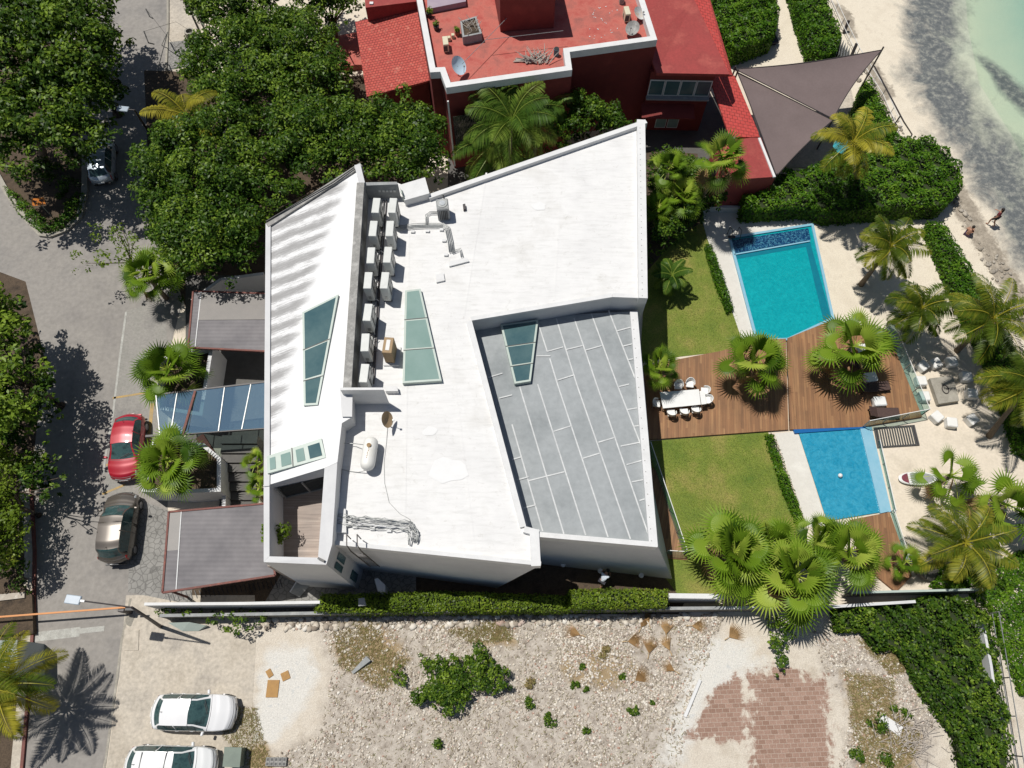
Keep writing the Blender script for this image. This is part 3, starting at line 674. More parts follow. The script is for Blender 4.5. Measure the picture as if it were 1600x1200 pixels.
def hedge(label, px, h, m='leafB', name='hedge', zb=0, leaf=.15, dens=150, group=None, cat='hedge', tmean=.5, rough=.12, kind=None, core=True, aspect=.55):
    W = PP(px, h); A = polyarea(W); per = sum((W[i]-W[i-1]).length for i in range(len(W)))
    dens *= 1.7; n1 = int(A*dens); q = inpoly_pts(W, n1); pl = [(p.x, p.y) for p in W]; d = smooth_poly_dist(q[:,0], q[:,1], pl)
    # height field with lumps
    def bumpf(x, y): return rough*(np.sin(x*3.1+y*1.3)+np.sin(y*4.3-x*1.7)+np.sin(x*7.9+y*6.1)*.6)
    z1 = h-.22*np.clip(1-d/.25, 0, 1)+bumpf(q[:,0], q[:,1])+np.random.normal(0, .05, n1)
    C1 = np.stack([q[:,0], q[:,1], z1], 1); N1 = np.array([0,0,1.])+np.random.normal(0, .45, (n1,3))
    n2 = int(per*(h-zb)*dens*.6); seg = np.random.randint(0, len(W), n2); ln = np.array([(W[i]-W[i-1]).length for i in range(len(W))]); seg = np.random.choice(len(W), n2, p=ln/ln.sum())
    tt = np.random.rand(n2); A0 = np.array([[W[i-1].x, W[i-1].y] for i in range(len(W))])[seg]; A1 = np.array([[W[i].x, W[i].y] for i in range(len(W))])[seg]
    q2 = A0+(A1-A0)*tt[:,None]+np.random.normal(0, .05, (n2,2)); C2 = np.stack([q2[:,0], q2[:,1], zb+np.random.rand(n2)*(h-zb)*.97], 1)
    cen = np.array([sum(p.x for p in W)/len(W), sum(p.y for p in W)/len(W)]); dd = A1-A0; nn = np.stack([dd[:,1], -dd[:,0]], 1)
    sg = np.sign((nn*(q2-cen)).sum(1)); nn = nn*sg[:,None]; nn /= np.linalg.norm(nn, axis=1, keepdims=True)+1e-9
    N2 = np.stack([nn[:,0], nn[:,1], np.full(n2, .5)], 1)+np.random.normal(0, .4, (n2,3))
    C = np.vstack([C1, C2]); V, F = leaves(C, np.vstack([N1, N2]), leaf, aspect)
    sc = np.sin(C[:,0]*1.9)*np.sin(C[:,1]*2.3)*.14+np.sin(C[:,0]*.7+2)*.10
    tn = np.clip(tmean+sc+np.random.normal(0, .2, len(C)), 0, 1)
    b = Vector((cen[0], cen[1], 0)); t_ = thing(name, label, cat, b, group)
    npmesh('foliage', V, F, M[m], t_, np.repeat(tn, 4))
    if core and h > .35:
        Wc = [Vector((p.x, p.y, h-.18)) for p in inset(W, .10)]; MB().prism([Vector((p.x,p.y,p.z-(.12 if kind is None else .32))) for p in Wc], zb).build('stems', M['soilgreen'], t_)
    if kind: t_['kind'] = kind
    return t_
M['soilgreen'] = mat('inner_twigs', (.018,.03,.008), (.03,.04,.012), None, 4, .95)
def bush_mesh(name, cpos, r, h, m='leafG', leaf=.2, n=220, parent=None, tmean=.5):
    u = np.random.normal(size=(n,3)); u[:,2] = np.abs(u[:,2]); u /= np.linalg.norm(u, axis=1, keepdims=True)
    k_ = 5; lc = np.random.uniform(-.62, .62, (k_,3))*np.array([r, r, h*.5]); lc[:,2] = np.abs(lc[:,2]); ls = np.random.uniform(.35, .75, k_); li = np.random.randint(0, k_, n)
    C = np.array(cpos)+lc[li]+u*np.random.uniform(.3, 1.1, (n,1))*ls[li][:,None]*np.array([r, r, h]); V, F = leaves(C, u+np.random.normal(0,.4,(n,3))+np.array([0,0,.5]), leaf, .5)
    return npmesh(name, V, F, M[m], parent, np.repeat(np.clip(np.random.normal(tmean, .2, n), 0, 1), 4))

TG = 'leafy trees round the houses'
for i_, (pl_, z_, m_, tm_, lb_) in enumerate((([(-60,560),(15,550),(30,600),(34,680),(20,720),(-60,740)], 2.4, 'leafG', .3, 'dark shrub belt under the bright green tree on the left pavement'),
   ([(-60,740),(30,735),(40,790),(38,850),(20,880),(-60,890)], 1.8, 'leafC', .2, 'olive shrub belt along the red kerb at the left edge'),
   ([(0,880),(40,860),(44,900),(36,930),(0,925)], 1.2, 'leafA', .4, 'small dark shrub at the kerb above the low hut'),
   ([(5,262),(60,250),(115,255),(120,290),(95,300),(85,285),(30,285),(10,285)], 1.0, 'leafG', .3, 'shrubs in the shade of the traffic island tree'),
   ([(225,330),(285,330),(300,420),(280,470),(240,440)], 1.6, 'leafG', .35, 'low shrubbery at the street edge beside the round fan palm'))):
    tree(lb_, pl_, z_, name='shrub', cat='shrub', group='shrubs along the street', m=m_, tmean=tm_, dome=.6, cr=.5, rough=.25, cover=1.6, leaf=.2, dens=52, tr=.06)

tree('huge dark broadleaf tree filling the top left corner over the road', [(-60,-60),(150,-60),(175,-5),(178,40),(190,90),(180,120),(120,130),(60,135),(-60,120)], 7, group=TG, m='leafA', rough=.7, dome=2.2, cr=.85, leaf=.30, dens=34, tr=.3)
tree('dark broadleaf tree shading the silver car and the traffic island', [(-60,130),(60,125),(130,110),(188,100),(192,130),(170,165),(145,180),(182,205),(168,228),(140,228),(135,248),(70,262),(10,272),(-60,275)], 6, group=TG, rough=.7, dome=1.8, cr=.8, leaf=.30, dens=30, tr=.28, base=(70,260))
tree('round leafy tree beside the street end of the red tiled roof', [(300,65),(380,30),(440,10),(490,20),(520,50),(545,95),(555,130),(540,155),(470,170),(390,185),(330,180),(290,150),(280,110)], 4.5, group=TG, m='leafG', dome=1.6, cr=.7, leaf=.24, dens=44, tr=.2)
tree('wide leafy tree between the street and the lower left of the tiled roof', [(240,205),(300,175),(380,175),(420,200),(430,260),(425,330),(400,410),(340,440),(290,430),(250,400),(225,350),(205,290),(215,250)], 5, group=TG, m='leafG', dome=1.6, rough=.5, cr=.75, leaf=.23, dens=46, tr=.25)
tree('broad leafy tree behind the sloped white roof beneath the tiled roof', [(410,180),(470,150),(560,160),(640,160),(690,175),(705,220),(700,265),(640,290),(560,262),(480,300),(430,345),(415,270)], 5.5, group=TG, m='leafG', dome=1.4, rough=.5, cr=.75, leaf=.23, dens=46, tr=.25)
tree('dark leafy tree at the top edge left of the red roof', [(275,-40),(420,-40),(440,5),(400,25),(330,40),(290,20)], 5, group=TG, dome=1.2, cr=.7, leaf=.24, tr=.2)
tree('small tree at the top edge against the red wall', [(430,-30),(570,-40),(560,20),(520,50),(480,25)], 4, group=TG, dome=1.2, cr=.6, leaf=.22, cover=1.1, tr=.15)
tree('airy yellow green tree with thin branches over the street by the fan palm', [(128,385),(145,355),(175,348),(215,362),(240,400),(215,430),(170,435),(150,415),(130,425),(108,420),(112,410)], 3.2, group=TG, m='leafC', dome=.8, cr=.5, cover=.8, leaf=.2, dens=26, tr=.09, tmean=.25, base=(235,430))
tree('bright green broadleaf tree overhanging the left edge of the road', [(-60,450),(20,445),(28,490),(60,520),(62,570),(30,600),(45,640),(30,690),(10,705),(-60,700)], 5, group=TG, m='leafG', dome=1.5, cr=.75, leaf=.28, dens=34, tmean=.78, cover=2.2, tr=.22)
tree('yellow green bushy tree on the left pavement below the bright tree', [(-60,700),(10,700),(50,700),(60,730),(35,760),(38,800),(30,870),(-10,900),(-60,900)], 3, group=TG, m='leafC', dome=1, cr=.6, leaf=.2, dens=46, tmean=.35, cover=2.4, tr=.14)
tree('sparse tree with open branches leaning over the road kerb', [(40,560),(70,555),(85,590),(80,650),(60,700),(45,650)], 4.5, group=TG, m='leafA', dome=.8, cr=.5, cover=1.1, leaf=.26, dens=30, tr=.07, base=(45,690))
tree('thin tree whose branches cross the kerb near the road', [(20,700),(75,705),(92,740),(70,790),(40,800),(30,750)], 4.2, group=TG, m='leafA', dome=.8, cr=.45, cover=.95, leaf=.24, dens=28, tr=.07, base=(35,790))
tree('shrub of round leaves on the rubble lot, the largest one', [(655,1022),(690,1025),(735,1020),(748,1000),(765,1030),(795,1045),(798,1075),(765,1085),(735,1085),(715,1120),(690,1118),(665,1095),(632,1105),(640,1080),(668,1060)], .9, name='shrub', cat='shrub', m='leafG', dome=.7, cr=.34, rough=.14, leaf=.16, dens=150, cover=2.6, tr=.05)
tree('small shrub with round leaves just left of the large one', [(606,1035),(620,1032),(632,1050),(636,1075),(622,1080),(610,1060)], .5, name='shrub', cat='shrub', m='leafG', dome=.4, cr=.25, rough=.08, leaf=.15, dens=140, cover=1.4, tr=.04, tmean=.7)
tree('green creeper hanging along the outer side of the boundary wall', [(240,950),(300,948),(420,955),(430,968),(400,975),(380,1000),(345,985),(310,975),(290,965),(250,965)], 1.0, name='creeper', cat='climbing plant', m='leafG', dome=.5, cr=.3, rough=.15, leaf=.16, dens=90, cover=1.1, trunk=False)
tree('dark bush behind the white building corner by the palm garden', [(885,150),(920,160),(985,178),(1000,200),(960,205),(900,215),(860,235),(845,215),(870,180)], 4.2, group=TG, cover=2.6, tmean=.4, m='leafG', dome=1.2, cr=.6, leaf=.22, dens=46, tr=.12)
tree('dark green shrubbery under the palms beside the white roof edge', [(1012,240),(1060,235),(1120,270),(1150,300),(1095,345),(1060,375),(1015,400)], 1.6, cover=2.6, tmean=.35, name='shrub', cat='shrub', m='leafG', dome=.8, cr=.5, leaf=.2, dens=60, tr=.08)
hg = 'clipped hedges'
hedge('clipped hedge strip along the lower boundary wall, the long one', [(502,928),(560,928),(700,924),(888,931),(888,953),(700,954),(560,956),(490,954)], 1.7, m='leafC', group=hg, tmean=.35)
hedge('taller yellow green hedge block near the man in the alley', [(890,922),(960,920),(1045,921),(1042,947),(960,949),(890,950)], 2.0, m='leafC', group=hg, tmean=.45)
hedge('low dark hedge row along the white ledge of the teal pool', [(1103,381),(1112,379),(1127,420),(1147,480),(1138,485),(1118,435)], .5, group=hg, leaf=.13, dens=220)
hedge('low dark hedge row along the white ledge of the blue pool', [(1199,678),(1209,677),(1232,740),(1256,808),(1247,815),(1222,755)], .5, group=hg, leaf=.13, dens=220)
hedge('rounded green hedge on the beach lot at the top edge', [(1238,-30),(1292,-30),(1296,10),(1316,50),(1310,75),(1290,82),(1268,70),(1258,40)], 1.6, group=hg, rough=.14, leaf=.2, dens=110)
hedge('bushy hedge over the loungers at the top of the sand lot', [(1100,-30),(1212,-30),(1218,20),(1212,50),(1180,62),(1150,72),(1128,40)], 2.0, group=hg, rough=.18, leaf=.22, dens=100)
hedge('thin green hedge between the shade sail and the beach', [(1352,125),(1362,122),(1385,165),(1400,200),(1405,215),(1345,215),(1320,220),(1330,180)], 1.2, group=hg, rough=.1, leaf=.18, dens=120)
hedge('small round hedge piece at the gate of the beach fence', [(1298,96),(1318,88),(1334,98),(1332,106),(1300,106)], 1.0, group=hg, rough=.08, leaf=.16, dens=150)
hedge('large spreading hedge between the two beach gardens', [(1160,282),(1200,268),(1260,262),(1330,225),(1400,212),(1450,212),(1480,232),(1502,262),(1506,290),(1480,318),(1400,322),(1300,330),(1270,320),(1165,325)], 1.7, group=hg, rough=.2, leaf=.2, dens=100)
hedge('long narrow hedge between the palm garden and the beach', [(1450,345),(1476,345),(1500,385),(1545,460),(1600,560),(1640,640),(1640,720),(1600,700),(1560,580),(1500,460)], 1.1, group=hg, rough=.1, leaf=.17, dens=130)
hedge('dense vine mat climbing over the wall at the lower right corner of the lot', [(1305,950),(1400,945),(1480,925),(1545,950),(1560,1010),(1572,1100),(1590,1260),(1520,1260),(1495,1150),(1440,1075),(1425,1040),(1400,1010),(1375,1015),(1350,985),(1310,985)], .8, name='ground_cover', m='leafG', rough=.30, leaf=.19, dens=125, cat='ground cover', kind='stuff')
hedge('bright green creeping ground cover at the right edge below the palms', [(1470,880),(1530,895),(1600,860),(1700,840),(1700,1080),(1600,1085),(1575,1020),(1552,950),(1520,925),(1460,915)], .5, name='ground_cover', m='leafB', rough=.16, leaf=.17, dens=190, cat='ground cover', kind='stuff', core=False)
tree('climbing bush hanging over the wall onto the lot under the fan palms', [(1190,965),(1240,960),(1262,985),(1235,1000),(1230,1050),(1215,1060),(1200,1010)], .8, name='creeper', cat='climbing plant', m='leafG', dome=.5, cr=.3, rough=.15, leaf=.17, dens=100, cover=1.2, trunk=False)
hedge('green ground cover ringing the traffic island', [(25,330),(62,362),(80,362),(104,352),(124,332),(131,300),(118,300),(95,335),(75,345),(50,325),(30,305),(5,290)], .35, name='ground_cover', m='leafB', leaf=.14, dens=160, cat='ground cover', kind='stuff', core=False)

# ------------------------------------------------------------ palms
def fan_geo(V, F, T, org, az, el, pet, Rf, tint, nseg=21, droop=.35, spd=128, roll=0):
    d = Vector((math.cos(az)*math.cos(el), math.sin(az)*math.cos(el), math.sin(el)))
    side = Vector((-math.sin(az), math.cos(az), 0)); up = side.cross(d)*-1
    if up.z < 0: up = -up
    h = Vector(org)+d*pet*.5+Vector((0,0,.02)); h2 = Vector(org)+d*pet-Vector((0,0,droop*pet*.25))
    # petiole
    o = len(V); w_ = .022
    for p, ww in ((Vector(org), w_), (h, w_*.8), (h2, w_*.6)):
        V.append(p+side*ww); V.append(p-side*ww)
    F += [(o, o+2, o+3, o+1), (o+2, o+4, o+5, o+3)]; T += [.95]*6
    f = (d*.93-up*.35*droop).normalized(); s = (side*math.cos(roll)+up*math.sin(roll)).normalized(); n = f.cross(s); n = n if n.z > 0 else -n
    o = len(V); V.append(h2); T.append(tint)
    span = R(spd)
    mid = []; 
    for i in range(2*nseg+1):
        a = -span+2*span*i/(2*nseg); r = Rf*.46*(1-.12*abs(a)/span); pl = (.055 if i % 2 else -.035)*Rf
        V.append(h2+(f*math.cos(a)+s*math.sin(a))*r+n*(pl-.05*Rf*abs(a)/span-.02)); T.append(min(1, max(0, tint+(.16 if i % 2 else -.14)))); mid.append(o+1+i)  # pleat shading in the tint: ridges lighter, folds darker
    for i in range(2*nseg): F.append((o, mid[i], mid[i+1], mid[i+1]))
    for i in range(nseg):
        a = -span+2*span*(2*i+1)/(2*nseg); r = Rf*(1+random.uniform(-.08,.06))*(1-.15*abs(a)/span)
        k = len(V); dr = droop*random.uniform(.25,.6)
        V.append(h2+(f*math.cos(a)+s*math.sin(a))*r-Vector((0,0,1))*Rf*dr*.5-n*.03*Rf); T.append(min(1, tint+.12))
        F.append((mid[2*i], k, mid[2*i+2], mid[2*i+1]))
def fan_palm(label, px, h, rpx, base=None, n=26, group='fan palms', seed=1, dead=0, lean=None):
    random.seed(seed*13+5); top = P(px[0], px[1], h); tm_ = random.uniform(.36,.62)
    b = Vector((top.x, top.y, 0)) if base is None else P(base[0], base[1], 0)
    t_ = thing('fan_palm', label, 'palm tree', b, group)
    rw = rpx/ (FPX/(HC-h)) * 1.34
    MB().tube([b, b.lerp(top, .5), top-Vector((0,0,.15))], [.17, .13, .15], 10).build('trunk', M['palmbark'], t_, True)
    n = int(n*.85); V = []; F = []; T = []
    for i in range(n):
        az = i*2.39996+random.uniform(-.35,.35); q = (i+.5)/n
        el = R(72-90*q+random.uniform(-14,14)); pet = rw*(.24+.38*q)*random.uniform(.85,1.15); Rf = rw*random.uniform(.34,.48)
        fan_geo(V, F, T, top+Vector((0,0,.1*(1-q))), az, el, pet, Rf, min(1, max(0, random.gauss(tm_,.19))), droop=.12+random.uniform(.4,.9)*q, spd=random.uniform(105,140), roll=random.uniform(-.5,.5))
    npmesh('crown', [tuple(p) for p in V], F, M['fan'], t_, T)
    if dead:
        V = []; F = []; T = []
        for i in range(dead):
            az = random.uniform(0, 6.28); fan_geo(V, F, T, top-Vector((0,0,.2)), az, R(random.uniform(-75,-45)), rw*.55, rw*.4, random.random()*.6+.2, droop=.8)
        npmesh('dead_fronds', [tuple(p) for p in V], F, M['dry'], t_, T)
    return t_
FP = [('round fan palm on the street corner beside the broad tree', (228,428), 3.0, 46, None, 26),
 ('fan palm in the upper street planter above the glass canopy', (262,578), 3.4, 56, None, 28),
 ('fan palm in the lower street planter below the glass canopy', (262,722), 3.6, 56, None, 28),
 ('tall fan palm over the garden corner of the red house', (1128,245), 6.0, 56, (1078,350), 24),
 ('fan palm low in the shaded garden strip above the lawn', (1066,305), 3.0, 42, None, 24),
 ('fan palm in the garden strip touching the white roof edge', (1028,325), 2.6, 36, None, 20),
 ('fan palm half behind the upper right corner of the white roof', (1047,262), 4.2, 38, None, 20),
 ('fan palm squeezed between the house wall and the dining table', (1030,572), 2.6, 36, None, 20),
 ('fan palm growing through the deck between lawn and pool', (1184,560), 3.0, 54, None, 24),
 ('fan palm shading the loungers on the deck', (1335,540), 3.2, 66, None, 22),
 ('leftmost of the three big fan palms below the lawn', (1148,862), 3.4, 66, None, 30),
 ('middle one of the three big fan palms below the lawn, with dry hanging fronds', (1245,900), 3.6, 64, None, 30),
 ('fan palm crowded between the middle and left big palms below the lawn', (1200,850), 3.0, 48, None, 22),
 ('rightmost of the three big fan palms, next to the side deck', (1328,862), 3.2, 54, None, 26),
 ('fan palm crowded between the middle and right big palms below the lawn', (1285,842), 2.9, 44, None, 20),
 ('fan palm standing beside the paddle board on the sand', (1488,742), 2.6, 46, None, 14),
 ('fan palm with yellowing leaves at the right edge of the sand', (1572,790), 2.6, 54, None, 18),
 ('smallest fan palm, beside the rocks at the end of the side deck', (1415,878), 1.4, 30, None, 12),
 ('low fan palm beside the entrance stairs at the white wall', (402,722), 2.0, 28, None, 14),
 ('fan palm by the lower entrance steps next to the carport', (405,762), 1.6, 24, None, 12)]
for i, (lb, px, h, r, bs, n) in enumerate(FP):
    fan_palm(lb, px, h, r, bs, n, seed=i+1, dead=8 if 'dry' in lb or 'yellowing' in lb or 'corner of the red' in lb or 'leftmost' in lb else 2)
def feather(V, F, T, org, az, el, L, tint, nl=30, lw=.058, ll=.62, bend=1.0, ytip=.0, twist=0):
    pts = []; p = Vector(org); e_ = el; st = L/12
    a_ = az
    for i in range(13):
        pts.append(p.copy()); d = Vector((math.cos(a_)*math.cos(e_), math.sin(a_)*math.cos(e_), math.sin(e_)))
        p = p+d*st; e_ -= bend*(.055+.012*i); a_ += twist*.04
    o = len(V); 
    for i, q in enumerate(pts):
        w_ = .035*(1-i/13)+.006; s = Vector((-math.sin(az), math.cos(az), 0))
        V.append(q+s*w_); V.append(q-s*w_); T += [min(1, .75+tint*.3)]*2
    for i in range(12): F.append((o+2*i, o+2*i+2, o+2*i+3, o+2*i+1))
    for i in range(nl):
        f = .10+.9*(i+.5)/nl; k = f*12; j = min(11, int(k)); q = pts[j].lerp(pts[j+1], k-j); d = (pts[j+1]-pts[j]).normalized()
        s = d.cross(Vector((0,0,1))).normalized(); up = s.cross(d).normalized()
        lf = ll*math.sin(math.pi*min(1, .18+.80*f))**.6*random.uniform(.85,1.1)
        for sg in (-1, 1):
            ld = (s*sg*.88+d*.55-Vector((0,0,1))*random.uniform(.12,.4)+up*.05).normalized()
            m_ = q+ld*lf*.55; tip = q+ld*lf-Vector((0,0,lf*.28))
            w2 = d*lw*.5; o = len(V)
            V += [q, m_+w2, tip, m_-w2]; tt = min(1, max(0, tint+random.gauss(0,.08)+ytip*f)); T += [tt]*4; F.append((o, o+1, o+2, o+3))
def coco_palm(label, px, h, rpx, base=None, n=20, group='coconut palms', seed=1, tint=.45, azr=None, name='coconut_palm', ll=.62, elmax=75, nuts=True, ytip=.15, mt='coco'):
    random.seed(seed*31+3); top = P(px[0], px[1], h); b = Vector((top.x, top.y, 0)) if base is None else P(base[0], base[1], 0)
    t_ = thing(name, label, 'palm tree', b, group)
    mid = b.lerp(top, .5)-Vector((0,0,.3)) if h > 2 else b.lerp(top, .5)
    MB().tube([b, b.lerp(mid, .6), mid, mid.lerp(top, .6), top], [.2, .15, .13, .12, .13], 10).build('trunk', M['palmbark'], t_, True)
    L = rpx/(FPX/(HC-h))*1.18; V = []; F = []; T = []
    for i in range(n):
        q = (i+.5)/n; az = i*2.39996+random.uniform(-.15,.15) if azr is None else random.uniform(*azr)
        feather(V, F, T, top, az, R(elmax-(elmax+20)*q+random.uniform(-8,8)), L*random.uniform(.85,1.05), min(1, max(0, random.gauss(tint,.14)+.15*q)), ll=ll*1.25, nl=56, ytip=ytip, bend=random.uniform(.8,1.2), twist=random.uniform(-1,1))
    npmesh('crown', [tuple(p) for p in V], F, M[mt], t_, T)
    if nuts:
        mb = MB()
        for k in range(6): a = k*1.05; mb.sphere(top+Vector((math.cos(a)*.2, math.sin(a)*.2, -.18)), .11, 8, 6)
        mb.build('coconuts', M['thatch'], t_, True)
    return t_
CP = [('yellow tinged coconut palm over the corner of the shade sail', (1333,222), 6.5, 74, (1345,300), 17, .62, 'coco'),
 ('coconut palm on the sand right of the teal pool', (1392,385), 4.0, 60, (1345,445), 20, .38, 'coco'),
 ('coconut palm leaning over the upper corner of the deck railing', (1440,482), 3.5, 58, (1413,515), 18, .30, 'coco'),
 ('coconut palm leaning across the hedge above the fire pit', (1552,498), 5.0, 78, (1495,548), 20, .34, 'coco'),
 ('coconut palm at the right edge beside the stools', (1612,602), 4.5, 80, (1545,682), 18, .36, 'coco'),
 ('coconut palm on the sand below the paddle board', (1508,848), 2.6, 74, (1500,862), 16, .46, 'coco'),
 ('yellowed coconut palm at the bottom left corner of the road', (-6,1075), 4.0, 82, (-12,1090), 18, .56, 'coco'),
 ('coconut palm with orange fronds at the street under the leafy tree', (292,180), 4.8, 76, (300,260), 12, .66, 'coco')]
for i, (lb, px, h, r, bs, n, ti, mt) in enumerate(CP):
    coco_palm(lb, px, h, r, bs, n, seed=i+2, tint=ti, mt=mt)
M['areca'] = leafmat('areca_frond', (.025,.065,.010), (.075,.145,.018), (.24,.30,.05), .4, .25)
coco_palm('tall dark feathery palm in front of the red facade', (800,190), 6.0, 96, (790,320), 22, name='feather_palm', seed=21, tint=.42, ll=.85, nuts=False, mt='areca', group=None)
coco_palm('dark young feathery palm behind the tall one, against the parapet', (778,165), 5.5, 52, (775,250), 12, name='feather_palm', seed=24, tint=.42, ll=.55, nuts=False, mt='areca', group=None, elmax=85)
coco_palm('low spreading feathery palm between the red facade and the white parapet', (775,225), 3.6, 92, (790,290), 14, name='feather_palm', seed=33, tint=.40, ll=.7, nuts=False, mt='areca', group=None, elmax=50)
coco_palm('feathery palm right of the tall one, leaning towards the parapet notch', (850,165), 4.6, 62, (830,260), 13, name='feather_palm', seed=36, tint=.45, ll=.65, nuts=False, mt='areca', group=None, elmax=60)
coco_palm('small cycad like palm standing on the upper lawn', (1050,430), 1.7, 36, None, 16, name='garden_palm', seed=28, tint=.3, ll=.34, nuts=False, mt='areca', group=None, elmax=60)

# ------------------------------------------------------------ the white house
ZM, ZL, ZG = 6.8, 8.0, 5.5
wh = thing('white_house', 'large angular white house with flat roofs, skylights and a sunken terrace', 'house', P(700,650,0))
A_ = (415,350,7.1); B_ = (562,255,7.9)
lw_top = [(415,350,7.2),(562,255,7.9),(568,285,8.0),(548,606,8.0),(549,652,8.0),(534,661,8.0),(519,850,7.7),(510,881,7.6),(412,877,7.2)]
hole = [(421,757,7.25),(507,731,7.75),(497,871,7.6),(421,869,7.25)]
# left wing volume north of the terrace
nv = PP([(415,350,7.2),(562,255,7.9),(568,285,8.0),(548,606,8.0),(549,652,8.0),(534,661,8.0),(527,722,7.95),(507,731,7.85),(421,757,7.25),(412,760,7.2)])
mb = MB(); mb.prism([p-Vector((0,0,.02)) for p in nv], 0, 0, cap=1); mb.build('sloped_wing', [M['wall'], M['streak']], wh)
# rim caps of the sloped wing
def capline(pts, w_, h, m, name, parent, side=1):
    W = PP(pts)
    mb = MB()
    for a, b in zip(W, W[1:]):
        d = (b-a).normalized(); s = Vector((-d.y, d.x, 0)).normalized()*w_*side; e = d*.0
        mb.prism([a, b, b+s, a+s] if side > 0 else [a+s, b+s, b, a], 0, bot=[p-Vector((0,0,h)) for p in ([a, b, b+s, a+s] if side > 0 else [a+s, b+s, b, a])])
    return mb.build(name, m, parent)
capline([(412,760,7.32),(415,349,7.32)], .28, .6, M['wall'], 'parapet', wh, -1)
capline([(415,349,7.34),(562,254,8.05)], .3, .6, M['capgrey'], 'parapet', wh, -1)
capline([(563,256,8.15),(570,285,8.25)], .35, .9, M['wall'], 'parapet', wh, -1)
capline([(569,285,8.25),(549,606,8.25)], .42, 1.45, M['capgrey'], 'parapet', wh, -1)
MB().tube([P(416,346,7.4), P(480,308,7.75), P(520,285,7.95), P(553,262,8.1), P(560,275,8.1)], .04, 6).build('cable', M['black'], wh)
# terrace walls (four separate blocks round the well) and floor
zf = 4.9
tz = 7.45
MB().prism(PP([(412,760,7.25),(421,757,7.25),(421,869,7.25),(412,878,7.25)]), 0).build('terrace_wall', M['wall'], wh)
MB().prism(PP([(412,878.3,7.27),(421,869.3,7.27),(497,871.3,7.57),(510,882.3,7.57)]), 0).build('terrace_wall', M['wall'], wh)
MB().prism(PP([(527,722.5,7.9),(507,731.5,7.85),(497,871,7.6),(510,882,7.6),(519,850,7.7)]), 0).build('terrace_wall', M['wall'], wh)
MB().prism(PP([(418,752),(512,730),(512,885),(418,885)], zf), 0).build('terrace_floor', M['terrace_tile'], wh)
# north wall glazing of the terrace
a, b = P(421,757,7.25), P(507,731,7.85); 
a2 = Vector((a.x+.12, a.y-.03, zf)); b2 = Vector((b.x-.08, b.y-.03, zf))
MB().add([a2+Vector((0,0,.05)), b2+Vector((0,0,.05)), b2+Vector((0,0,1.75)), a2+Vector((0,0,1.75))], [(0,1,2,3)]).build('sliding_glass', M['blackglass'], wh)
for k in (0.02, .5, .98):
    p = a2.lerp(b2, k)+Vector((0,-.03,.9)); MB().box(p, (.07,.06,1.75)).build('mullion', M['metal'], wh)
MB().bar(a2+Vector((0,-.03,.06)), b2+Vector((0,-.03,.06)), .05, .07).build('sill', M['metal'], wh)
# main volume
main_top = PP([(563,288),(622,286),(668,306),(1008,188),(1012,465),(957,463),(737,500),(822,823),(843,828),(845,883),(522,850),(528,720),(534,661),(549,652),(548,606)], ZM)
bot = [Vector((p.x, p.y, 0)) for p in main_top]
q = P(775,906,2.8); bot[9] = Vector((q.x, q.y, 0)); bot[10] = Vector((main_top[10].x, bot[10].y, 0)); bot[8] = Vector((q.x, main_top[8].y, 0)); bot[7] = Vector((q.x, main_top[7].y, 0))
mb = MB(); mb.prism(main_top, 0, 0, bot=bot, cap=1); mb.build('main_block', [M['wall'], M['roofwhite']], wh)
# parapets of the main roof (low kerbs standing on the slab)
zp = ZM+.28
capline([(668,304,zp),(1008,186.5,zp)], .3, .6, M['cap'], 'parapet', wh, -1)
capline([(1008,187,zp-.003),(1012,466,zp-.003)], .5, .6, M['cap'], 'parapet', wh, -1)
capline([(957,464,ZM+.1),(736,501,ZM+.1)], .25, .14, M['cap'], 'roof_kerb', wh, -1)
capline([(1011.5,466,ZM+.1),(957,464,ZM+.1)], .25, .14, M['cap'], 'roof_kerb', wh, -1)
capline([(737,500,ZM+.14),(822,822,ZM+.14)], .3, .2, M['cap'], 'roof_kerb', wh, -1)
capline([(845,884,zp),(522,851,zp)], .2, .6, M['cap'], 'parapet', wh, -1)
capline([(842,827,zp+.003),(845,884,zp+.003)], .45, .6, M['cap'], 'parapet', wh, -1)
capline([(820,822,zp),(843,828,zp)], .3, .6, M['cap'], 'parapet', wh, -1)
mb = MB()
for a, b in (((640,300),(632,840)),((760,270),(724,498)),((880,232),(866,470)),((700,505),(742,862))):
    A, B = P(a[0],a[1],ZM+.004), P(b[0],b[1],ZM+.004); mb.bar(A, B, .10, .012)
mb.build('membrane_laps', M['roofwhite'], wh)
random.seed(11); pm_ = mat('roof_patch', (.73,.73,.72), (.69,.69,.68), None, 2, .8); ps_ = mat('roof_stain', (.60,.585,.55), (.68,.67,.64), (.55,.53,.49), 3.5, .85, fine=.12)
for n_, (x, y, a, b_, k) in enumerate(((672,674,.42,.3,0),(700,735,1.1,.7,0),(842,322,.5,.35,0))):
    c_ = P(x, y, ZM+.017+n_*.0015); MB().add([c_+Vector((a*math.cos(i*.4488)*random.uniform(.7,1.05), b_*math.sin(i*.4488)*random.uniform(.7,1.05), 0)) for i in range(14)], [tuple(range(14))]).build('dirt_stain' if k else 'repair_patch', ps_ if k else pm_, wh)
# raised roof slabs at the north end
MB().prism(PP([(624,289),(664,277),(671,302),(632,313)], ZM+.55), ZM-.5).build('roof_plinth', M['cap'], wh)
MB().prism(PP([(566,285),(620,284),(622,288),(566,290)], ZL+.05), ZM-.2).build('trench_wall', M['wallgrey'], wh)
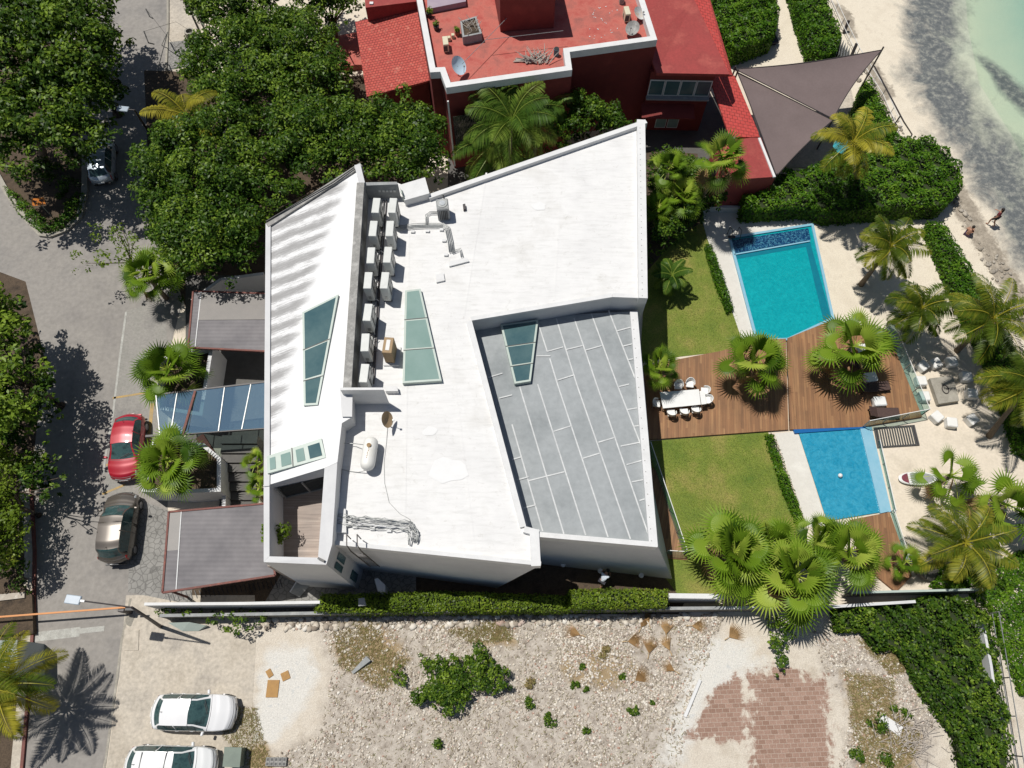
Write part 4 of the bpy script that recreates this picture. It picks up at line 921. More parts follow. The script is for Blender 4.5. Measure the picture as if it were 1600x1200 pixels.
# stub wall closing the plant area
MB().prism(PP([(530,605.5),(598,605.5),(600,609),(532,609.5)], ZM+1.9), ZM-.2).build('screen_wall', M['cap'], wh)
MB().prism(PP([(531,608),(551,608),(550,651),(534,651)], ZL+.1), ZM-.2, bot=[P(545,648,ZM), P(553,648,ZM), P(551,652,ZM), P(549,652,ZM)]).build('screen_pier', M['wall'], wh)
MB().prism(PP([(600,603),(620,603),(622,611),(602,611)], ZM+.35), ZM-.1).build('roof_plinth', M['cap'], wh)
# lower grey roof wing
gtop = PP([(748,502),(990,486),(1016,845),(826,832)], ZG)
gw_top = PP([(738,500),(997,486),(1028,853),(843,838),(822,823)], ZG-.01)
gb = [Vector((p.x, p.y, 0)) for p in gw_top]; q = P(1056,900,1.0); gb[2] = Vector((q.x, q.y, 0)); q = P(845,876,1.0); gb[3] = Vector((q.x, q.y, 0))
MB().prism(gw_top, 0, 0, bot=gb, cap=0).build('lower_block', M['wall'], wh)
mb = MB(); mb.add([Vector((p.x, p.y, ZG+.004)) for p in PP([(736,500),(996,486),(1026,852),(830,838)], ZG)], [(3,2,1,0)])
zz_ = [0]
def seam(a, b):
    zz_[0] += .0012; A, B = P(a[0], a[1], ZG+.010+zz_[0]), P(b[0], b[1], ZG+.010+zz_[0]); d = (B-A).normalized(); s = Vector((-d.y, d.x, 0))*.035
    mb.add([A+s, A-s, B-s, B+s], [(0,1,2,3)], 1)
for a, b in [((800,663),(848,830)),((812,604),(881,834)),((840,600),(915,836)),((871,600),(950,839)),((859,560),(871,600)),((869,497),(901,600)),((901,600),(985,842)),((897,497),(932,600)),((932,600),(1014,838)),
             ((924,490),(964,600)),((964,600),(1001,694)),((951,485),(992,590)),((841,505),(855,549))]: seam(a, b)
for a, b in [((865,674),(893,665)),((911,716),(937,708)),((935,691),(962,683)),((826,751),(882,737)),((970,697),(1000,691)),((979,726),(1004,719)),((980,640),(997,637)),((989,666),(999,665)),((987,753),(1007,749)),((999,782),(1009,779)),
             ((967,604),(983,600)),((855,549),(880,542)),((885,546),(910,540)),((915,547),(940,540)),((964,517),(986,511)),((973,541),(988,537)),((871,594),(896,586)),((981,562),(992,560)),((838,556),(860,556)),((800,718),(814,714)),((817,794),(836,789)),((780,622),(800,617)),((762,590),(785,583)),((807,750),(826,745))]: seam(a, b)
mb.build('grey_roof', [M['greyroof'], M['seam']], wh)
capline([(996,486,ZG+.25),(1028,854,ZG+.25)], .42, .7, M['cap'], 'parapet', wh, -1)
capline([(1027,855,ZG+.253),(843,839,ZG+.253)], .25, .7, M['cap'], 'parapet', wh, -1)
mb = MB()
for k in range(30): 
    p = P(1003,200,zp).lerp(P(1007,462,zp), k/29.0)+Vector((-.12,0,.003)); mb.disc(p, .03, 8)
for k in range(22):
    p = P(990,500,ZG+.25).lerp(P(1019,845,ZG+.25), k/21.0)+Vector((-.03,0,.004)); mb.disc(p, .03, 8)
mb.build('fixing_dots', M['capgrey'], wh)
# skylights
def skylight(quad, z, h, cuts, glassm, parent=wh, fw=.11):
    W = [Vector((p.x, p.y, p.z)) for p in quad]
    n3 = (W[1]-W[0]).cross(W[2]-W[0]); W[3].z = W[0].z-(n3.x*(W[3].x-W[0].x)+n3.y*(W[3].y-W[0].y))/n3.z
    top = [p+Vector((0,0,h)) for p in W]
    fr = MB(); fr.prism(top, 0, bot=[p-Vector((0,0,.3)) for p in W]); f_ = fr.build('skylight_frame', M['sky_frame'], parent)
    i2 = inset(top, fw)
    for p in i2: p.z = top[0].z-(n3.x*(p.x-top[0].x)+n3.y*(p.y-top[0].y))/n3.z
    a, b, c, d = i2
    ks = [0]+cuts+[1]
    for k0, k1 in zip(ks, ks[1:]):
        e0 = .0 if k0 == 0 else .01; e1 = 0 if k1 == 1 else .01
        q = [a.lerp(d, k0+e0), b.lerp(c, k0+e0), b.lerp(c, k1-e1), a.lerp(d, k1-e1)]
        MB().add([p+Vector((0,0,.006)) for p in q], [(3,2,1,0)]).build('pane', M[glassm], f_)
    for k in cuts:
        A, B = top[0].lerp(top[3], k), top[1].lerp(top[2], k); MB().bar(A+Vector((0,0,.012)), B+Vector((0,0,.012)), .035, .02).build('glazing_bar', M['darkmetal'], f_)
    return f_
skylight(PP([(474,491,7.45),(530,463,7.75),(498,635,7.55),(476,636,7.45)]), 0, .22, [.42,.75], 'sky_glass')
skylight(PP([(634,458),(658,455),(691,598),(630,602)], ZM), 0, .28, [.33,.66], 'sky_glass2')
skylight(PP([(782,511),(841,503),(829,599),(804,603)], ZG), 0, .3, [.38,.72], 'sky_glass')
# the row of small skylights in the sloped wing
Wq = PP([(418,714,7.3),(503,686,7.75),(510,716,7.75),(419,741,7.3)]); top = [p+Vector((0,0,.12)) for p in Wq]
f_ = MB().prism(top, 0, bot=[p-Vector((0,0,.3)) for p in Wq]).build('skylight_frame', M['sky_frame'], wh)
for k0, k1 in ((.05,.15),(.25,.42),(.52,.66),(.74,.95)):
    A0, A1, B0, B1 = top[0].lerp(top[1], k0), top[0].lerp(top[1], k1), top[3].lerp(top[2], k0), top[3].lerp(top[2], k1)
    q = [A0.lerp(B0,.18), A1.lerp(B1,.18), A1.lerp(B1,.85), A0.lerp(B0,.85)]
    MB().add([p+Vector((0,0,.02)) for p in q], [(3,2,1,0)]).build('pane', M['sky_glass2'] if k0 != .74 else M['sky_glass'], f_)
for k in (.44,): MB().bar(top[0].lerp(top[1], k+.02)+Vector((0,0,.02)), top[3].lerp(top[2], k)+Vector((0,0,.02)), .04, .03).build('glazing_bar', M['darkmetal'], f_)
# gutter between the wings, windows in the south recess
MB().bar(P(537,663,ZM+.05), P(523,848,ZM+.05), .16, .08).build('gutter', M['darkmetal'], wh)
MB().bar(P(524,852,6.6), P(525,862,5.8), .05, .05).build('downpipe', M['darkmetal'], wh)
# windows on the east face of the terrace block
ta, tb = P(510,882,7.6), P(519,850,7.7)
def on_east(k, z): p = ta.lerp(tb, k); return Vector((p.x+.03, p.y, z))
for k0, k1, z0, z1 in ((.1,.45,4.6,6.2),(.55,.95,4.6,6.2),(.2,.7,1.0,2.6)):
    MB().add([on_east(k0,z0), on_east(k1,z0), on_east(k1,z1), on_east(k0,z1)], [(0,1,2,3)]).build('window', M['sky_glass'], wh)

# ------------------------------------------------------------ things on the roofs
ag = 'air conditioning units in two rows on the white roof'
def ac_unit():
    t_ = thing('ac_unit', 'x', 'air conditioner', (0,0,0), ag)
    MB().bbox((0,0,.86), (.42,1.03,1.30), 0, b=.02).build('casing', M['ac'], t_)
    MB().box((.212,.1,.88), (.012,.66,1.1)).build('fan_grille', M['acside'], t_)
    MB().box((-.212,0,.86), (.012,.86,1.1)).build('coil_grille', M['acside'], t_)
    [MB().tube([(.22,.1,z_), (.226,.1,z_)], .25, 18).build('fan_ring', M['metal'], t_) for z_ in (.58,1.16)]
    MB().box((0,-.52,.55), (.16,.02,.30)).build('service_cover', M['metal'], t_)
    mb = MB(); 
    for y in (-.4,.4): mb.box((0,y,.10), (.46,.06,.20))
    mb.build('foot', M['darkmetal'], t_); return t_
acs = [(587.5,321,'first of the left row of rooftop air conditioners, nearest the trench wall'),(583,357,'second unit of the left row of rooftop air conditioners'),(579.5,399,'air conditioner with rust brown marks on its lid, third in the left row'),
 (575,438,'fourth unit of the left row, beside the last of the right row'),(574.5,488,'fifth unit of the left row, first one standing without a neighbour'),(570.5,535,'sixth unit of the left row, beside the brown boxed unit'),(569,583,'last unit of the left row, next to the screen wall'),
 (613.5,321,'stained air conditioner heading the right row by the green hose'),(609,357,'second unit of the right row, where the pipes leave'),(605.5,398,'third unit of the right row of rooftop air conditioners'),(601,438,'last unit of the right row, nearest the long skylight')]
proto = ac_unit()
for i, (x, y, lb) in enumerate(acs):
    o = proto if i == 0 else copy_tree(proto); p = P(x, y, ZM+1.5); o.location = (p.x, p.y, ZM+.01); o['label'] = lb
    o.rotation_euler = (0,0,R(random.uniform(-3,1)))
# stain marks on two lids
for i, (x, y) in enumerate(((579.5,399),(613.5,321))):
    pass
bx = thing('boxed_unit', 'brown cardboard wrapped air conditioner on a white plinth', 'air conditioner', P(610,553,ZM))
p = P(606,539,ZM+1.3); MB().bbox((p.x, p.y, ZM+.7), (.50,.90,1.2), R(-4), b=.015).build('wrapping', M['cardboard'], bx)
MB().box((p.x+.0, p.y, ZM+1.306), (.2,.6,.012), R(-4)).build('lid_gap', M['fabric'], bx)
MB().box((p.x+.05, p.y-.05, ZM+.05), (.85,1.1,.1)).build('plinth', M['cap'], bx)
cu = thing('round_condenser', 'grey condenser with round fan on top beside the roof pipes', 'air conditioner', P(694,325,ZM))
p = P(691,318,ZM+1.1); MB().bbox((p.x, p.y, ZM+.56), (.70,.76,1.08), R(8), b=.06).build('casing', M['wallgrey'], cu)
MB().tube([(p.x,p.y,ZM+1.1),(p.x,p.y,ZM+1.14)], .29, 24).build('fan_guard', M['metal'], cu)
MB().tube([(p.x,p.y,ZM+1.14),(p.x,p.y,ZM+1.17)], .17, 20).build('fan_hub', M['lamp_clear'], cu)
mb = MB()
for k in range(6): mb.box((p.x-.25+k*.1, p.y-.395, ZM+.52), (.05,.02,.8), R(8))
mb.build('louvre', M['black'], cu)
def pipes(label, path, n, w_, z, r=.025, name='roof_pipes', supports=()):
    W = PP(path, z); t_ = thing(name, label, 'pipes', W[0])
    for k in range(n):
        off = (k-(n-1)/2)*w_; pts = []
        for i, p in enumerate(W):
            a = W[max(0,i-1)]; b = W[min(len(W)-1,i+1)]; d = (b-a).normalized(); s = Vector((-d.y, d.x, 0)); pts.append(p+s*off+Vector((0,0,random.uniform(0,.03))))
        if name == 'pipe_rack':
            q2 = []
            for a, b in zip(pts, pts[1:]):
                for f_ in (0, .25, .5, .75): q2.append(a.lerp(b, f_)+Vector((random.gauss(0,.02), random.gauss(0,.045), abs(random.gauss(0,.05)))))
            MB().tube(q2+[pts[-1]+Vector((0,random.uniform(-.25,.05),0))], random.uniform(.018,.034), 6).build('pipe', random.choice([M['metal'],M['metal'],M['cap'],M['wallgrey']]), t_, True); continue
        MB().tube(pts, r, 6).build('pipe', M['metal'], t_, True)
    for (x, y) in supports: MB().box(P(x, y, z-.05), (.22,.16,.1)).build('support_block', M['cap'], t_)
    return t_
pipes('grey bundle of pipes crossing the roof from the air conditioners', [(622,357),(645,353),(665,352),(692,352),(699,356),(703,375),(706,394)], 4, .09, ZM+.12, supports=((645,362),(668,361),(690,359),(694,376),(697,398)))
pipes('pipe loop joining the bundle to the round condenser', [(667,351),(666,336),(672,332),(683,332)], 2, .09, ZM+.14)
pipes('pair of pipe ends bending into the small white hatch on the roof', [(706,394),(719,389),(722,402)], 2, .1, ZM+.13)
pipes('wide tangled pipe rack along the lower end of the white roof', [(527,812),(560,815),(600,818),(640,822),(647,832),(645,846)], 9, .06, ZM+.14, name='pipe_rack', supports=((555,823),(582,826),(608,829)))
MB_h = tagp(MB().prism(PP([(700,409),(730,402),(733,408),(702,416)], ZM+.12), ZM).build('pipe_hatch', M['cap']), 'low white hatch where the two pipe ends enter the roof', 'hatch')
tagp(MB().prism(PP([(680,429),(693,426),(695,438),(682,441)], ZM+.12), ZM).build('vent_hatch', M['cap']), 'small square white vent plate near the pipes', 'hatch')
tagp(MB().prism(PP([(723,319),(727,318),(728,326),(724,327)], ZM+.2), ZM).build('vent_box', M['darkmetal']), 'tiny dark vent box right of the round condenser', 'vent')
hz = thing('hose', 'black hose running from the roof plinth to the round condenser', 'hose', P(632,312,ZM))
MB().tube(PP([(630,309),(650,311),(668,306),(688,299),(692,303),(694,311)], ZM+.12), .035, 6).build('hose_line', M['black'], hz, True)
MB().tube([P(628,296,ZM+.2), P(627,300,ZM+.9), P(631,309,ZM+.6), P(630,312,ZM+.1)], .06, 7).build('green_pipe', M['sky_frame'], hz, True)
# meters on the trench wall
mt = thing('meter_row', 'row of five small meters on the trench wall', 'meters', P(605,300,ZM))
for k in range(5): p = P(593+k*5.8, 297, ZM+.75); MB().bbox((p.x,p.y,ZM+.7), (.13,.1,.16), b=.01).build('meter', M['ac'], mt)
mb = MB()
for k in range(5): p = P(593+k*5.8, 300, ZM+.5); mb.tube([(p.x,p.y,ZM+.62),(p.x,p.y-.05,ZM+.1)], .02, 6)
mb.build('pipe', M['acside'], mt)
rk = thing('unit_rack', 'dark rails and refrigerant pipes running between the two rows of air conditioners', 'pipes', P(590,450,ZM))
for k, (x0, x1) in enumerate(((574,553),(592,573),(596,577),(600,581),(604,584))):
    MB().tube([P(x0, 312, ZM+.1), P((x0+x1)/2+random.uniform(-1,1), 450, ZM+.1), P(x1, 600, ZM+.1)], .035, 6).build('rail', M['darkmetal'] if k != 2 else M['metal'], rk)
for k in range(30):
    y = 318+k*9.4; x = 597-(y-312)*.068; p = P(x, y, ZM+.2); q = p+Vector((random.uniform(-.35,.35), random.uniform(-.3,.3), random.uniform(-.1,.15)))
    MB().tube([p, p.lerp(q, .5)+Vector((0,0,.12)), q], .022, 5).build('pipe', random.choice([M['darkmetal'],M['metal'],M['black'],M['cap']]), rk, True)
# gas tank
gt = thing('gas_tank', 'white cylindrical gas tank with rusty fittings lying on the roof', 'gas tank', P(576,710,ZM))
a, b = P(581,683,ZM+.62), P(573,735,ZM+.62); d = (b-a).normalized(); r_ = .36
pts = []; rr = []
for k in range(7): f = k/6; pts.append(a+d*(r_*.9*(1-math.cos(f*1.5708)))); rr.append(max(.02, r_*math.sin(f*1.5708)))
for k in range(7): f = 1-k/6; pts.append(b-d*(r_*.9*(1-math.cos(f*1.5708)))); rr.append(max(.02, r_*math.sin(f*1.5708)))
MB().tube(pts, rr, 26).build('tank', M['tank'], gt, True)
for f in (.25,.75): p = a.lerp(b, f); MB().box((p.x,p.y,ZM+.14), (.5,.1,.3)).build('saddle', M['darkmetal'], gt)
p = a.lerp(b, .32); MB().tube([(p.x,p.y,ZM+.9),(p.x,p.y,ZM+1.04)], .11, 10).build('valve', M['thatch'], gt)
mb = MB()
for k in range(7): q = a.lerp(b, .38+.05*k); mb.box((q.x+random.uniform(-.03,.03), q.y, ZM+.985), (.04,.05,.012))
mb.build('rust_marks', M['thatch'], gt)
MB().tube([p+Vector((0,0,.35)), P(552,693,ZM+.3), P(535,693,ZM+.25)], .018, 6).build('gas_line', M['metal'], gt)
MB().tube([P(571,735,ZM+.3), P(560,738,ZM+.04), P(545,736,ZM+.04), P(532,733,ZM+.1)], .02, 6).build('gas_line', M['metal'], gt, True)
# satellite dish on the white roof
def dish(name, label, pos, r, aim, m, pole=.9, group=None, tilt=None):
    t_ = thing(name, label, 'satellite dish', pos, group); aim = Vector(aim).normalized(); q = aim.to_track_quat('Z', 'Y'); c = Vector(pos)+Vector((0,0,pole))
    vs = []; fs = []; n = 24; rings = 5
    for j in range(rings+1):
        for i in range(n):
            rr = r*j/rings; vs.append(c+q @ Vector((rr*math.cos(6.283*i/n), rr*math.sin(6.283*i/n)*1.06, .28*rr*rr/r)))
    for j in range(rings):
        for i in range(n): k = (i+1)%n; fs.append((j*n+i, j*n+k, (j+1)*n+k, (j+1)*n+i))
    MB().add(vs, fs).build('reflector', m, t_, True)
    MB().tube([pos, c], .03, 8).build('pole', M['metal'], t_)
    tip = c+q @ Vector((0,-r*.3,r*.95)); mb = MB(); mb.tube([c+q @ Vector((0,-r*.95,.25*r)), tip], .015, 6); mb.box(tip, (.09,.09,.09)); mb.build('feed_arm', M['metal'], t_)
    return t_
dish('satellite_dish', 'tan and dark satellite dish on the roof beside the screen wall', P(606,664,ZM), .42, (1.3,-.2,.75), M['cardboard'], .75)
cb = MB().tube(PP([(606,664),(604,690),(600,722),(601,755),(608,785),(625,803),(640,811),(643,818)], ZM+.02), .014, 5).build('roof_cable', M['metal'], None, True); tagp(cb, 'thin cable winding down the white roof from the dish to the pipe rack', 'cable')
tagp(MB().prism(PP([(524,795),(540,795),(541,832),(524,832)], ZM+.2), ZM+.005).build('roof_slab', M['cap']), 'white raised slab under the start of the pipe rack', 'slab')
lt = MB().bar(P(497,872,7.68), P(507,877,7.7), .1, .1).build('floodlight', M['black']); tagp(lt, 'small black floodlight on the terrace parapet corner', 'light')
# ladder down the south wall
ld = thing('roof_ladder', 'dark steel ladder with hoop rails climbing the lower wall', 'ladder', P(640,890,0))
for dx in (0, 16):
    a = P(548+dx, 842, ZM+.2); MB().tube([a, a+Vector((0,.0,.95)), a+Vector((.05,-.5,.95)), a+Vector((.1,-.62,.2)), Vector((a.x+.3, a.y-.62, 3.2))], .03, 6).build('rail', M['darkmetal'], ld)
mb = MB()
for k in range(11):
    z = ZM-.1-k*.33; a = P(548,842,ZM+.2); b = P(564,842,ZM+.2); mb.bar((a.x+.1+k*.02, a.y-.62, z), (b.x+.1+k*.02, b.y-.62, z), .03, .03)
mb.build('rung', M['darkmetal'], ld)
# potted plant on the terrace
pp = thing('potted_plant', 'potted leafy plant in the corner of the sunken terrace', 'potted plant', P(441,838,zf))
p = P(441,838,zf); MB().loft([[Vector((p.x+r*math.cos(a*.5236), p.y+r*math.sin(a*.5236), zf+z)) for a in range(12)] for r, z in ((.2,.0),(.3,.5),(.26,.5))]).build('pot', M['fabric'], pp)
bush_mesh('foliage', (p.x, p.y, zf+.5), .75, 1.3, 'leafC', .19, 600, pp, .3)

# ------------------------------------------------------------ street side: carports, canopy, planters, stairs
cg = 'carports along the street front'
def carport(label, quad, z, zb, sheetm, seamx, posts):
    W = PP(quad, z); c = sum(W, Vector())/4; t_ = thing('carport', label, 'carport', (c.x,c.y,0), cg)
    MB().prism(W, z-.03, cap=0).build('roof_sheet', M[sheetm], t_)
    for i in range(4): MB().bar(W[i-1]+Vector((0,0,-.02)), W[i]+Vector((0,0,-.02)), .10, .14).build('frame_beam', M['rust'], t_)
    a, b = W[0].lerp(W[1], seamx[0]), W[3].lerp(W[2], seamx[1]); MB().bar(a+Vector((0,0,.02)), b+Vector((0,0,.02)), .05, .02).build('joint_strip', M['cap'], t_)
    for k in range(1, 5):
        MB().bar(W[0].lerp(W[3], k/5)-Vector((0,0,.1)), W[1].lerp(W[2], k/5)-Vector((0,0,.1)), .05, .08).build('rafter', M['rust'], t_)
    for x, y in posts: q = P(x, y, z-.1); MB().box((q.x, q.y, (z-.1)/2), (.1,.1,z-.1)).build('post', M['rust'], t_)
    return t_
c1 = carport('upper carport with a dusty two tone roof in a red steel frame', [(302,455),(416,459),(416,549),(294,543)], 2.9, 0, 'sheet', (.11,.09), ((306,458),(299,540)))
MB().prism(PP([(315,457.5),(414,460.5),(414,499),(309,500)], 2.925), 2.905).build('dusty_panel', M['sheet2'], c1)
c2 = carport('lower carport with a shiny grey violet roof in a red steel frame', [(264,800),(414,787),(430,899),(254,926)], 2.9, 0, 'sheet', (.13,.12), ((268,803),(259,921)))
W = PP([(264,800),(282,798.5),(279,859),(259,861)], 2.905)
MB().add(W, [(0,1,2,3)][::1]).build('dusty_panel', M['sheet2'], c2)
mb = MB()
for k in range(26): mb.bar(P(262+k*7,928-k*.9,.04), P(266+k*7,940-k*.9,.04), .03, .03)
tagp(mb.build('floor_grate', M['black']), 'dark ribbed grate floor under the lower carport edge', 'grate')
gc = thing('glass_canopy', 'blue glass entrance canopy on dark steel beams with one rusty bar', 'canopy', P(330,640,0))
W = PP([(244,618,3.3),(416,598,3.3),(416,668,3.3),(250,680,3.3)])
ks = [0,.19,.36,.62,.86,1]; kb = [0,.10,.26,.55,.77,1]
for i in range(5):
    MB().prism([W[0].lerp(W[1],ks[i])+Vector((.02,0,0)), W[0].lerp(W[1],ks[i+1])-Vector((.02,0,0)), W[3].lerp(W[2],kb[i+1])-Vector((.02,0,0)), W[3].lerp(W[2],kb[i])+Vector((.02,0,0))], 3.285).build('glass_pane', M['canopy_glass'], gc)
MB().bar(P(244,617,3.27), P(416,597,3.27), .09, .12).build('beam', M['darkmetal'], gc)
MB().bar(P(228,682,3.2), P(416,669,3.2), .12, .16).build('beam', M['darkmetal'], gc)
for i in (0,1,3,4): MB().bar(W[0].lerp(W[1],ks[i])+Vector((0,0,.02)), W[3].lerp(W[2],kb[i])+Vector((0,0,.02)), .05, .04).build('glazing_bar', M['metal'], gc)
MB().bar(P(305,611,3.36), P(285,680,3.36), .13, .06).build('rusty_bar', M['rust'], gc)
MB().bar(P(256,680,3.2), Vector((P(264,712,1).x, P(264,712,1).y, .1)), .1, .12).build('post', M['darkmetal'], gc)
MB().bar(P(288,684,3.1), Vector((P(345,740,.6).x, P(345,740,.6).y, .2)), .14, .14).build('post', M['darkmetal'], gc)
def planter(label, top, z, inner=.22, group='white planters at the street front', soil=True):
    W = PP(top, z); c = sum(W, Vector())/len(W); t_ = thing('planter_wall', label, 'planter', (c.x,c.y,0), group)
    MB().ring(W, inner, 0).build('wall', M['wall'], t_)
    if soil: MB().add([Vector((p.x,p.y,z-.5)) for p in inset(W, inner)], [tuple(range(len(W)))]).build('soil', M['soil'], t_)
    return t_
planter('upper white planter wall rising between carport and canopy', [(244,560),(334,537),(322,612),(316,650),(250,640)], 2.3)
planter('lower white planter wall with a shaded face beside the silver car', [(221,768),(238,690),(318,692),(345,715),(345,768),(282,771)], 1.9)
st = thing('entrance_stairs', 'dark entrance steps between the planter and the house', 'stairs', P(380,740,0))
for k in range(8):
    MB().box((P(380,740,0).x, P(380,790-k*13,0).y, .08+k*.09), (2.1,.5,.16+k*.18)).build('step', M['step'], st)
MB().bar(P(312,682,.1), P(352,745,.1), .5, .12).build('timber_ramp', M['rust'], st)
tagp(MB().prism(PP([(352,680),(356,690),(352,795),(346,795)], 1.0), 0).build('stair_wall', M['wall']), 'thin white side wall of the entrance steps', 'wall')
# boundary walls
wg = 'boundary walls of the lot'
def bwall(label, pts, z, t__, m='wall', name='boundary_wall', capm=None):
    W = PP(pts, z); t_ = thing(name, label, 'wall', (W[0].x,W[0].y,0), wg)
    for a, b in zip(W, W[1:]):
        d = (b-a).normalized(); s = Vector((-d.y, d.x, 0))*t__/2
        MB().prism([a+s, a-s, b-s, b+s][::-1], 0).build('wall_panel', M[m], t_)
        s2 = s*1.15; e = Vector((0,0,.05)); MB().prism([a+s2+e, a-s2+e, b-s2+e, b+s2+e][::-1], z+.002).build('coping', M[capm or m], t_)
    return t_
bwall('white boundary wall from the street to the long hedge', [(226,944),(380,943),(500,941)], 2.0, .13, capm='cap')
bwall('short white wall between the tall hedge and the fan palms', [(1045,931),(1130,932)], 1.9, .22, capm='cap')
bwall('long grey outer wall above the rubble lot', [(250,962),(500,958),(800,953),(1130,950)], 1.1, .14, 'darkstone', capm='wallgrey')
bwall('right end of the outer wall disappearing under the vines', [(1130,950),(1300,948),(1430,940)], 1.1, .13, 'darkstone', capm='wall')
bwall('thin dark green topped wall behind the small fan palm', [(1330,926),(1450,923),(1535,921)], 1.3, .1, 'darkstone', capm='sky_frame')
bwall('low grey wall strip among the vines at the lower right', [(1535,972),(1548,1040),(1552,1070)], .9, .12, capm='wall')
bwall('white garden wall behind the teal pool under the hedge', [(1095,322),(1180,325),(1262,318),(1278,330)], .5, .18, capm='cap')
bwall('pale garden wall between the leafy tree and the upper carport', [(300,470),(345,437),(412,428)], 1.8, .18)
# wire fence on the right, fence on the beach
def fence(label, pts, h, step, m, name='wire_fence', r=.03):
    W = PP(pts, 0); t_ = thing(name, label, 'fence', W[0])
    for a, b in zip(W, W[1:]):
        n = max(1, round((b-a).length/step))
        for k in range(n+1): q = a.lerp(b, k/n); MB().tube([q, q+Vector((0,0,h))], r, 6).build('post', m, t_)
        for z in (h, h*.5): MB().bar(a+Vector((0,0,z)), b+Vector((0,0,z)), r*1.2, r*1.2).build('rail', m, t_)
    return t_
fence('wire fence with a pale top rail along the right edge of the lot', [(1540,960),(1556,1060),(1575,1180),(1590,1260)], 1.2, 2.2, M['metal'])
fence('white beach fence from the top hedge to the spreading hedge', [(1283,-20),(1312,45),(1335,92),(1375,155),(1400,212)], 1.0, 1.6, M['white_plastic'], 'picket_fence', .025)
gp = thing('gate_steps', 'narrow white gate and steps through the beach hedge', 'gate', P(1310,75,0))
for k in range(6): MB().bar(P(1303+k*4,92+k*1.5,.5), P(1309+k*3,62+k*4,.5), .03, .9).build('gate_bar', M['metal'], gp)

# ------------------------------------------------------------ street furniture, lamps, barrier, sign
def street_lamp(label, base, top, headpx, h, group='street lamps'):
    b = P(base[0], base[1], 0); tp = P(top[0], top[1], h); hd = P(headpx[0], headpx[1], h)
    t_ = thing('street_lamp', label, 'street lamp', b, group)
    MB().tube([b, b.lerp(tp, .5), tp], [.10,.08,.06], 10).build('pole', M['darkmetal'], t_, True)
    MB().tube([tp, tp.lerp(hd, .85)], .035, 8).build('arm', M['darkmetal'], t_)
    MB().bbox((hd.x, hd.y, h), (.75,.42,.10), math.atan2(hd.y-tp.y, hd.x-tp.x), b=.03).build('lamp_head', mat('lamp_panel', (.34,.40,.46), (.40,.46,.52), None, 3, .3), t_)
    MB().bar(hd.lerp(tp, .13), hd.lerp(tp, .2), .1, .08).build('bracket', M['white_plastic'], t_)
    return t_
street_lamp('street lamp with a flat grey head beside the orange barrier', (251,979), (206,949), (114,937), 5.5)
street_lamp('street lamp with a pale head in the shade of the top left trees', (236,212), (210,172), (192,170), 5.5)
br = thing('road_barrier', 'long orange barrier boom lying across the road with a dark stand', 'barrier', P(205,952,0))
MB().bar(P(-40,967,1.05), P(196,949,1.05), .09, .09).build('boom', M['barrier'], br)
MB().bbox((P(203,955,0).x, P(203,955,0).y, .5), (.35,.3,1.0), b=.03).build('stand', M['darkmetal'], br)
MB().box(P(203,952,1.08), (.5,.12,.06)).build('clamp', M['black'], br)
sg = thing('arrow_sign', 'orange rectangular sign with black arrows on the traffic island', 'sign', P(60,325,0))
c0 = P(60,315,1.9); n_ = Vector((.1,-.55,.8)).normalized(); q = n_.to_track_quat('Z','Y')
def onp(x, y, o=0): return c0+q @ Vector((x, y, o))
MB().prism([onp(-.42,-.24,.02), onp(.42,-.24,.02), onp(.42,.24,.02), onp(-.42,.24,.02)], 0, bot=[onp(-.42,-.24), onp(.42,-.24), onp(.42,.24), onp(-.42,.24)]).build('sign_board', M['signorange'], sg)
mb = MB()
for s in (-1,1):
    mb.add([onp(s*.06,.08,.025), onp(s*.24,.08,.025), onp(s*.24,.02,.025), onp(s*.06,.02,.025)], [(0,1,2,3)])
    mb.add([onp(s*.22,.15,.026), onp(s*.36,.05,.026), onp(s*.22,-.05,.026)], [(0,1,2)])
    mb.add([onp(s*.20,-.10,.025), onp(s*.27,-.10,.025), onp(s*.27,-.2,.025), onp(s*.20,-.2,.025)], [(0,1,2,3)])
mb.add([onp(-.1,-.14,.025), onp(.1,-.14,.025), onp(.1,-.19,.025), onp(-.1,-.19,.025)], [(0,1,2,3)])
mb.build('arrows', M['black'], sg)
MB().tube([(c0.x, c0.y-.05, 0), (c0.x, c0.y, 1.85)], .03, 8).build('post', M['metal'], sg)
for i, (a, b, c) in enumerate((((228,14),(234,26),(239,29)), ((225,49),(232,67),(241,69)))):
    W = PP([a, b, c], 2.6); 
    o = thing('wire_bracket', ('upper' if i == 0 else 'lower')+' black angled bar hanging on wires over the road near the top edge', 'bracket', (P(262,50,0).x-.2+i*.2, W[1].y, 0), 'bars on the overhead wires')
    MB().tube(W, .045, 6).build('bar', M['black'], o)
    MB().tube([W[0], P(275,54-i*40+20,2.7), P(300,50,2.9)], .012, 4).build('wire', M['black'], o)
    MB().tube([Vector((P(262,50,0).x-.2+i*.2, W[1].y, 0)), P(262,50,2.6)], .03, 6).build('post', M['metal'], o)
mh = thing('round_planter_ring', 'round concrete ring with a dark well on the top pavement', 'planter', P(298,54,0))
p = P(298,54,0)
MB().loft([[Vector((p.x+r*math.cos(a*.3927), p.y+r*math.sin(a*.3927), z)) for a in range(16)] for r, z in ((.42,.02),(.40,.35),(.26,.35),(.24,.1))]).build('ring', M['kerb'], mh)
MB().tube([(p.x,p.y,.1),(p.x,p.y,.13)], .24, 16).build('well', M['black'], mh)
for i, (x, y, lb) in enumerate(((318,62,'left one of the two grey posts at the top driveway'),(326,60,'right one of the two grey posts at the top driveway'))):
    tagp(MB().box(P(x,y,0)+Vector((0,0,1.1)), (.12,.12,2.2)).build('gate_post', M['wallgrey'] if i else M['darkmetal']), lb, 'post', 'gate posts')
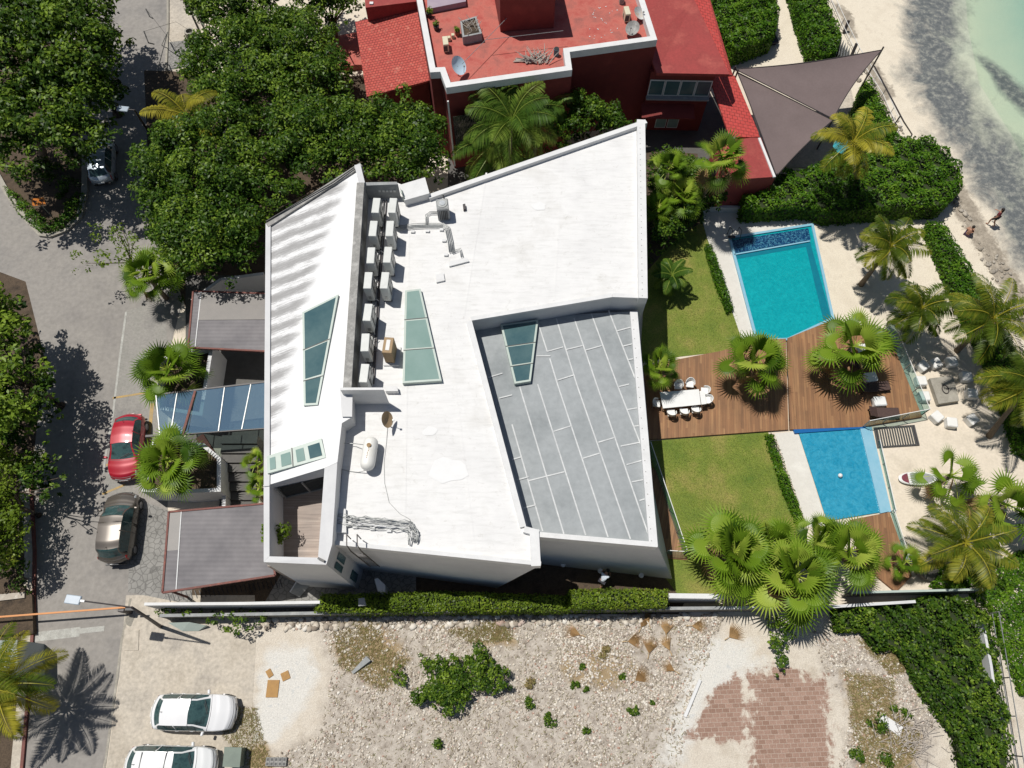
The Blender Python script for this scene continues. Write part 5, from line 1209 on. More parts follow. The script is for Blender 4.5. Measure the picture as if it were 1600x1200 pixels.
tagp(MB().prism(PP([(194,984),(217,984),(216,1016),(194,1016)], .05), .0).build('concrete_lid', M['concrete']), 'square concrete inspection lid on the corner by the barrier', 'lid')
tagp(MB().tube([P(205,970,.0),P(205,970,.06)], .28, 18).build('manhole_cover', M['kerb']), 'round manhole lid beside the lamp base', 'lid')
# ------------------------------------------------------------ cars
def interp(t, ks):
    for (a, va), (b, vb) in zip(ks, ks[1:]):
        if t <= b: f = (t-a)/(b-a); f = f*f*(3-2*f)*.5+f*.5; return va+(vb-va)*f
    return ks[-1][1]
CARS = {
 'sedan': dict(top=[(0,.62),(.012,.84),(.04,.97),(.075,1.02),(.17,1.34),(.26,1.43),(.38,1.46),(.50,1.42),(.72,1.02),(.80,.96),(.93,.84),(.975,.70),(1,.48)], cab=(.075,.17,.50,.72), L=4.55, W=1.78),
 'suv': dict(top=[(0,.70),(.012,1.0),(.05,1.12),(.14,1.70),(.25,1.78),(.45,1.80),(.60,1.72),(.78,1.12),(.85,1.06),(.94,.96),(.98,.80),(1,.55)], cab=(.06,.145,.60,.78), L=4.55, W=1.82),
 'hatch': dict(top=[(0,.62),(.012,.86),(.05,1.02),(.15,1.40),(.25,1.49),(.42,1.52),(.58,1.46),(.78,1.02),(.86,.95),(.95,.82),(.98,.68),(1,.48)], cab=(.055,.15,.58,.78), L=4.1, W=1.72)}
def car(label, kind, rear, front, paint, group='parked cars', roof_lines=False, grey=None, z=.55, sc=None, glass='carglass', fliph=0):
    cf = CARS[kind]; A, B = P(rear[0],rear[1],z), P(front[0],front[1],z); L = (B-A).length if sc is None else sc; Wd = cf['W']/2
    t_ = thing('parked_car', label, 'car', (0,0,0), group)
    c0_, c1_, c2_, c3_ = cf['cab']; ns = 84; hs = []
    half = []
    belt = 1.0 if kind == 'suv' else .9
    def sec(t):
        zt = interp(t, cf['top']); e = abs(2*t-1); w_ = Wd*(1-.13*e**5-.05*max(0,(t-.75)*4)**2*.5)
        zb = min(belt+.02*math.sin(t*3), zt-.05)
        cab = max(0, min(1, (zt-belt-.05)/.35))
        wr = w_*(.90-.20*cab); 
        lo = .30 if .04 < t < .96 else .36
        pts = [(w_*.90, lo), (w_*.985, lo+.10), (w_, min(.55,zb-.12)), (w_*.985, zb-.08), (w_*.945, zb)]
        for k in (1/3, 2/3, 1): pts.append((w_*.945+(wr-w_*.945)*k, zb+(zt-.045-zb)*k))
        for k in (.12,.3,.55,.8): pts.append((wr*(1-k), zt-.045+.045*math.sin(k*1.5708)))
        pts.append((0, zt+.003)); return pts
    ts = sorted(set([i/ns for i in range(ns+1)]+[c0_,c1_,c2_,c3_,(c1_+c2_)/2-.006,(c1_+c2_)/2+.006, .004,.02]))
    rows = []
    for t in ts:
        s = sec(t); row = [(-y, zz) for y, zz in s]+[(y, zz) for y, zz in s[-2::-1]]
        x = (t-.5)*L; out = []
        for y, zz in row:
            f = abs(y)/Wd; bow = .0
            k = 1 if t > .5 else -1; e = abs(2*t-1)
            bow = -k*f*f*(.10+.22*e**3); out.append(Vector((x+bow, y, zz)))
        rows.append(out)
    n = len(rows[0]); nh = n//2; body = MB(); glass_m = {}; 
    verts = [p for r in rows for p in r]
    def cls(t0, t1, j):
        tm = (t0+t1)/2; jj = j if j < nh else n-2-j   # segment index on the half
        if 5 <= jj <= 6 and c0_+.03 < tm < c3_-.035 and not abs(tm-(c1_+c2_)/2) < .007:
            return 'side_window'
        if jj == 4 and c0_+.02 < tm < c3_-.02 and not abs(tm-(c1_+c2_)/2) < .007: return 'side_window'
        if jj >= 8:
            if c2_+.004 < tm < c3_-.004: return 'windshield'
            if c0_+.004 < tm < c1_-.004: return 'rear_window'
        return 'body'
    fc = {'body': [], 'side_window': [], 'windshield': [], 'rear_window': []}
    for i in range(len(ts)-1):
        for j in range(n-1): fc[cls(ts[i], ts[i+1], j)].append((i*n+j, (i+1)*n+j, (i+1)*n+j+1, i*n+j+1))
    fc['body'].append(tuple(range(n))); fc['body'].append(tuple((len(ts)-1)*n+i for i in range(n))[::-1])
    for k, fs in fc.items():
        MB().add(verts, fs).build(k, paint if k == 'body' else M[glass], t_, True)
    # compact unused verts is not needed; wheels, lamps, mirrors
    for sx in (.19, .81):
        for sy in (-1, 1):
            x = (sx-.5)*L; MB().tube([(x, sy*(Wd-.20), .32), (x, sy*(Wd-.02), .32)], .32, 20).build('wheel', M['tyre'], t_).name
            wl = t_.children[-1]
            MB().tube([(x, sy*(Wd-.02), .32), (x, sy*(Wd+.004), .32)], .20, 14).build('rim', M['rim'], wl)
    for sy in (-1, 1):
        x = (c3_-.055-.5)*L; m_ = MB(); m_.bbox((x, sy*(Wd+.09), belt+.08), (.12,.2,.13), sy*.2, b=.03); m_.build('mirror', paint, t_)
        def lamp(t0, t1, y0, y1, zz, nm, mt_):
            # lamp patch laid on the surface a few mm proud
            r0 = [p for p in rows[min(range(len(ts)), key=lambda i: abs(ts[i]-t0))]]; r1 = rows[min(range(len(ts)), key=lambda i: abs(ts[i]-t1))]
            js = [j for j in range(n) if (j < nh) == (sy < 0)][:]
            js = ([3,4,5,6,7,8] if sy < 0 else [n-4,n-5,n-6,n-7,n-8,n-9])[y0:y1]
            vs = [];
            i0 = min(range(len(ts)), key=lambda i: abs(ts[i]-t0)); i1 = min(range(len(ts)), key=lambda i: abs(ts[i]-t1))
            mbx = MB(); up = Vector((.012 if t0 > .5 else -.012, sy*.006, .012))
            for i in range(i0, i1):
                for a, b in zip(js, js[1:]): mbx.add([rows[i][a]+up, rows[i][b]+up, rows[i+1][b]+up, rows[i+1][a]+up], [(0,1,2,3)])
            mbx.build(nm, mt_, t_, True)
        lamp(.915, .98, 0, 5, 0, 'headlight', M['lamp_clear'])
        if kind == 'suv': lamp(.0, .05, 0, 4, 0, 'taillight', M['lamp_red'])
        else: lamp(.0, .03, 0, 3, 0, 'taillight', M['lamp_red'])
    pg = MB()
    def gap(tt, j0, j1):
        i = min(range(1, len(ts)-1), key=lambda q: abs(ts[q]-tt))
        for j in range(j0, j1):
            for (a, b) in ((j, j+1), (n-2-j, n-1-j)):
                A0, B0 = rows[i][a], rows[i][b]; dx_ = Vector((.018, 0, 0))
                oA = Vector((0, math.copysign(.006, A0.y) if abs(A0.y) > .01 else 0, .006)); oB = Vector((0, math.copysign(.006, B0.y) if abs(B0.y) > .01 else 0, .006))
                pg.add([A0+oA, B0+oB, B0+oB+dx_, A0+oA+dx_], [(0,1,2,3)])
    mid_ = (c1_+c2_)/2
    for tt in (mid_, c2_+.10, c1_+.01): gap(tt, 1, 5)
    gap(c3_+.012, 4, nh); gap(max(.012, c0_-.035), 4, nh); gap(.962, 2, nh)
    pg.build('panel_gaps', M['black'], t_)
    MB().box((L/2-.035, 0, .5), (.02,.5,.12)).build('number_plate', M['white_plastic'], t_); MB().box((-L/2-.012, 0, .62), (.02,.45,.12)).build('number_plate', M['white_plastic'], t_)
    for sy in (-1,1):
        x = (c3_-.5)*L-.10; zz = interp(c3_-.02, cf['top'])+.03; MB().bar((x, sy*.08, zz), (x-.22, sy*.08+.5, zz+.07), .02, .015).build('wiper', M['black'], t_)
        for tt in (mid_+.02, mid_+.19): MB().box(((tt-.5)*L, sy*(Wd*.985), .80), (.16,.03,.03)).build('door_handle', paint, t_)
    gx = L/2-.10; MB().box((gx-.005, 0, .58), (.10,.9,.12)).build('grille', M['black'], t_)
    MB().box((-L/2+.03, 0, .45), (.08,1.1,.12)).build('bumper_strip', M['black'] if kind != 'sedan' else paint, t_)
    MB().tube([(( c1_+.03-.5)*L, 0, interp(c1_+.03, cf['top'])), ((c1_+.02-.5)*L-.06, 0, interp(c1_+.03, cf['top'])+.14)], .012, 6).build('antenna', M['black'], t_)
    if roof_lines:
        for tt in (c1_+.09, c2_-.08):
            x = (tt-.5)*L; zz = interp(tt, cf['top'])+.006; MB().box((x, 0, zz), (.035, Wd*1.28, .012)).build('roof_bar', M['black'], t_)
    c = (A+B)/2; d = B-A; t_.location = (c.x, c.y, .02); t_.rotation_euler = (0,0,math.atan2(d.y, d.x))
    return t_
def paint(name, c, rough=.25, metal=.3):
    m, t, b = mnew(name); b.inputs['Base Color'].default_value = c4(c); b.inputs['Roughness'].default_value = rough
    b.inputs['Metallic'].default_value = metal; b.inputs['Coat Weight'].default_value = .8; b.inputs['Coat Roughness'].default_value = .04; return m
car('red sedan parked nose down beside the fan palm planter', 'sedan', (206,648), (193,752), paint('paint_red', (.36,.008,.022), .38, .1))
car('bronze grey people carrier with dark windows parked below the red car', 'suv', (180,882), (196,769), paint('paint_bronze', (.105,.09,.075), .36, .35))
car('silver hatchback half hidden under the dark tree at the island', 'hatch', (160,288), (162,220), paint('paint_silver', (.46,.52,.58), .3, .3), z=.5)
car('white sedan parked on the concrete lot, the upper of the two white cars', 'sedan', (238,1112), (371,1114), paint('paint_white', (.74,.74,.74), .25, 0))
car('white car with dark roof bars cut by the bottom edge of the photo', 'hatch', (199,1192), (339,1196), paint('paint_white_pearl', (.74,.75,.74), .25, 0), roof_lines=True, sc=4.6)
# ------------------------------------------------------------ the red house
rh = thing('red_house', 'red painted house with a white edged roof terrace and tiled side roofs', 'house', P(850,150,0))
ZT = 8.0
ter = [(640,-60),(672,113),(688,112),(697,137),(894,109),(890,81),(1027,62),(988,-60)]
W = PP(ter, ZT-.5)
mb = MB(); mb.prism(W, 0, 0, cap=1); mb.build('main_walls', [M['redwall'], M['redterrace']], rh)
MB().ring(PP(ter, ZT), .38, ZT-.52, 0).build('white_parapet', M['cap'], rh)
tw = PP([(782,50),(865,44),(840,-70),(760,-70)], ZT-.5)
MB().prism([Vector((p.x,p.y,ZT+3.2)) for p in tw], ZT-.49).build('stair_tower', M['redwall'], rh)
MB().prism(PP([(665,-60),(720,-60),(728,2),(668,14)], ZT-.1), ZT-.49).build('roof_slab', mat('violet_slab', (.30,.24,.30), (.36,.30,.34), None, 1, .8), rh)
# left tiled roof, sloping to the south, and the higher piece above it
Wt = PP([(555,34,5.0),(655,12,5.6),(674,125,4.4),(573,151,4.0)])
MB().prism(Wt, 0, bot=[p-Vector((0,0,.16)) for p in Wt]).build('tiled_roof', M['tileL'], rh)
Wt2 = PP([(562,40,4.7),(652,20,5.2),(668,118,4.1),(580,140,3.7)]); MB().prism([p-Vector((0,0,.18)) for p in Wt2], 0).build('side_wing_wall', M['redwall'], rh)
Wt = PP([(565,-60,6.6),(650,-60,6.6),(652,2,6.2),(571,12,6.2)]); MB().prism(Wt, 0).build('upper_roof', M['redroof'], rh)
MB().box(P(583,18,5.6), (.25,.22,1.4)).build('chimney', M['cap'], rh)
# right slab roof
W = PP([(1000,-60,6.0),(1066,-60,6.0),(1085,0,6.0),(1140,116,5.7),(1026,114,5.7),(1010,70,6.0)])
MB().prism(W, 0, bot=[p-Vector((0,0,.22)) for p in W]).build('slab_roof', M['redroof'], rh)
W = PP([(1066,-60,5.7),(1092,-60,5.3),(1145,117,5.2),(1140,117,5.5),(1085,0,5.7)]); MB().prism(W, 0, bot=[p-Vector((0,0,.15)) for p in W]).build('tiled_edge', M['tileR'], rh)
Ww = PP([(1000,-60,5.7),(1062,-60,5.7),(1120,112,5.5),(1018,110,5.5)]); MB().prism([p-Vector((0,0,.1)) for p in Ww], 0).build('side_wing_wall', M['redwall'], rh)
# lower tiled strip and flat end towards the sea
W = PP([(1108,118,3.6),(1148,118,3.1),(1188,214,3.0),(1140,214,3.5)]); MB().prism(W, 0, bot=[p-Vector((0,0,.14)) for p in W]).build('tiled_strip', M['tileR'], rh)
W = PP([(1120,215,3.3),(1189,215,3.05),(1212,276,3.05),(1130,282,3.3)]); MB().prism(W, 0).build('flat_end_roof', M['redroof'], rh)
MB().bar(P(1186,216,3.12), P(1210,277,3.12), .16, .1).build('white_edge', M['cap'], rh)
# windows of the right wing facing the viewer
ya = Ww[3]; yb = Ww[2]
def onS(k, z, o=.05): q = ya.lerp(yb, k); return Vector((q.x, q.y-o, z))
for k in range(4):
    k0, k1 = .02+k*.245, .02+(k+1)*.245-.02
    f_ = MB().add([onS(k0-.008,3.35,.04), onS(k1+.008,3.35,.04), onS(k1+.008,4.75,.04), onS(k0-.008,4.75,.04)], [(0,1,2,3)]).build('window', M['cap'], rh)
    MB().add([onS(k0+.008,3.45,.06), onS(k1-.008,3.45,.06), onS(k1-.008,4.65,.06), onS(k0+.008,4.65,.06)], [(0,1,2,3)]).build('pane', M['sky_glass'], f_)
MB().bar(onS(0,3.25,.15), onS(1,3.25,.15), .35, .12).build('window_ledge', M['wallgrey'], rh)
MB().prism([onS(-.05,2.6,.0), onS(.8,2.6,.0), onS(.8,2.35,1.1), onS(-.05,2.35,1.1)][::-1], 0, bot=[onS(-.05,2.5,0), onS(.8,2.5,0), onS(.8,2.25,1.1), onS(-.05,2.25,1.1)][::-1]).build('awning', M['redwall'], rh)
for k0, k1 in ((.25,.43),(.45,.63)):
    f_ = MB().add([onS(k0,.3,.05), onS(k1,.3,.05), onS(k1,2.2,.05), onS(k0,2.2,.05)], [(0,1,2,3)]).build('window', M['cap'], rh)
    MB().add([onS(k0+.01,.38,.07), onS(k1-.01,.38,.07), onS(k1-.01,2.12,.07), onS(k0+.01,2.12,.07)], [(0,1,2,3)]).build('pane', M['sky_glass2'], f_)
# barred dark opening in the front
fa, fb = P(697,137,ZT), P(894,109,ZT)
def onF(k, z, o=.04): q = fa.lerp(fb, k); return Vector((q.x, q.y-o, z))
MB().add([onF(.03,2.2), onF(.42,2.2), onF(.42,5.6), onF(.03,5.6)], [(0,1,2,3)]).build('dark_opening', M['blackglass'], rh)
mb = MB()
for k in range(26): mb.bar(onF(.04+k*.0148,2.2,.08), onF(.04+k*.0148,5.6,.08), .03, .03)
mb.build('window_bars', M['darkmetal'], rh)
MB().bar(onF(.005,1,.1), onF(.005,7,.1), .1, .1).build('downpipe', M['white_plastic'], rh)
MB().prism(PP([(700,240),(1010,215),(1010,300),(700,300)], .05), 0).build('shaded_patio', M['step'], rh)  # patio coloured dark to stand for the shadows below the facade
MB().prism(PP([(500,60),(560,50),(575,100),(520,105)], .5), 0).build('side_patio', M['redterrace'], rh)
# things on the red terrace
Z0 = ZT-.49
dish('satellite_dish', 'pale blue oval satellite dish at the corner of the red terrace', P(716,118,Z0), .55, (.9,-.5,.9), mat('dish_blue', (.55,.68,.78), (.5,.64,.74), None, 2, .5), .75)
dish('satellite_dish', 'grey satellite dish among clutter at the right corner of the red terrace', P(987,54,Z0), .45, (-.3,-.5,1), M['capgrey'], .45)
tagp(dish('satellite_dish', 'blue dish with a rusty patch beside the grey dish on the terrace', P(996,30,Z0), .42, (.6,-.3,1), mat('dish_light', (.5,.62,.70), (.55,.35,.18), None, 2.5, .5), .4), None)
for i, (x, y, lb) in enumerate(((696,64,'cream air conditioner standing alone on the left of the red terrace'),(980,17,'cream air conditioner at the right parapet of the red terrace'))):
    t_ = thing('ac_unit', lb, 'air conditioner', P(x,y,Z0), 'air conditioners on the red terrace'); p = P(x, y, Z0+.6)
    MB().bbox((p.x,p.y,Z0+.36), (.34,.75,.6), R(8), b=.02).build('casing', mat('cream_case', (.62,.58,.42), (.56,.52,.38), None, 3, .5), t_)
    MB().box((p.x,p.y-.38,Z0+.33), (.26,.02,.4), R(8)).build('vent', M['acside'], t_)
pc = thing('planter_crate', 'grey wooden crate planter with dry twigs on the red terrace', 'planter', P(735,50,Z0))
W = PP([(719,33),(744,25),(753,52),(723,58)], Z0+.6); MB().ring(W, .12, Z0).build('crate', M['wallgrey'], pc)
MB().add([p-Vector((0,0,.1)) for p in inset(W, .1)], [(0,1,2,3)]).build('soil', M['soil'], pc)
mb = MB(); c = sum(W, Vector())/4
for k in range(14): a = random.uniform(0,6.28); q = c+Vector((random.uniform(-.4,.4), random.uniform(-.4,.4), -.05)); mb.tube([q, q+Vector((math.cos(a)*.5, math.sin(a)*.5, random.uniform(.05,.5)))], .018, 5)
mb.build('twigs', M['driftwood'], pc)
dw = thing('driftwood_pile', 'pile of pale driftwood branches at the front of the red terrace', 'driftwood', P(835,90,Z0)); mb = MB(); c = P(838,98,Z0)
for k in range(46):
    a = R(random.uniform(15,175)); l = random.uniform(.4,1.1); s = c+Vector((random.uniform(-.7,.8), random.uniform(-.2,.15), .08)); mb.tube([s, s+Vector((math.cos(a)*l*.6, math.sin(a)*l*.6, l*.3)), s+Vector((math.cos(a)*l, math.sin(a)*l*.9, l*.45))], [.035,.028,.012], 6)
for k in range(8): s = c+Vector((-.6-random.random()*.4, random.uniform(-.1,.2), .06)); mb.tube([s+Vector((.6,0,.05)), s+Vector((-.5,random.uniform(-.1,.3),0))], .03, 6)
mb.build('branches', M['driftwood'], dw)
for i, (x, y, r, h, lb) in enumerate(((671,26,.28,.6,'large yellow green potted plant at the left wall of the red terrace'),(682,46,.2,.35,'small potted plant below the large one on the red terrace'),(715,54,.22,.4,'round green potted plant beside the crate planter'))):
    t_ = thing('potted_plant', lb, 'potted plant', P(x,y,Z0), 'potted plants on the red terrace'); p = P(x,y,Z0)
    MB().loft([[Vector((p.x+rr*math.cos(a*.5236), p.y+rr*math.sin(a*.5236), Z0+z)) for a in range(12)] for rr, z in ((.15,0),(.2,.3),(.16,.3))]).build('pot', M['terracotta'] if i == 2 else M['darkmetal'], t_)
    bush_mesh('foliage', (p.x,p.y,Z0+.3), r, h, 'leafC', .12, 160, t_, .4)
for i, (x, y, lb) in enumerate(((702,63,'cream plastic box next to the left air conditioner on the terrace'),(708,59,'cream plastic box nearest the crate planter on the terrace'))):
    tagp(MB().bbox(P(x,y,Z0)+Vector((0,0,.14)), (.2,.22,.28), R(8), b=.02).build('plastic_box', mat('cream_box', (.6,.56,.38), (.55,.5,.34), None, 3, .6)), lb, 'box', 'cream boxes')
tk = thing('water_drum', 'small blue grey drum beside the driftwood', 'drum', P(869,86,Z0)); p = P(869,86,Z0)
MB().tube([(p.x,p.y,Z0),(p.x,p.y,Z0+.5)], .17, 14).build('drum', mat('drum_blue', (.10,.20,.24), (.08,.17,.2), None, 3, .5), tk); MB().tube([(p.x,p.y,Z0+.5),(p.x,p.y,Z0+.53)], .15, 14).build('lid', M['black'], tk)
for i, (x, y) in enumerate(((971,4),(978,30),(990,44))):
    tagp(MB().bbox(P(x,y,Z0)+Vector((0,0,.2)), (.3,.4,.4), R(20*i), b=.03).build('roof_clutter', [M['capgrey'],M['darkmetal'],M['cap']][i]), ['grey box at the top of the right terrace wall','dark box between the two roof dishes','white box beside the grey dish'][i], 'box', 'boxes along the right terrace wall')
mb = MB()
for k in range(26): p = P(random.uniform(918,965), random.uniform(8,62), Z0+.012); mb.box(p, (random.uniform(.03,.14), random.uniform(.02,.08), .015), random.uniform(0,3))
o = mb.build('paint_flakes', M['cap']); tagp(o, 'scattered white flakes and chips on the red terrace floor', 'debris', kind='stuff')
for (a, b, lb) in (((760,62),(880,48),'horizontal wire stretched over the red terrace by the tower'),((722,100),(800,20),'diagonal wire stretched over the left part of the red terrace')):
    tagp(MB().tube([P(a[0],a[1],Z0+1.0), P(b[0],b[1],Z0+1.0)], .018, 5).build('wire', M['metal']), lb, 'wire', 'wires over the red terrace')

# ------------------------------------------------------------ shade sails
def sail(label, c3pts, sagk=(.1,.1,.1), n=14, group='dark shade sails'):
    A, B, C = [P(*p) for p in c3pts]; t_ = thing('shade_sail', label, 'shade sail', ((A.x+B.x+C.x)/3, (A.y+B.y+C.y)/3, 0), group)
    vs = []; idx = {}; fs = []
    cen = (A+B+C)/3
    for i in range(n+1):
        for j in range(n+1-i):
            u, v = i/n, j/n; w_ = 1-u-v; p = A*w_+B*u+C*v
            e = 4*(u*v*w_*3) ; edge = min(1, (4*u*w_ if v < 1e-6 else 0)+(4*v*w_ if u < 1e-6 else 0)+(4*u*v if w_ < 1e-6 else 0))
            # pull the edges inward in gentle curves
            k = (sagk[0]*4*u*w_*(1-v)**3+sagk[1]*4*v*w_*(1-u)**3+sagk[2]*4*u*v*(1-w_)**3)*.9
            q = p.lerp(cen, k); q.z = p.z-.35*e; idx[(i,j)] = len(vs); vs.append(q)
    for i in range(n):
        for j in range(n-i):
            fs.append((idx[(i,j)], idx[(i+1,j)], idx[(i,j+1)]))
            if i+j < n-1: fs.append((idx[(i+1,j)], idx[(i+1,j+1)], idx[(i,j+1)]))
    MB().add(vs, fs).build('net', M['sail'], t_, True)
    for seq in ([idx[(i,0)] for i in range(n+1)], [idx[(0,j)] for j in range(n+1)], [idx[(n-j,j)] for j in range(n+1)]):
        MB().tube([vs[k] for k in seq], .035, 5).build('hem', M['darkmetal'], t_)
    for p in (A, B, C): MB().tube([Vector((p.x, p.y, 0)), p+Vector((0,0,.25))], .06, 8).build('mast', M['darkmetal'], t_)
    return t_
sail('upper dark triangular shade sail pointing towards the beach', [(1148,108,3.6),(1378,78,4.2),(1302,186,3.0)], (.17,.01,.10))
sail('lower dark triangular shade sail beside the red flat roof', [(1152,113,3.4),(1301,188,2.9),(1213,275,2.6)], (.0,.03,.05))
sf = thing('sail_frame', 'long thin steel poles bracing the shade sails towards the beach', 'frame', P(1400,190,0))
MB().tube([P(1366,103,3.8), P(1412,190,2.4), P(1425,210,.05)], .05, 6).build('pole', M['darkmetal'], sf)
MB().tube([P(1161,125,3.0), P(1190,222,3.0), P(1210,278,2.6)], .04, 6).build('pole', M['darkmetal'], sf)
MB().tube([P(1395,198,.05), P(1407,181,1.5)], .05, 6).build('pole', M['darkmetal'], sf)
for i, (a, b, lb) in enumerate((((1318,52),(1327,37),'upper of the two dark beach posts by the white fence'),((1330,88),(1344,70),'lower of the two dark beach posts by the white fence'))):
    q = P(a[0],a[1],0); tagp(MB().tube([q, q+Vector((.12,.35,.9))], .12, 10).build('beach_post', M['darkmetal']), lb, 'post', 'dark posts by the beach fence')
tagp(MB().prism(PP([(1218,200),(1235,150),(1330,140),(1345,200),(1300,260),(1230,262)], .05), 0).build('sail_floor', M['concrete']), 'pale paved floor under the shade sails', 'paving')
tagp(bush_mesh('turquoise_parasol', (P(1325,220,1.5).x, P(1325,220,1.5).y, 1.2), .01, .01, 'leafG', .01, 2), 'x', 'x') if False else None
tp = thing('parasol', 'small turquoise parasol mostly hidden by the yellow tinged palm', 'parasol', P(1322,230,0)); c = P(1321,224,2.2)
MB().add([c]+[c+Vector((.75*math.cos(a*.7854), .75*math.sin(a*.7854), -.3)) for a in range(8)], [(0,i+1,(i+1)%8+1) for i in range(8)]).build('canopy', M['turq'], tp); MB().tube([(c.x,c.y,0),c], .03, 6).build('pole', M['metal'], tp)

# ------------------------------------------------------------ terrace furniture
tb = thing('dining_table', 'long white outdoor dining table on the deck by the house', 'table', P(1066,622,D))
W = PP([(1031,613),(1092,608),(1095,632),(1036,638)], D+.74); MB().prism(W, D+.70).build('table_top', M['white_plastic'], tb)
for p in inset(W, .12): MB().box((p.x,p.y,D+.35), (.06,.06,.70)).build('leg', M['metal'], tb)
tb2 = thing('side_table', 'short white extension table at the right end of the dining table', 'table', P(1098,622,D))
W = PP([(1093,611),(1101,610),(1104,631),(1096,632)], D+.71); MB().prism(W, D+.67).build('table_top', M['white_plastic'], tb2)
for p in inset(W, .05): MB().box((p.x,p.y,D+.33), (.04,.04,.67)).build('leg', M['metal'], tb2)
def chair():
    t_ = thing('garden_chair', 'x', 'chair', (0,0,0), 'white shell chairs round the dining table')
    MB().bbox((0,0,.44), (.46,.44,.05), b=.02).build('seat', M['white_plastic'], t_)
    vs = []; fs = []; n = 14
    for i in range(n+1):
        a = R(-15+210*i/n); x, y = math.cos(a), math.sin(a); hz_ = .62+.2*max(0, y)
        for r in (.25,.275):
            vs += [(x*r, -y*r*.95, .46), (x*r*1.08, -y*r*1.08, hz_)]
    for i in range(n):
        o = i*4; fs += [(o,o+4,o+5,o+1), (o+2,o+3,o+7,o+6), (o+1,o+5,o+7,o+3)]
    MB().add(vs, fs).build('backrest', M['white_plastic'], t_)
    for sx in (-1,1):
        for sy in (-1,1): MB().tube([(sx*.15,sy*.15,.42),(sx*.22,sy*.22,0)], .014, 6).build('leg', M['metal'], t_)
    return t_
chs = [(1049,645,0,'chair at the lower long side of the table, the leftmost and in shade'),(1069,643,0,'middle chair at the lower long side of the dining table'),(1087,640,0,'rightmost chair at the lower long side of the dining table'),
 (1060,603,180,'left chair at the upper long side of the dining table'),(1078,600,180,'grey padded looking chair at the upper right of the table'),(1101,611,90,'upper chair at the right short end of the table'),(1105,625,90,'lower chair at the right short end of the table'),(1026,630,-90,'chair at the left short end of the table against the house')]
pr = chair()
for i, (x, y, a, lb) in enumerate(chs):
    o = pr if i == 0 else copy_tree(pr); p = P(x, y, D+.45); o.location = (p.x, p.y, D); o.rotation_euler = (0,0,R(a+random.uniform(-8,8))); o['label'] = lb
def lounger():
    t_ = thing('sun_lounger', 'x', 'sun lounger', (0,0,0), 'brown loungers on the deck')
    MB().bbox((.25,0,.30), (1.35,.62,.08), b=.02).build('mattress', M['rattan'], t_)
    M2 = Matrix.Translation((-.68,0,.42)) @ Matrix.Rotation(R(28),4,'Y'); MB().box(None, (.62,.62,.07), M=M2).build('backrest', M['rattan'], t_)
    for sx in (-.8,.8):
        for sy in (-.26,.26): MB().box((sx,sy,.13), (.06,.06,.26)).build('leg', M['rattan'], t_)
    return t_
pr = lounger()
for i, (x, y, a, lb) in enumerate(((1350,566,5,'brown lounger under the fan palm, nearest the teal pool'),(1368,604,7,'middle brown lounger between two white tables'),(1382,644,0,'brown lounger along the glass at the lower deck edge'))):
    o = pr if i == 0 else copy_tree(pr); p = P(x, y, D+.35); o.location = (p.x, p.y, D); o.rotation_euler = (0,0,R(a)); o['label'] = lb
def pouf(size=(.75,.62,.42), group='white low tables on the deck'):
    t_ = thing('low_table', 'x', 'low table', (0,0,0), group)
    MB().bbox((0,0,size[2]/2), size, b=.06).build('top', M['white_plastic'], t_); MB().box((0,0,.02), (size[0]*.8,size[1]*.8,.04)).build('base', M['darkmetal'], t_); return t_
pr = pouf()
for i, (x, y, a, lb) in enumerate(((1346,543,5,'white low table half hidden under the fan palm crown'),(1362,588,8,'white low table between the upper two loungers'),(1376,626,3,'fully sunlit white low table on the deck'))):
    o = pr if i == 0 else copy_tree(pr); p = P(x, y, D+.42); o.location = (p.x, p.y, D); o.rotation_euler = (0,0,R(a)); o['label'] = lb
fp = thing('fire_pit', 'square concrete fire pit table on the sand with a ring in its centre', 'fire pit', P(1479,612,0))
W = PP([(1453,591),(1489,587),(1499,626),(1467,631)], .35); MB().prism(W, .0).build('slab', M['kerb'], fp)
c = sum(W, Vector())/4; MB().tube([c+Vector((.2*math.cos(a*.5236), .28*math.sin(a*.5236), .03)) for a in range(13)], .03, 6).build('ring', M['darkmetal'], fp)
def stool():
    t_ = thing('cube_stool', 'x', 'stool', (0,0,0), 'white cube stools round the fire pit')
    MB().bbox((0,0,.24), (.62,.62,.42), b=.05).build('seat', M['fabric'], t_); MB().box((0,0,.015), (.5,.5,.03)).build('base', M['wallgrey'], t_); return t_
pr = stool()
for i, (x, y, a, lb) in enumerate(((1444,570,35,'cube stool at the upper left of the fire pit, touching the glass railing'),(1464,566,20,'cube stool directly above the fire pit'),(1489,564,8,'shaded cube stool at the upper right of the fire pit'),(1512,587,-3,'first cube stool down the right side of the fire pit'),
   (1521,614,-8,'cube stool right of the fire pit under the palm frond tip'),(1521,654,30,'lower right cube stool, turned at an angle'),(1489,659,-8,'cube stool directly below the fire pit'),(1466,650,35,'cube stool at the lower left touching the railing corner'),(1441,594,0,'upper one of two cube stools seen through the glass railing'),(1446,618,0,'lower one of two cube stools seen through the glass railing'))):
    o = pr if i == 0 else copy_tree(pr); p = P(x, y, .45); o.location = (p.x, p.y, 0); o.rotation_euler = (0,0,R(a)); o['label'] = lb
ph = thing('paddle_board', 'paddle board with maroon nose and grey deck pad lying on the sand', 'paddle board', P(1428,748,0))
def sup(k, z): 
    pts = []
    for i in range(28):
        a = 6.2832*i/28; x = math.cos(a); y = math.sin(a); pts.append(Vector((P(1432,749,0).x+x*1.15*k, P(1432,749,0).y+(abs(y)**.8)*math.copysign(1,y)*.42*k, z)))
    return pts
MB().loft([sup(.96,.12), sup(1,.18), sup(.93,.24)]).build('board', M['white_plastic'], ph)
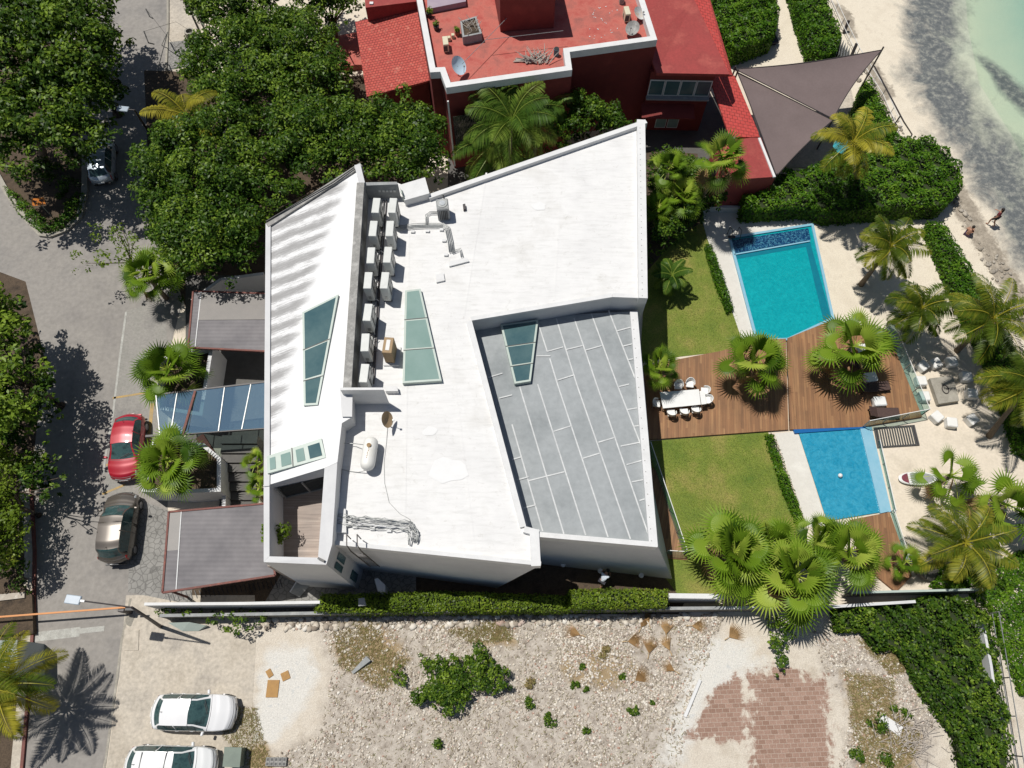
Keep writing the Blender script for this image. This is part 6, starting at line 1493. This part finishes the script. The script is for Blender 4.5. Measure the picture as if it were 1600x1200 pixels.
w2 = [Vector((max(p.x, P(1432,749,0).x-.45), p.y, .246)) for p in sup(.8,0)]; MB().add(w2, [tuple(range(28))]).build('deck_pad', M['wallgrey'], ph)
w3 = [Vector((min(p.x, P(1432,749,0).x-.6), p.y, .248)) for p in sup(.86,0)]; MB().add(w3, [tuple(range(28))]).build('nose_patch', mat('maroon', (.20,.05,.07), (.16,.04,.06), None, 3, .4), ph)
gr = thing('slatted_grate', 'dark slatted grate with glass cover on the sand below the deck corner', 'grate', P(1400,680,0))
mb = MB(); A, B, C_, D_ = PP([(1366,668),(1428,664),(1436,696),(1372,700)], .06)
for k in range(17): mb.bar(A.lerp(B,k/16), D_.lerp(C_,k/16), .07, .05)
mb.build('slats', M['acside'], gr); MB().ring([D_+Vector((0,0,.02)), C_+Vector((0,0,.02)), B+Vector((0,0,.02)), A+Vector((0,0,.02))], .1, 0).build('frame', M['darkmetal'], gr)
for i, (x, y, r, lb) in enumerate(((1450,892,.75,'largest grey boulder beside the smallest fan palm'),(1462,872,.6,'grey boulder behind the largest one at the vines'),(1505,866,.35,'pale boulder on the sand below the coconut palm'),(1428,868,.3,'small dark boulder beside the side deck'),(1470,312,.25,'round stone in the spreading hedge'))):
    o = MB().sphere(P(x,y,r*.3), r, 9, 6, (1,.8,.6)).build('boulder', M['darkstone'] if i != 2 else M['stone']); me = o.data
    for v in me.vertices: v.co *= random.uniform(.82,1.1)
    tagp(o, lb, 'rock', 'boulders')
# ledge lights in the alley
for i, (x, y, lb) in enumerate(((880,882,'left round garden light in the shaded alley'),(938,892,'middle garden light above the man in the alley'),(1002,899,'right garden light in the shaded alley'))):
    t_ = thing('garden_light', lb, 'light', P(x,y,0), 'white garden lights in the alley'); p = P(x,y,.5)
    MB().tube([(p.x,p.y,0),(p.x,p.y,.45)], .03, 6).build('post', M['metal'], t_); MB().tube([(p.x,p.y,.45),(p.x,p.y,.53)], .14, 14).build('lamp', M['white_plastic'], t_)
for i, (x, y, lb) in enumerate(((463,915,'white barrow shaped frame leaning in the yard below the terrace'),)):
    t_ = thing('door_panel', lb, 'panel', P(x,y,0)); 
    MB().prism([P(453,925,.7), P(467,903,.9), P(483,912,.5), P(466,931,.3)], 0, bot=[P(455,927,.6), P(469,905,.8), P(485,914,.4), P(468,933,.2)]).build('panel', M['wallgrey'], t_)
    MB().bar(P(453,925,.74), P(467,903,.94), .06, .05).build('edge', M['cap'], t_)
yb_ = MB().prism(PP([(585,905),(590,903),(602,914),(602,931),(590,923)], 1.2), 0).build('gate_pier', M['cap']); tagp(yb_, 'white pier standing in the yard next to the hedge', 'pier')
tagp(MB().prism(PP([(738,905),(762,905),(762,912),(740,912)], .4), 0).build('white_block', M['cap']), 'small white block against the house in the alley', 'block')
tagp(MB().prism(PP([(560,935),(569,934),(572,946),(560,947)], 2.12), 2.0).build('paint_tray', M['wallgrey']), 'crumpled grey sheet lying on the long hedge', 'sheet')

# ------------------------------------------------------------ vacant lot: rubble, fronds, boards, weeds
def ico():
    t = (1+5**.5)/2; v = np.array([(-1,t,0),(1,t,0),(-1,-t,0),(1,-t,0),(0,-1,t),(0,1,t),(0,-1,-t),(0,1,-t),(t,0,-1),(t,0,1),(-t,0,-1),(-t,0,1)], float); v /= np.linalg.norm(v[0])
    f = [(0,11,5),(0,5,1),(0,1,7),(0,7,10),(0,10,11),(1,5,9),(5,11,4),(11,10,2),(10,7,6),(7,1,8),(3,9,4),(3,4,2),(3,2,6),(3,6,8),(3,8,9),(4,9,5),(2,4,11),(6,2,10),(8,6,7),(9,8,1)]
    return v, np.array(f)
def stones(name, C, S, m, label, cat='rubble'):
    v, f = ico(); n = len(C)
    V = v[None]*np.random.uniform(.7,1.15,(n,12,1))*S[:,None,None]*np.stack([np.random.uniform(.7,1.2,n), np.random.uniform(.6,1.,n), np.random.uniform(.35,.6,n)],1)[:,None,:]
    a = np.random.uniform(0, 6.28, n); c, s = np.cos(a)[:,None], np.sin(a)[:,None]; x, y = V[...,0]*c-V[...,1]*s, V[...,0]*s+V[...,1]*c
    V[...,0], V[...,1] = x, y; V += C[:,None,:]; F = f[None]+(np.arange(n)*12)[:,None,None]
    o = npmesh(name, V.reshape(-1,3), F.reshape(-1,3), m, None, np.repeat(np.random.rand(n), 12), k=3); tagp(o, label, cat, kind='stuff'); return o
rubm, t, b = mnew('rubble_stone'); b.inputs['Roughness'].default_value = .95
at = N(t, 'ShaderNodeAttribute', _attribute_name='tint'); r = ramp(t, at.outputs['Fac'], [(0,(.22,.18,.14)),(.35,(.46,.405,.33)),(.65,(.60,.54,.45)),(.88,(.70,.66,.59)),(1,(.38,.22,.16))]); t.links.new(r.outputs[0], b.inputs['Base Color'])
def scatter(polys, n, smin, smax, p=2.5):
    Cs = []
    for pl, k in polys:
        W = PP(pl, 0); q = inpoly_pts(W, int(n*k*1.9)); f = np.sin(q[:,0]*.9+1)*np.sin(q[:,1]*1.3+.4)+.6*np.sin(q[:,0]*2.7+q[:,1]*1.9)+.4*np.sin(q[:,0]*5.1-q[:,1]*4.3)
        Cs.append(q[np.random.rand(len(q)) < .46+.38*f])
    C = np.vstack(Cs); S = smin+(smax-smin)*np.random.rand(len(C))**p
    return np.column_stack([C, S*.15]), S
band = [(500,985),(560,962),(1130,965),(1100,1010),(1000,1012),(800,1000),(560,1000)]
C, S = scatter([(rub, 1.0), (band, .35), ([(1270,985),(1440,1010),(1470,1120),(1400,1200),(1310,1200),(1330,1110),(1290,1060)], .22), ([(850,990),(1050,985),(1070,1090),(1000,1140),(880,1090)], .3)], 24000, .012, .10, 2.4)
stones('rubble', C, S, rubm, 'field of broken pale limestone rubble covering the vacant lot')
C, S = scatter([([(400,968),(800,962),(1130,960),(1125,972),(800,977),(400,985)], 1)], 700, .06, .26, 1.6)
stones('wall_rubble', C, S, rubm, 'larger stones heaped at the foot of the outer wall')
C, S = scatter([([(1300,60),(1345,95),(1400,180),(1420,230),(1490,300),(1560,400),(1640,520),(1600,520),(1500,350),(1440,250),(1370,170),(1320,95)], 1)], 420, .04, .34, 3)
sm = layered('shore_rock', [(.3,(.22,.19,.15)),(.55,(.38,.34,.28)),(.75,(.5,.45,.38))], [], .8)
stones('shore_rocks', C, S*.7, sm, 'low weathered rocks and weed strewn along the beach hedge', 'rocks')
random.seed(77)
for i, (x, y, a, lb) in enumerate(((915,995,160,'brown dried palm leaf lying apart at the left of the leaf heap'),(972,1003,5,'brown dried palm leaf right of the lone left one'),(998,988,60,'dried palm leaf at the top of the brown leaf heap'),(1016,982,100,'dried palm leaf nearest the outer wall'),(1040,1000,80,'tall dried palm leaf in the middle of the leaf heap'),
   (1050,1025,110,'dried palm leaf below the tall middle one'),(1012,1030,75,'slim dried palm leaf lying upright below the heap'),(1062,1053,150,'lowest dried palm leaf of the brown heap'),(985,1068,30,'pale tan dried palm leaf among the weeds'),(1072,978,0,'dried palm leaf beside the outer wall shadow'),(1132,1000,30,'faded dried palm leaf on the plain sand'))):
    t_ = thing('dried_palm_leaf', lb, 'dried leaf', P(x,y,.05), 'dried palm leaves on the lot'); V = []; F = []; T = []
    p = P(x, y, .1); fan_geo(V, F, T, p, R(a), R(4), .3, random.uniform(.8,1.1), random.uniform(.2,.6), 16, .2, random.uniform(30,48))
    V = [Vector((v.x, v.y, max(.03, v.z+.03))) for v in V]
    npmesh('blade', [tuple(v) for v in V], F, M['dry'], t_, T)
for i, (x, y, r, h, lb) in enumerate(((828,1068,.32,.3,'olive weed tuft right of the large shrub'),(826,1098,.34,.35,'bright weed just below the olive tuft'),(860,1124,.42,.4,'biggest bright green weed on the rubble'),(898,1070,.25,.3,'small green weed in the middle of the rubble'),(917,1078,.2,.2,'tiny green weed next to the small one'),
   (916,1142,.25,.3,'green weed low on the rubble near the bottom'),(943,1020,.4,.2,'flat olive weed patch below the dried leaves'),(910,1043,.2,.2,'little green weed above the middle of the rubble'),(971,1057,.2,.2,'little weed left of the tan dried leaf'),(989,1112,.3,.3,'yellow green weed on dark rubble'),(1020,1098,.18,.2,'tiny dark weed beside the white pipe'),(684,1158,.35,.6,'spiky lone weed below the large shrub'),
   (1365,1128,.55,.7,'dark green bush on the dry grass at the right'),(1395,1110,.3,.3,'green weed between the dark bush and the vines'),(1338,1185,.5,.5,'leafy bush at the bottom right by the pavers'),(1378,1185,.5,.5,'leafy bush at the bottom right nearest the twigs'),(1415,1114,.3,.3,'small bush at the edge of the vines'),
   (32,322,.4,.3,'small plant beside the orange sign on the island'),(112,318,.5,.5,'dark bush at the right side of the island'),(98,305,.5,.4,'bush in the middle of the island under the tree'))):
    t_ = thing('weed', lb, 'weed', P(x,y,0), 'weeds and bushes'); p = P(x,y,0); bush_mesh('leaves', (p.x,p.y,.03), r, h, 'leafG' if i not in (0,6) else 'tuft', .13, int(500*r+40), t_, .5)
    MB().tube([p, p+Vector((0,0,h*.6))], .02, 5).build('stem', M['bark'], t_)
for i, (x, y, sx, sy, a, lb) in enumerate(((426,1076,.62,.85,0,'square orange brown plywood board on the pale ground'),(421,1052,.28,.4,35,'small triangular plywood piece above the square board'),(446,1056,.42,.42,25,'brown plywood piece right of the triangular one'))):
    tagp(MB().box(P(x,y,.04), (sx,sy,.03), R(a)).build('plywood_board', M['plywood']), lb, 'board', 'plywood boards')
tagp(MB().prism([P(549,1050,.1),P(572,1025,.3),P(579,1032,.3),P(552,1053,.1)], 0).build('metal_sheet', M['wallgrey']), 'bent pale metal sheet lying on the rubble', 'sheet')
tagp(MB().bar(P(1094,1062,.1), P(1070,1120,.1), .16, .1).build('broken_pipe', M['cap']), 'broken white pipe lying at the edge of the rubble', 'pipe')
tagp(MB().bar(P(1376,1122,.1), P(1408,1143,.1), .5, .06).build('white_board', M['cap']), 'white board beside the dry twigs at the lower right', 'board')
cbk = thing('hollow_blocks', 'stack of hollow concrete blocks at the bottom edge', 'blocks', P(430,1190,0)); 
for k in range(5):
    mb = MB(); p = P(419+k*6.5,1190,.1); mb.bbox((p.x,p.y,.1), (.2,.4,.2), b=.01)
    for s in (-.1,.1): mb.box((p.x,p.y+s,.203), (.11,.12,.008), mi=1)
    mb.build('block', [M['capgrey'], M['black']], cbk)
pass
tw_ = thing('twig_heap', 'heap of dry grey twigs on the lot beside the vines', 'twigs', P(1430,1150,0)); mb = MB(); random.seed(5)
for k in range(150):
    p = P(random.gauss(1425,22), random.gauss(1150,22), .05+random.random()*.25); a = random.gauss(.6,.7); l = random.uniform(.3,.9); mb.bar(p, p+Vector((math.cos(a)*l, math.sin(a)*l, random.uniform(-.02,.12))), .018, .018)
mb.build('twigs', M['driftwood'], tw_)
# dry grass tufts as one mass
def tufts(name, label, polys, n, m='tuft', hgt=.22):
    C = np.vstack([inpoly_pts(PP(pl,0), int(n*k)) for pl, k in polys]); n = len(C); a = np.random.uniform(0,6.28,n); L = np.random.uniform(.5,1.2,n)*hgt
    b = np.column_stack([C, np.full(n,.01)]); d = np.column_stack([np.cos(a)*L*.9, np.sin(a)*L*.9, L*.5]); s = np.column_stack([-np.sin(a), np.cos(a), np.zeros(n)])*.012
    V = np.stack([b+s, b-s, b+d*.6-s*.7, b+d],1).reshape(-1,3); o = npmesh(name, V, np.arange(4*n).reshape(n,4), M[m], None, np.repeat(np.random.rand(n),4)); tagp(o, label, 'grass', kind='stuff')
tufts('dry_grass', 'brown dry grass patches between the rubble', [(rub, .55), ([(520,975),(590,965),(600,1010),(640,1030),(600,1080),(530,1040)], .5), ([(700,985),(790,968),(800,1000),(740,1005)], .3), ([(1320,1050),(1395,1060),(1400,1110),(1440,1150),(1420,1200),(1350,1200),(1330,1140)], .8), ([(1340,1000),(1450,1005),(1465,1040),(1390,1055)], .4), ([(345,1105),(400,1105),(425,1200),(380,1200),(345,1140)], .3)], 5200)
tufts('lawn_grass', 'short green grass blades on the two lawns', [([(1025,345),(1100,335),(1150,490),(1165,545),(1040,555)], 1), ([(1025,692),(1195,680),(1250,815),(1220,900),(1085,900)], 1.3)], 9000, 'lawnblade' if 'lawnblade' in M else 'leafC', .09)
# green cabinet by the white cars
gb_ = thing('green_cabinet', 'green metal cabinet with a flat lid beside the lower white car', 'cabinet', P(367,1190,0))
W = PP([(352,1168),(377,1169),(374,1198),(349,1197)], .8); MB().prism(W, 0).build('body', M['greenbox'], gb_)
MB().prism([Vector((p.x,p.y,.84)) for p in inset(W, -.03)], .802).build('lid', M['greenbox'], gb_)
tagp(MB().prism([P(262,973,.3),P(296,972,.5),P(322,977,.4),P(310,986,.05),P(285,986,.05)], 0).build('green_glass_sheet', M['sky_frame']), 'greenish glass sheet leaning at the wall under the creeper', 'sheet')
# bottom left: building edge and truck roof
sh = thing('street_hut', 'low grey building with a pale roof at the bottom left edge', 'building', P(-10,1000,0))
MB().prism(PP([(-80,1002),(27,1000),(27,1052),(-80,1060)], 2.4), 0).build('roof', mat('pale_roof', (.42,.46,.46), (.36,.40,.40), None, 1, .7), sh)
MB().prism(PP([(-80,900),(18,900),(50,930),(52,990),(-80,995)], .35), 0).build('wall', M['soil'], sh)  # low dark slab, its colour stands in for shadow beside the hut
MB().prism(PP([(-80,936),(38,925),(38,934),(-80,948)], .45), .352).build('ledge', M['stone'], sh)

# ------------------------------------------------------------ people
def skinobj(name, joints, edges, m, parent, sub=1):
    me = bpy.data.meshes.new(name); org = wloc(parent)
    me.from_pydata([tuple(Vector(j[0])) for j in joints], edges, []); me.materials.append(m)
    o = bpy.data.objects.new(name, me); COL.objects.link(o); o.parent = parent
    o.modifiers.new('skin', 'SKIN'); 
    for i, j in enumerate(joints):
        sv = me.skin_vertices[0].data[i]; sv.radius = (j[1], j[2] if len(j) > 2 else j[1]); sv.use_root = (i == 0)
    s = o.modifiers.new('sub', 'SUBSURF'); s.levels = sub; s.render_levels = sub
    return o
def person(label, pos, rz, J, shirt, pants, barechest=False, hairlong=False):
    t_ = thing('person', label, 'person', pos)
    names = ['pelvis','waist','chest','neck','head','top','shL','elL','haL','shR','elR','haR','hipL','knL','anL','toL','hipR','knR','anR','toR']
    rad = {'pelvis':.13,'waist':.115,'chest':.135,'neck':.055,'head':.095,'top':.075,'shL':.06,'elL':.042,'haL':.03,'shR':.06,'elR':.042,'haR':.03,'hipL':.085,'knL':.058,'anL':.038,'toL':.035,'hipR':.085,'knR':.058,'anR':.038,'toR':.035}
    E = [('pelvis','waist'),('waist','chest'),('chest','neck'),('neck','head'),('head','top'),('chest','shL'),('shL','elL'),('elL','haL'),('chest','shR'),('shR','elR'),('elR','haR'),('pelvis','hipL'),('hipL','knL'),('knL','anL'),('anL','toL'),('pelvis','hipR'),('hipR','knR'),('knR','anR'),('anR','toR')]
    js = [(J[n], rad[n]) for n in names]; es = [(names.index(a), names.index(b)) for a, b in E]
    # fingers: five separate chains grown from each palm
    for h, el in (('haL','elL'),('haR','elR')):
        w_ = Vector(J[h]); d = (w_-Vector(J[el])).normalized(); s = d.cross(Vector((0,0,1))); s = s.normalized() if s.length > .1 else Vector((0,1,0)); pi = len(js)
        js.append((w_+d*.07, .028)); es.append((names.index(h), pi))
        for k, (o_, l) in enumerate(((-.032,.07),(-.011,.08),(.011,.075),(.032,.06),(.05,.05))):
            b0 = w_+d*(.085 if k < 4 else .03)+s*o_; i0 = len(js); js += [(b0, .009), (b0+d*l*.55-Vector((0,0,.012))+(s*.02 if k == 4 else Vector()), .008), (b0+d*l-Vector((0,0,.035)), .006)]; es += [(pi, i0), (i0, i0+1), (i0+1, i0+2)]
    skinobj('body', js, es, M['skin'], t_)
    def sub(nms, grow, nm, m, eds):
        jj = [(J[n] if isinstance(n, str) else n[0], rad[n]+grow if isinstance(n, str) else n[1]) for n in nms]; skinobj(nm, jj, eds, m, t_)
    mid = lambda a, b, f: tuple(Vector(J[a]).lerp(Vector(J[b]), f))
    if not barechest:
        sub(['pelvis','waist','chest','shL',(mid('shL','elL',.7),.055),'shR',(mid('shR','elR',.7),.055)], .018, 'shirt', shirt, [(0,1),(1,2),(2,3),(3,4),(2,5),(5,6)])
    sub(['pelvis','hipL',(mid('hipL','knL',.85),.075),'hipR',(mid('hipR','knR',.85),.075)], .02, 'shorts', pants, [(0,1),(1,2),(0,3),(3,4)])
    hd = Vector(J['head']); tp_ = Vector(J['top']); up = (tp_-hd).normalized()
    fwd = Vector((1,0,0)); fwd = (fwd-up*fwd.dot(up)).normalized(); sd = up.cross(fwd)
    MB_ = MB(); MB_.sphere(wloc(t_)+hd+up*.075-fwd*.02, .108, 12, 8, (1,.95,1)); 
    if hairlong: MB_.sphere(wloc(t_)+hd-fwd*.07-up*.05, .08, 10, 6, (1,1,1.6))
    MB_.build('hair', M['hair'], t_, True)
    f = MB(); c = wloc(t_)+hd+up*.03
    f.sphere(c+fwd*.10, .016, 8, 5, (1.3,1,1.4)); f.build('nose', M['skin'], t_, True)
    for s in (-1,1):
        MB().sphere(c+fwd*.085+sd*s*.034+up*.02, .011, 8, 5).build('eye', M['black'], t_, True); MB().sphere(c+sd*s*.098-fwd*.01, .022, 8, 5, (.9,.5,1.2)).build('ear', M['skin'], t_, True)
    MB().box(c+fwd*.088-up*.045, (.012,.04,.008)).build('mouth', M['lamp_red'], t_)
    t_.rotation_euler = (0,0,rz); return t_
walk = dict(pelvis=(0,0,.95),waist=(.02,0,1.12),chest=(.05,0,1.35),neck=(.07,0,1.5),head=(.09,0,1.6),top=(.09,0,1.7),shL=(.05,.18,1.42),elL=(-.05,.24,1.15),haL=(.08,.24,.92),shR=(.05,-.18,1.42),elR=(.18,-.24,1.18),haR=(.4,-.22,1.1),
    hipL=(0,.1,.9),knL=(.18,.1,.5),anL=(.12,.1,.09),toL=(.27,.1,.04),hipR=(0,-.1,.9),knR=(-.02,-.1,.48),anR=(-.25,-.1,.12),toR=(-.12,-.1,.04))
bend = dict(walk); bend.update(chest=(.28,0,1.25),neck=(.4,0,1.32),head=(.5,0,1.36),top=(.58,0,1.40),waist=(.08,0,1.12),shL=(.28,.18,1.3),elL=(.38,.25,1.05),haL=(.55,.2,.9),shR=(.28,-.18,1.3),elR=(.38,-.25,1.05),haR=(.55,-.2,.9))
sit = dict(pelvis=(0,0,.14),waist=(-.03,0,.3),chest=(.02,0,.52),neck=(.08,0,.68),head=(.13,0,.78),top=(.16,0,.88),shL=(.02,.18,.60),elL=(.18,.24,.40),haL=(.36,.16,.42),shR=(.02,-.18,.60),elR=(.18,-.24,.40),haR=(.36,-.16,.42),
    hipL=(.05,.1,.14),knL=(.38,.14,.42),anL=(.62,.12,.08),toL=(.76,.12,.04),hipR=(.05,-.1,.14),knR=(.38,-.14,.42),anR=(.62,-.12,.08),toR=(.76,-.12,.04))
person('person in a pale blue shirt bending forward in the shaded alley', P(938,912,0), R(60), bend, M['shirt'], M['cloth_dark'])
person('shirtless person with dark hair sitting on the beach beside the rocks', P(1509,368,0), R(50), sit, M['skin'], M['cloth_blue'], True)
person('person in dark red clothes walking near the water', P(1546,352,0), R(120), walk, M['cloth_red'], M['cloth_dark'], hairlong=True)
for i, (x, y, lb) in enumerate(((1184,68,'dark lounger under the bushy hedge, the left one'),(1205,62,'dark lounger under the bushy hedge, the right one'))):
    o = copy_tree(pr2) if False else None
    t_ = thing('beach_lounger', lb, 'lounger', P(x,y,0), 'dark loungers on the sand'); p = P(x,y,0)
    MB().bbox((p.x,p.y,.32), (.6,1.5,.1), R(10), b=.02).build('bed', M['cloth_dark'], t_)
    for sy in (-.6,.6): MB().box((p.x,p.y+sy,.14), (.55,.06,.28), R(10)).build('leg', M['darkmetal'], t_)
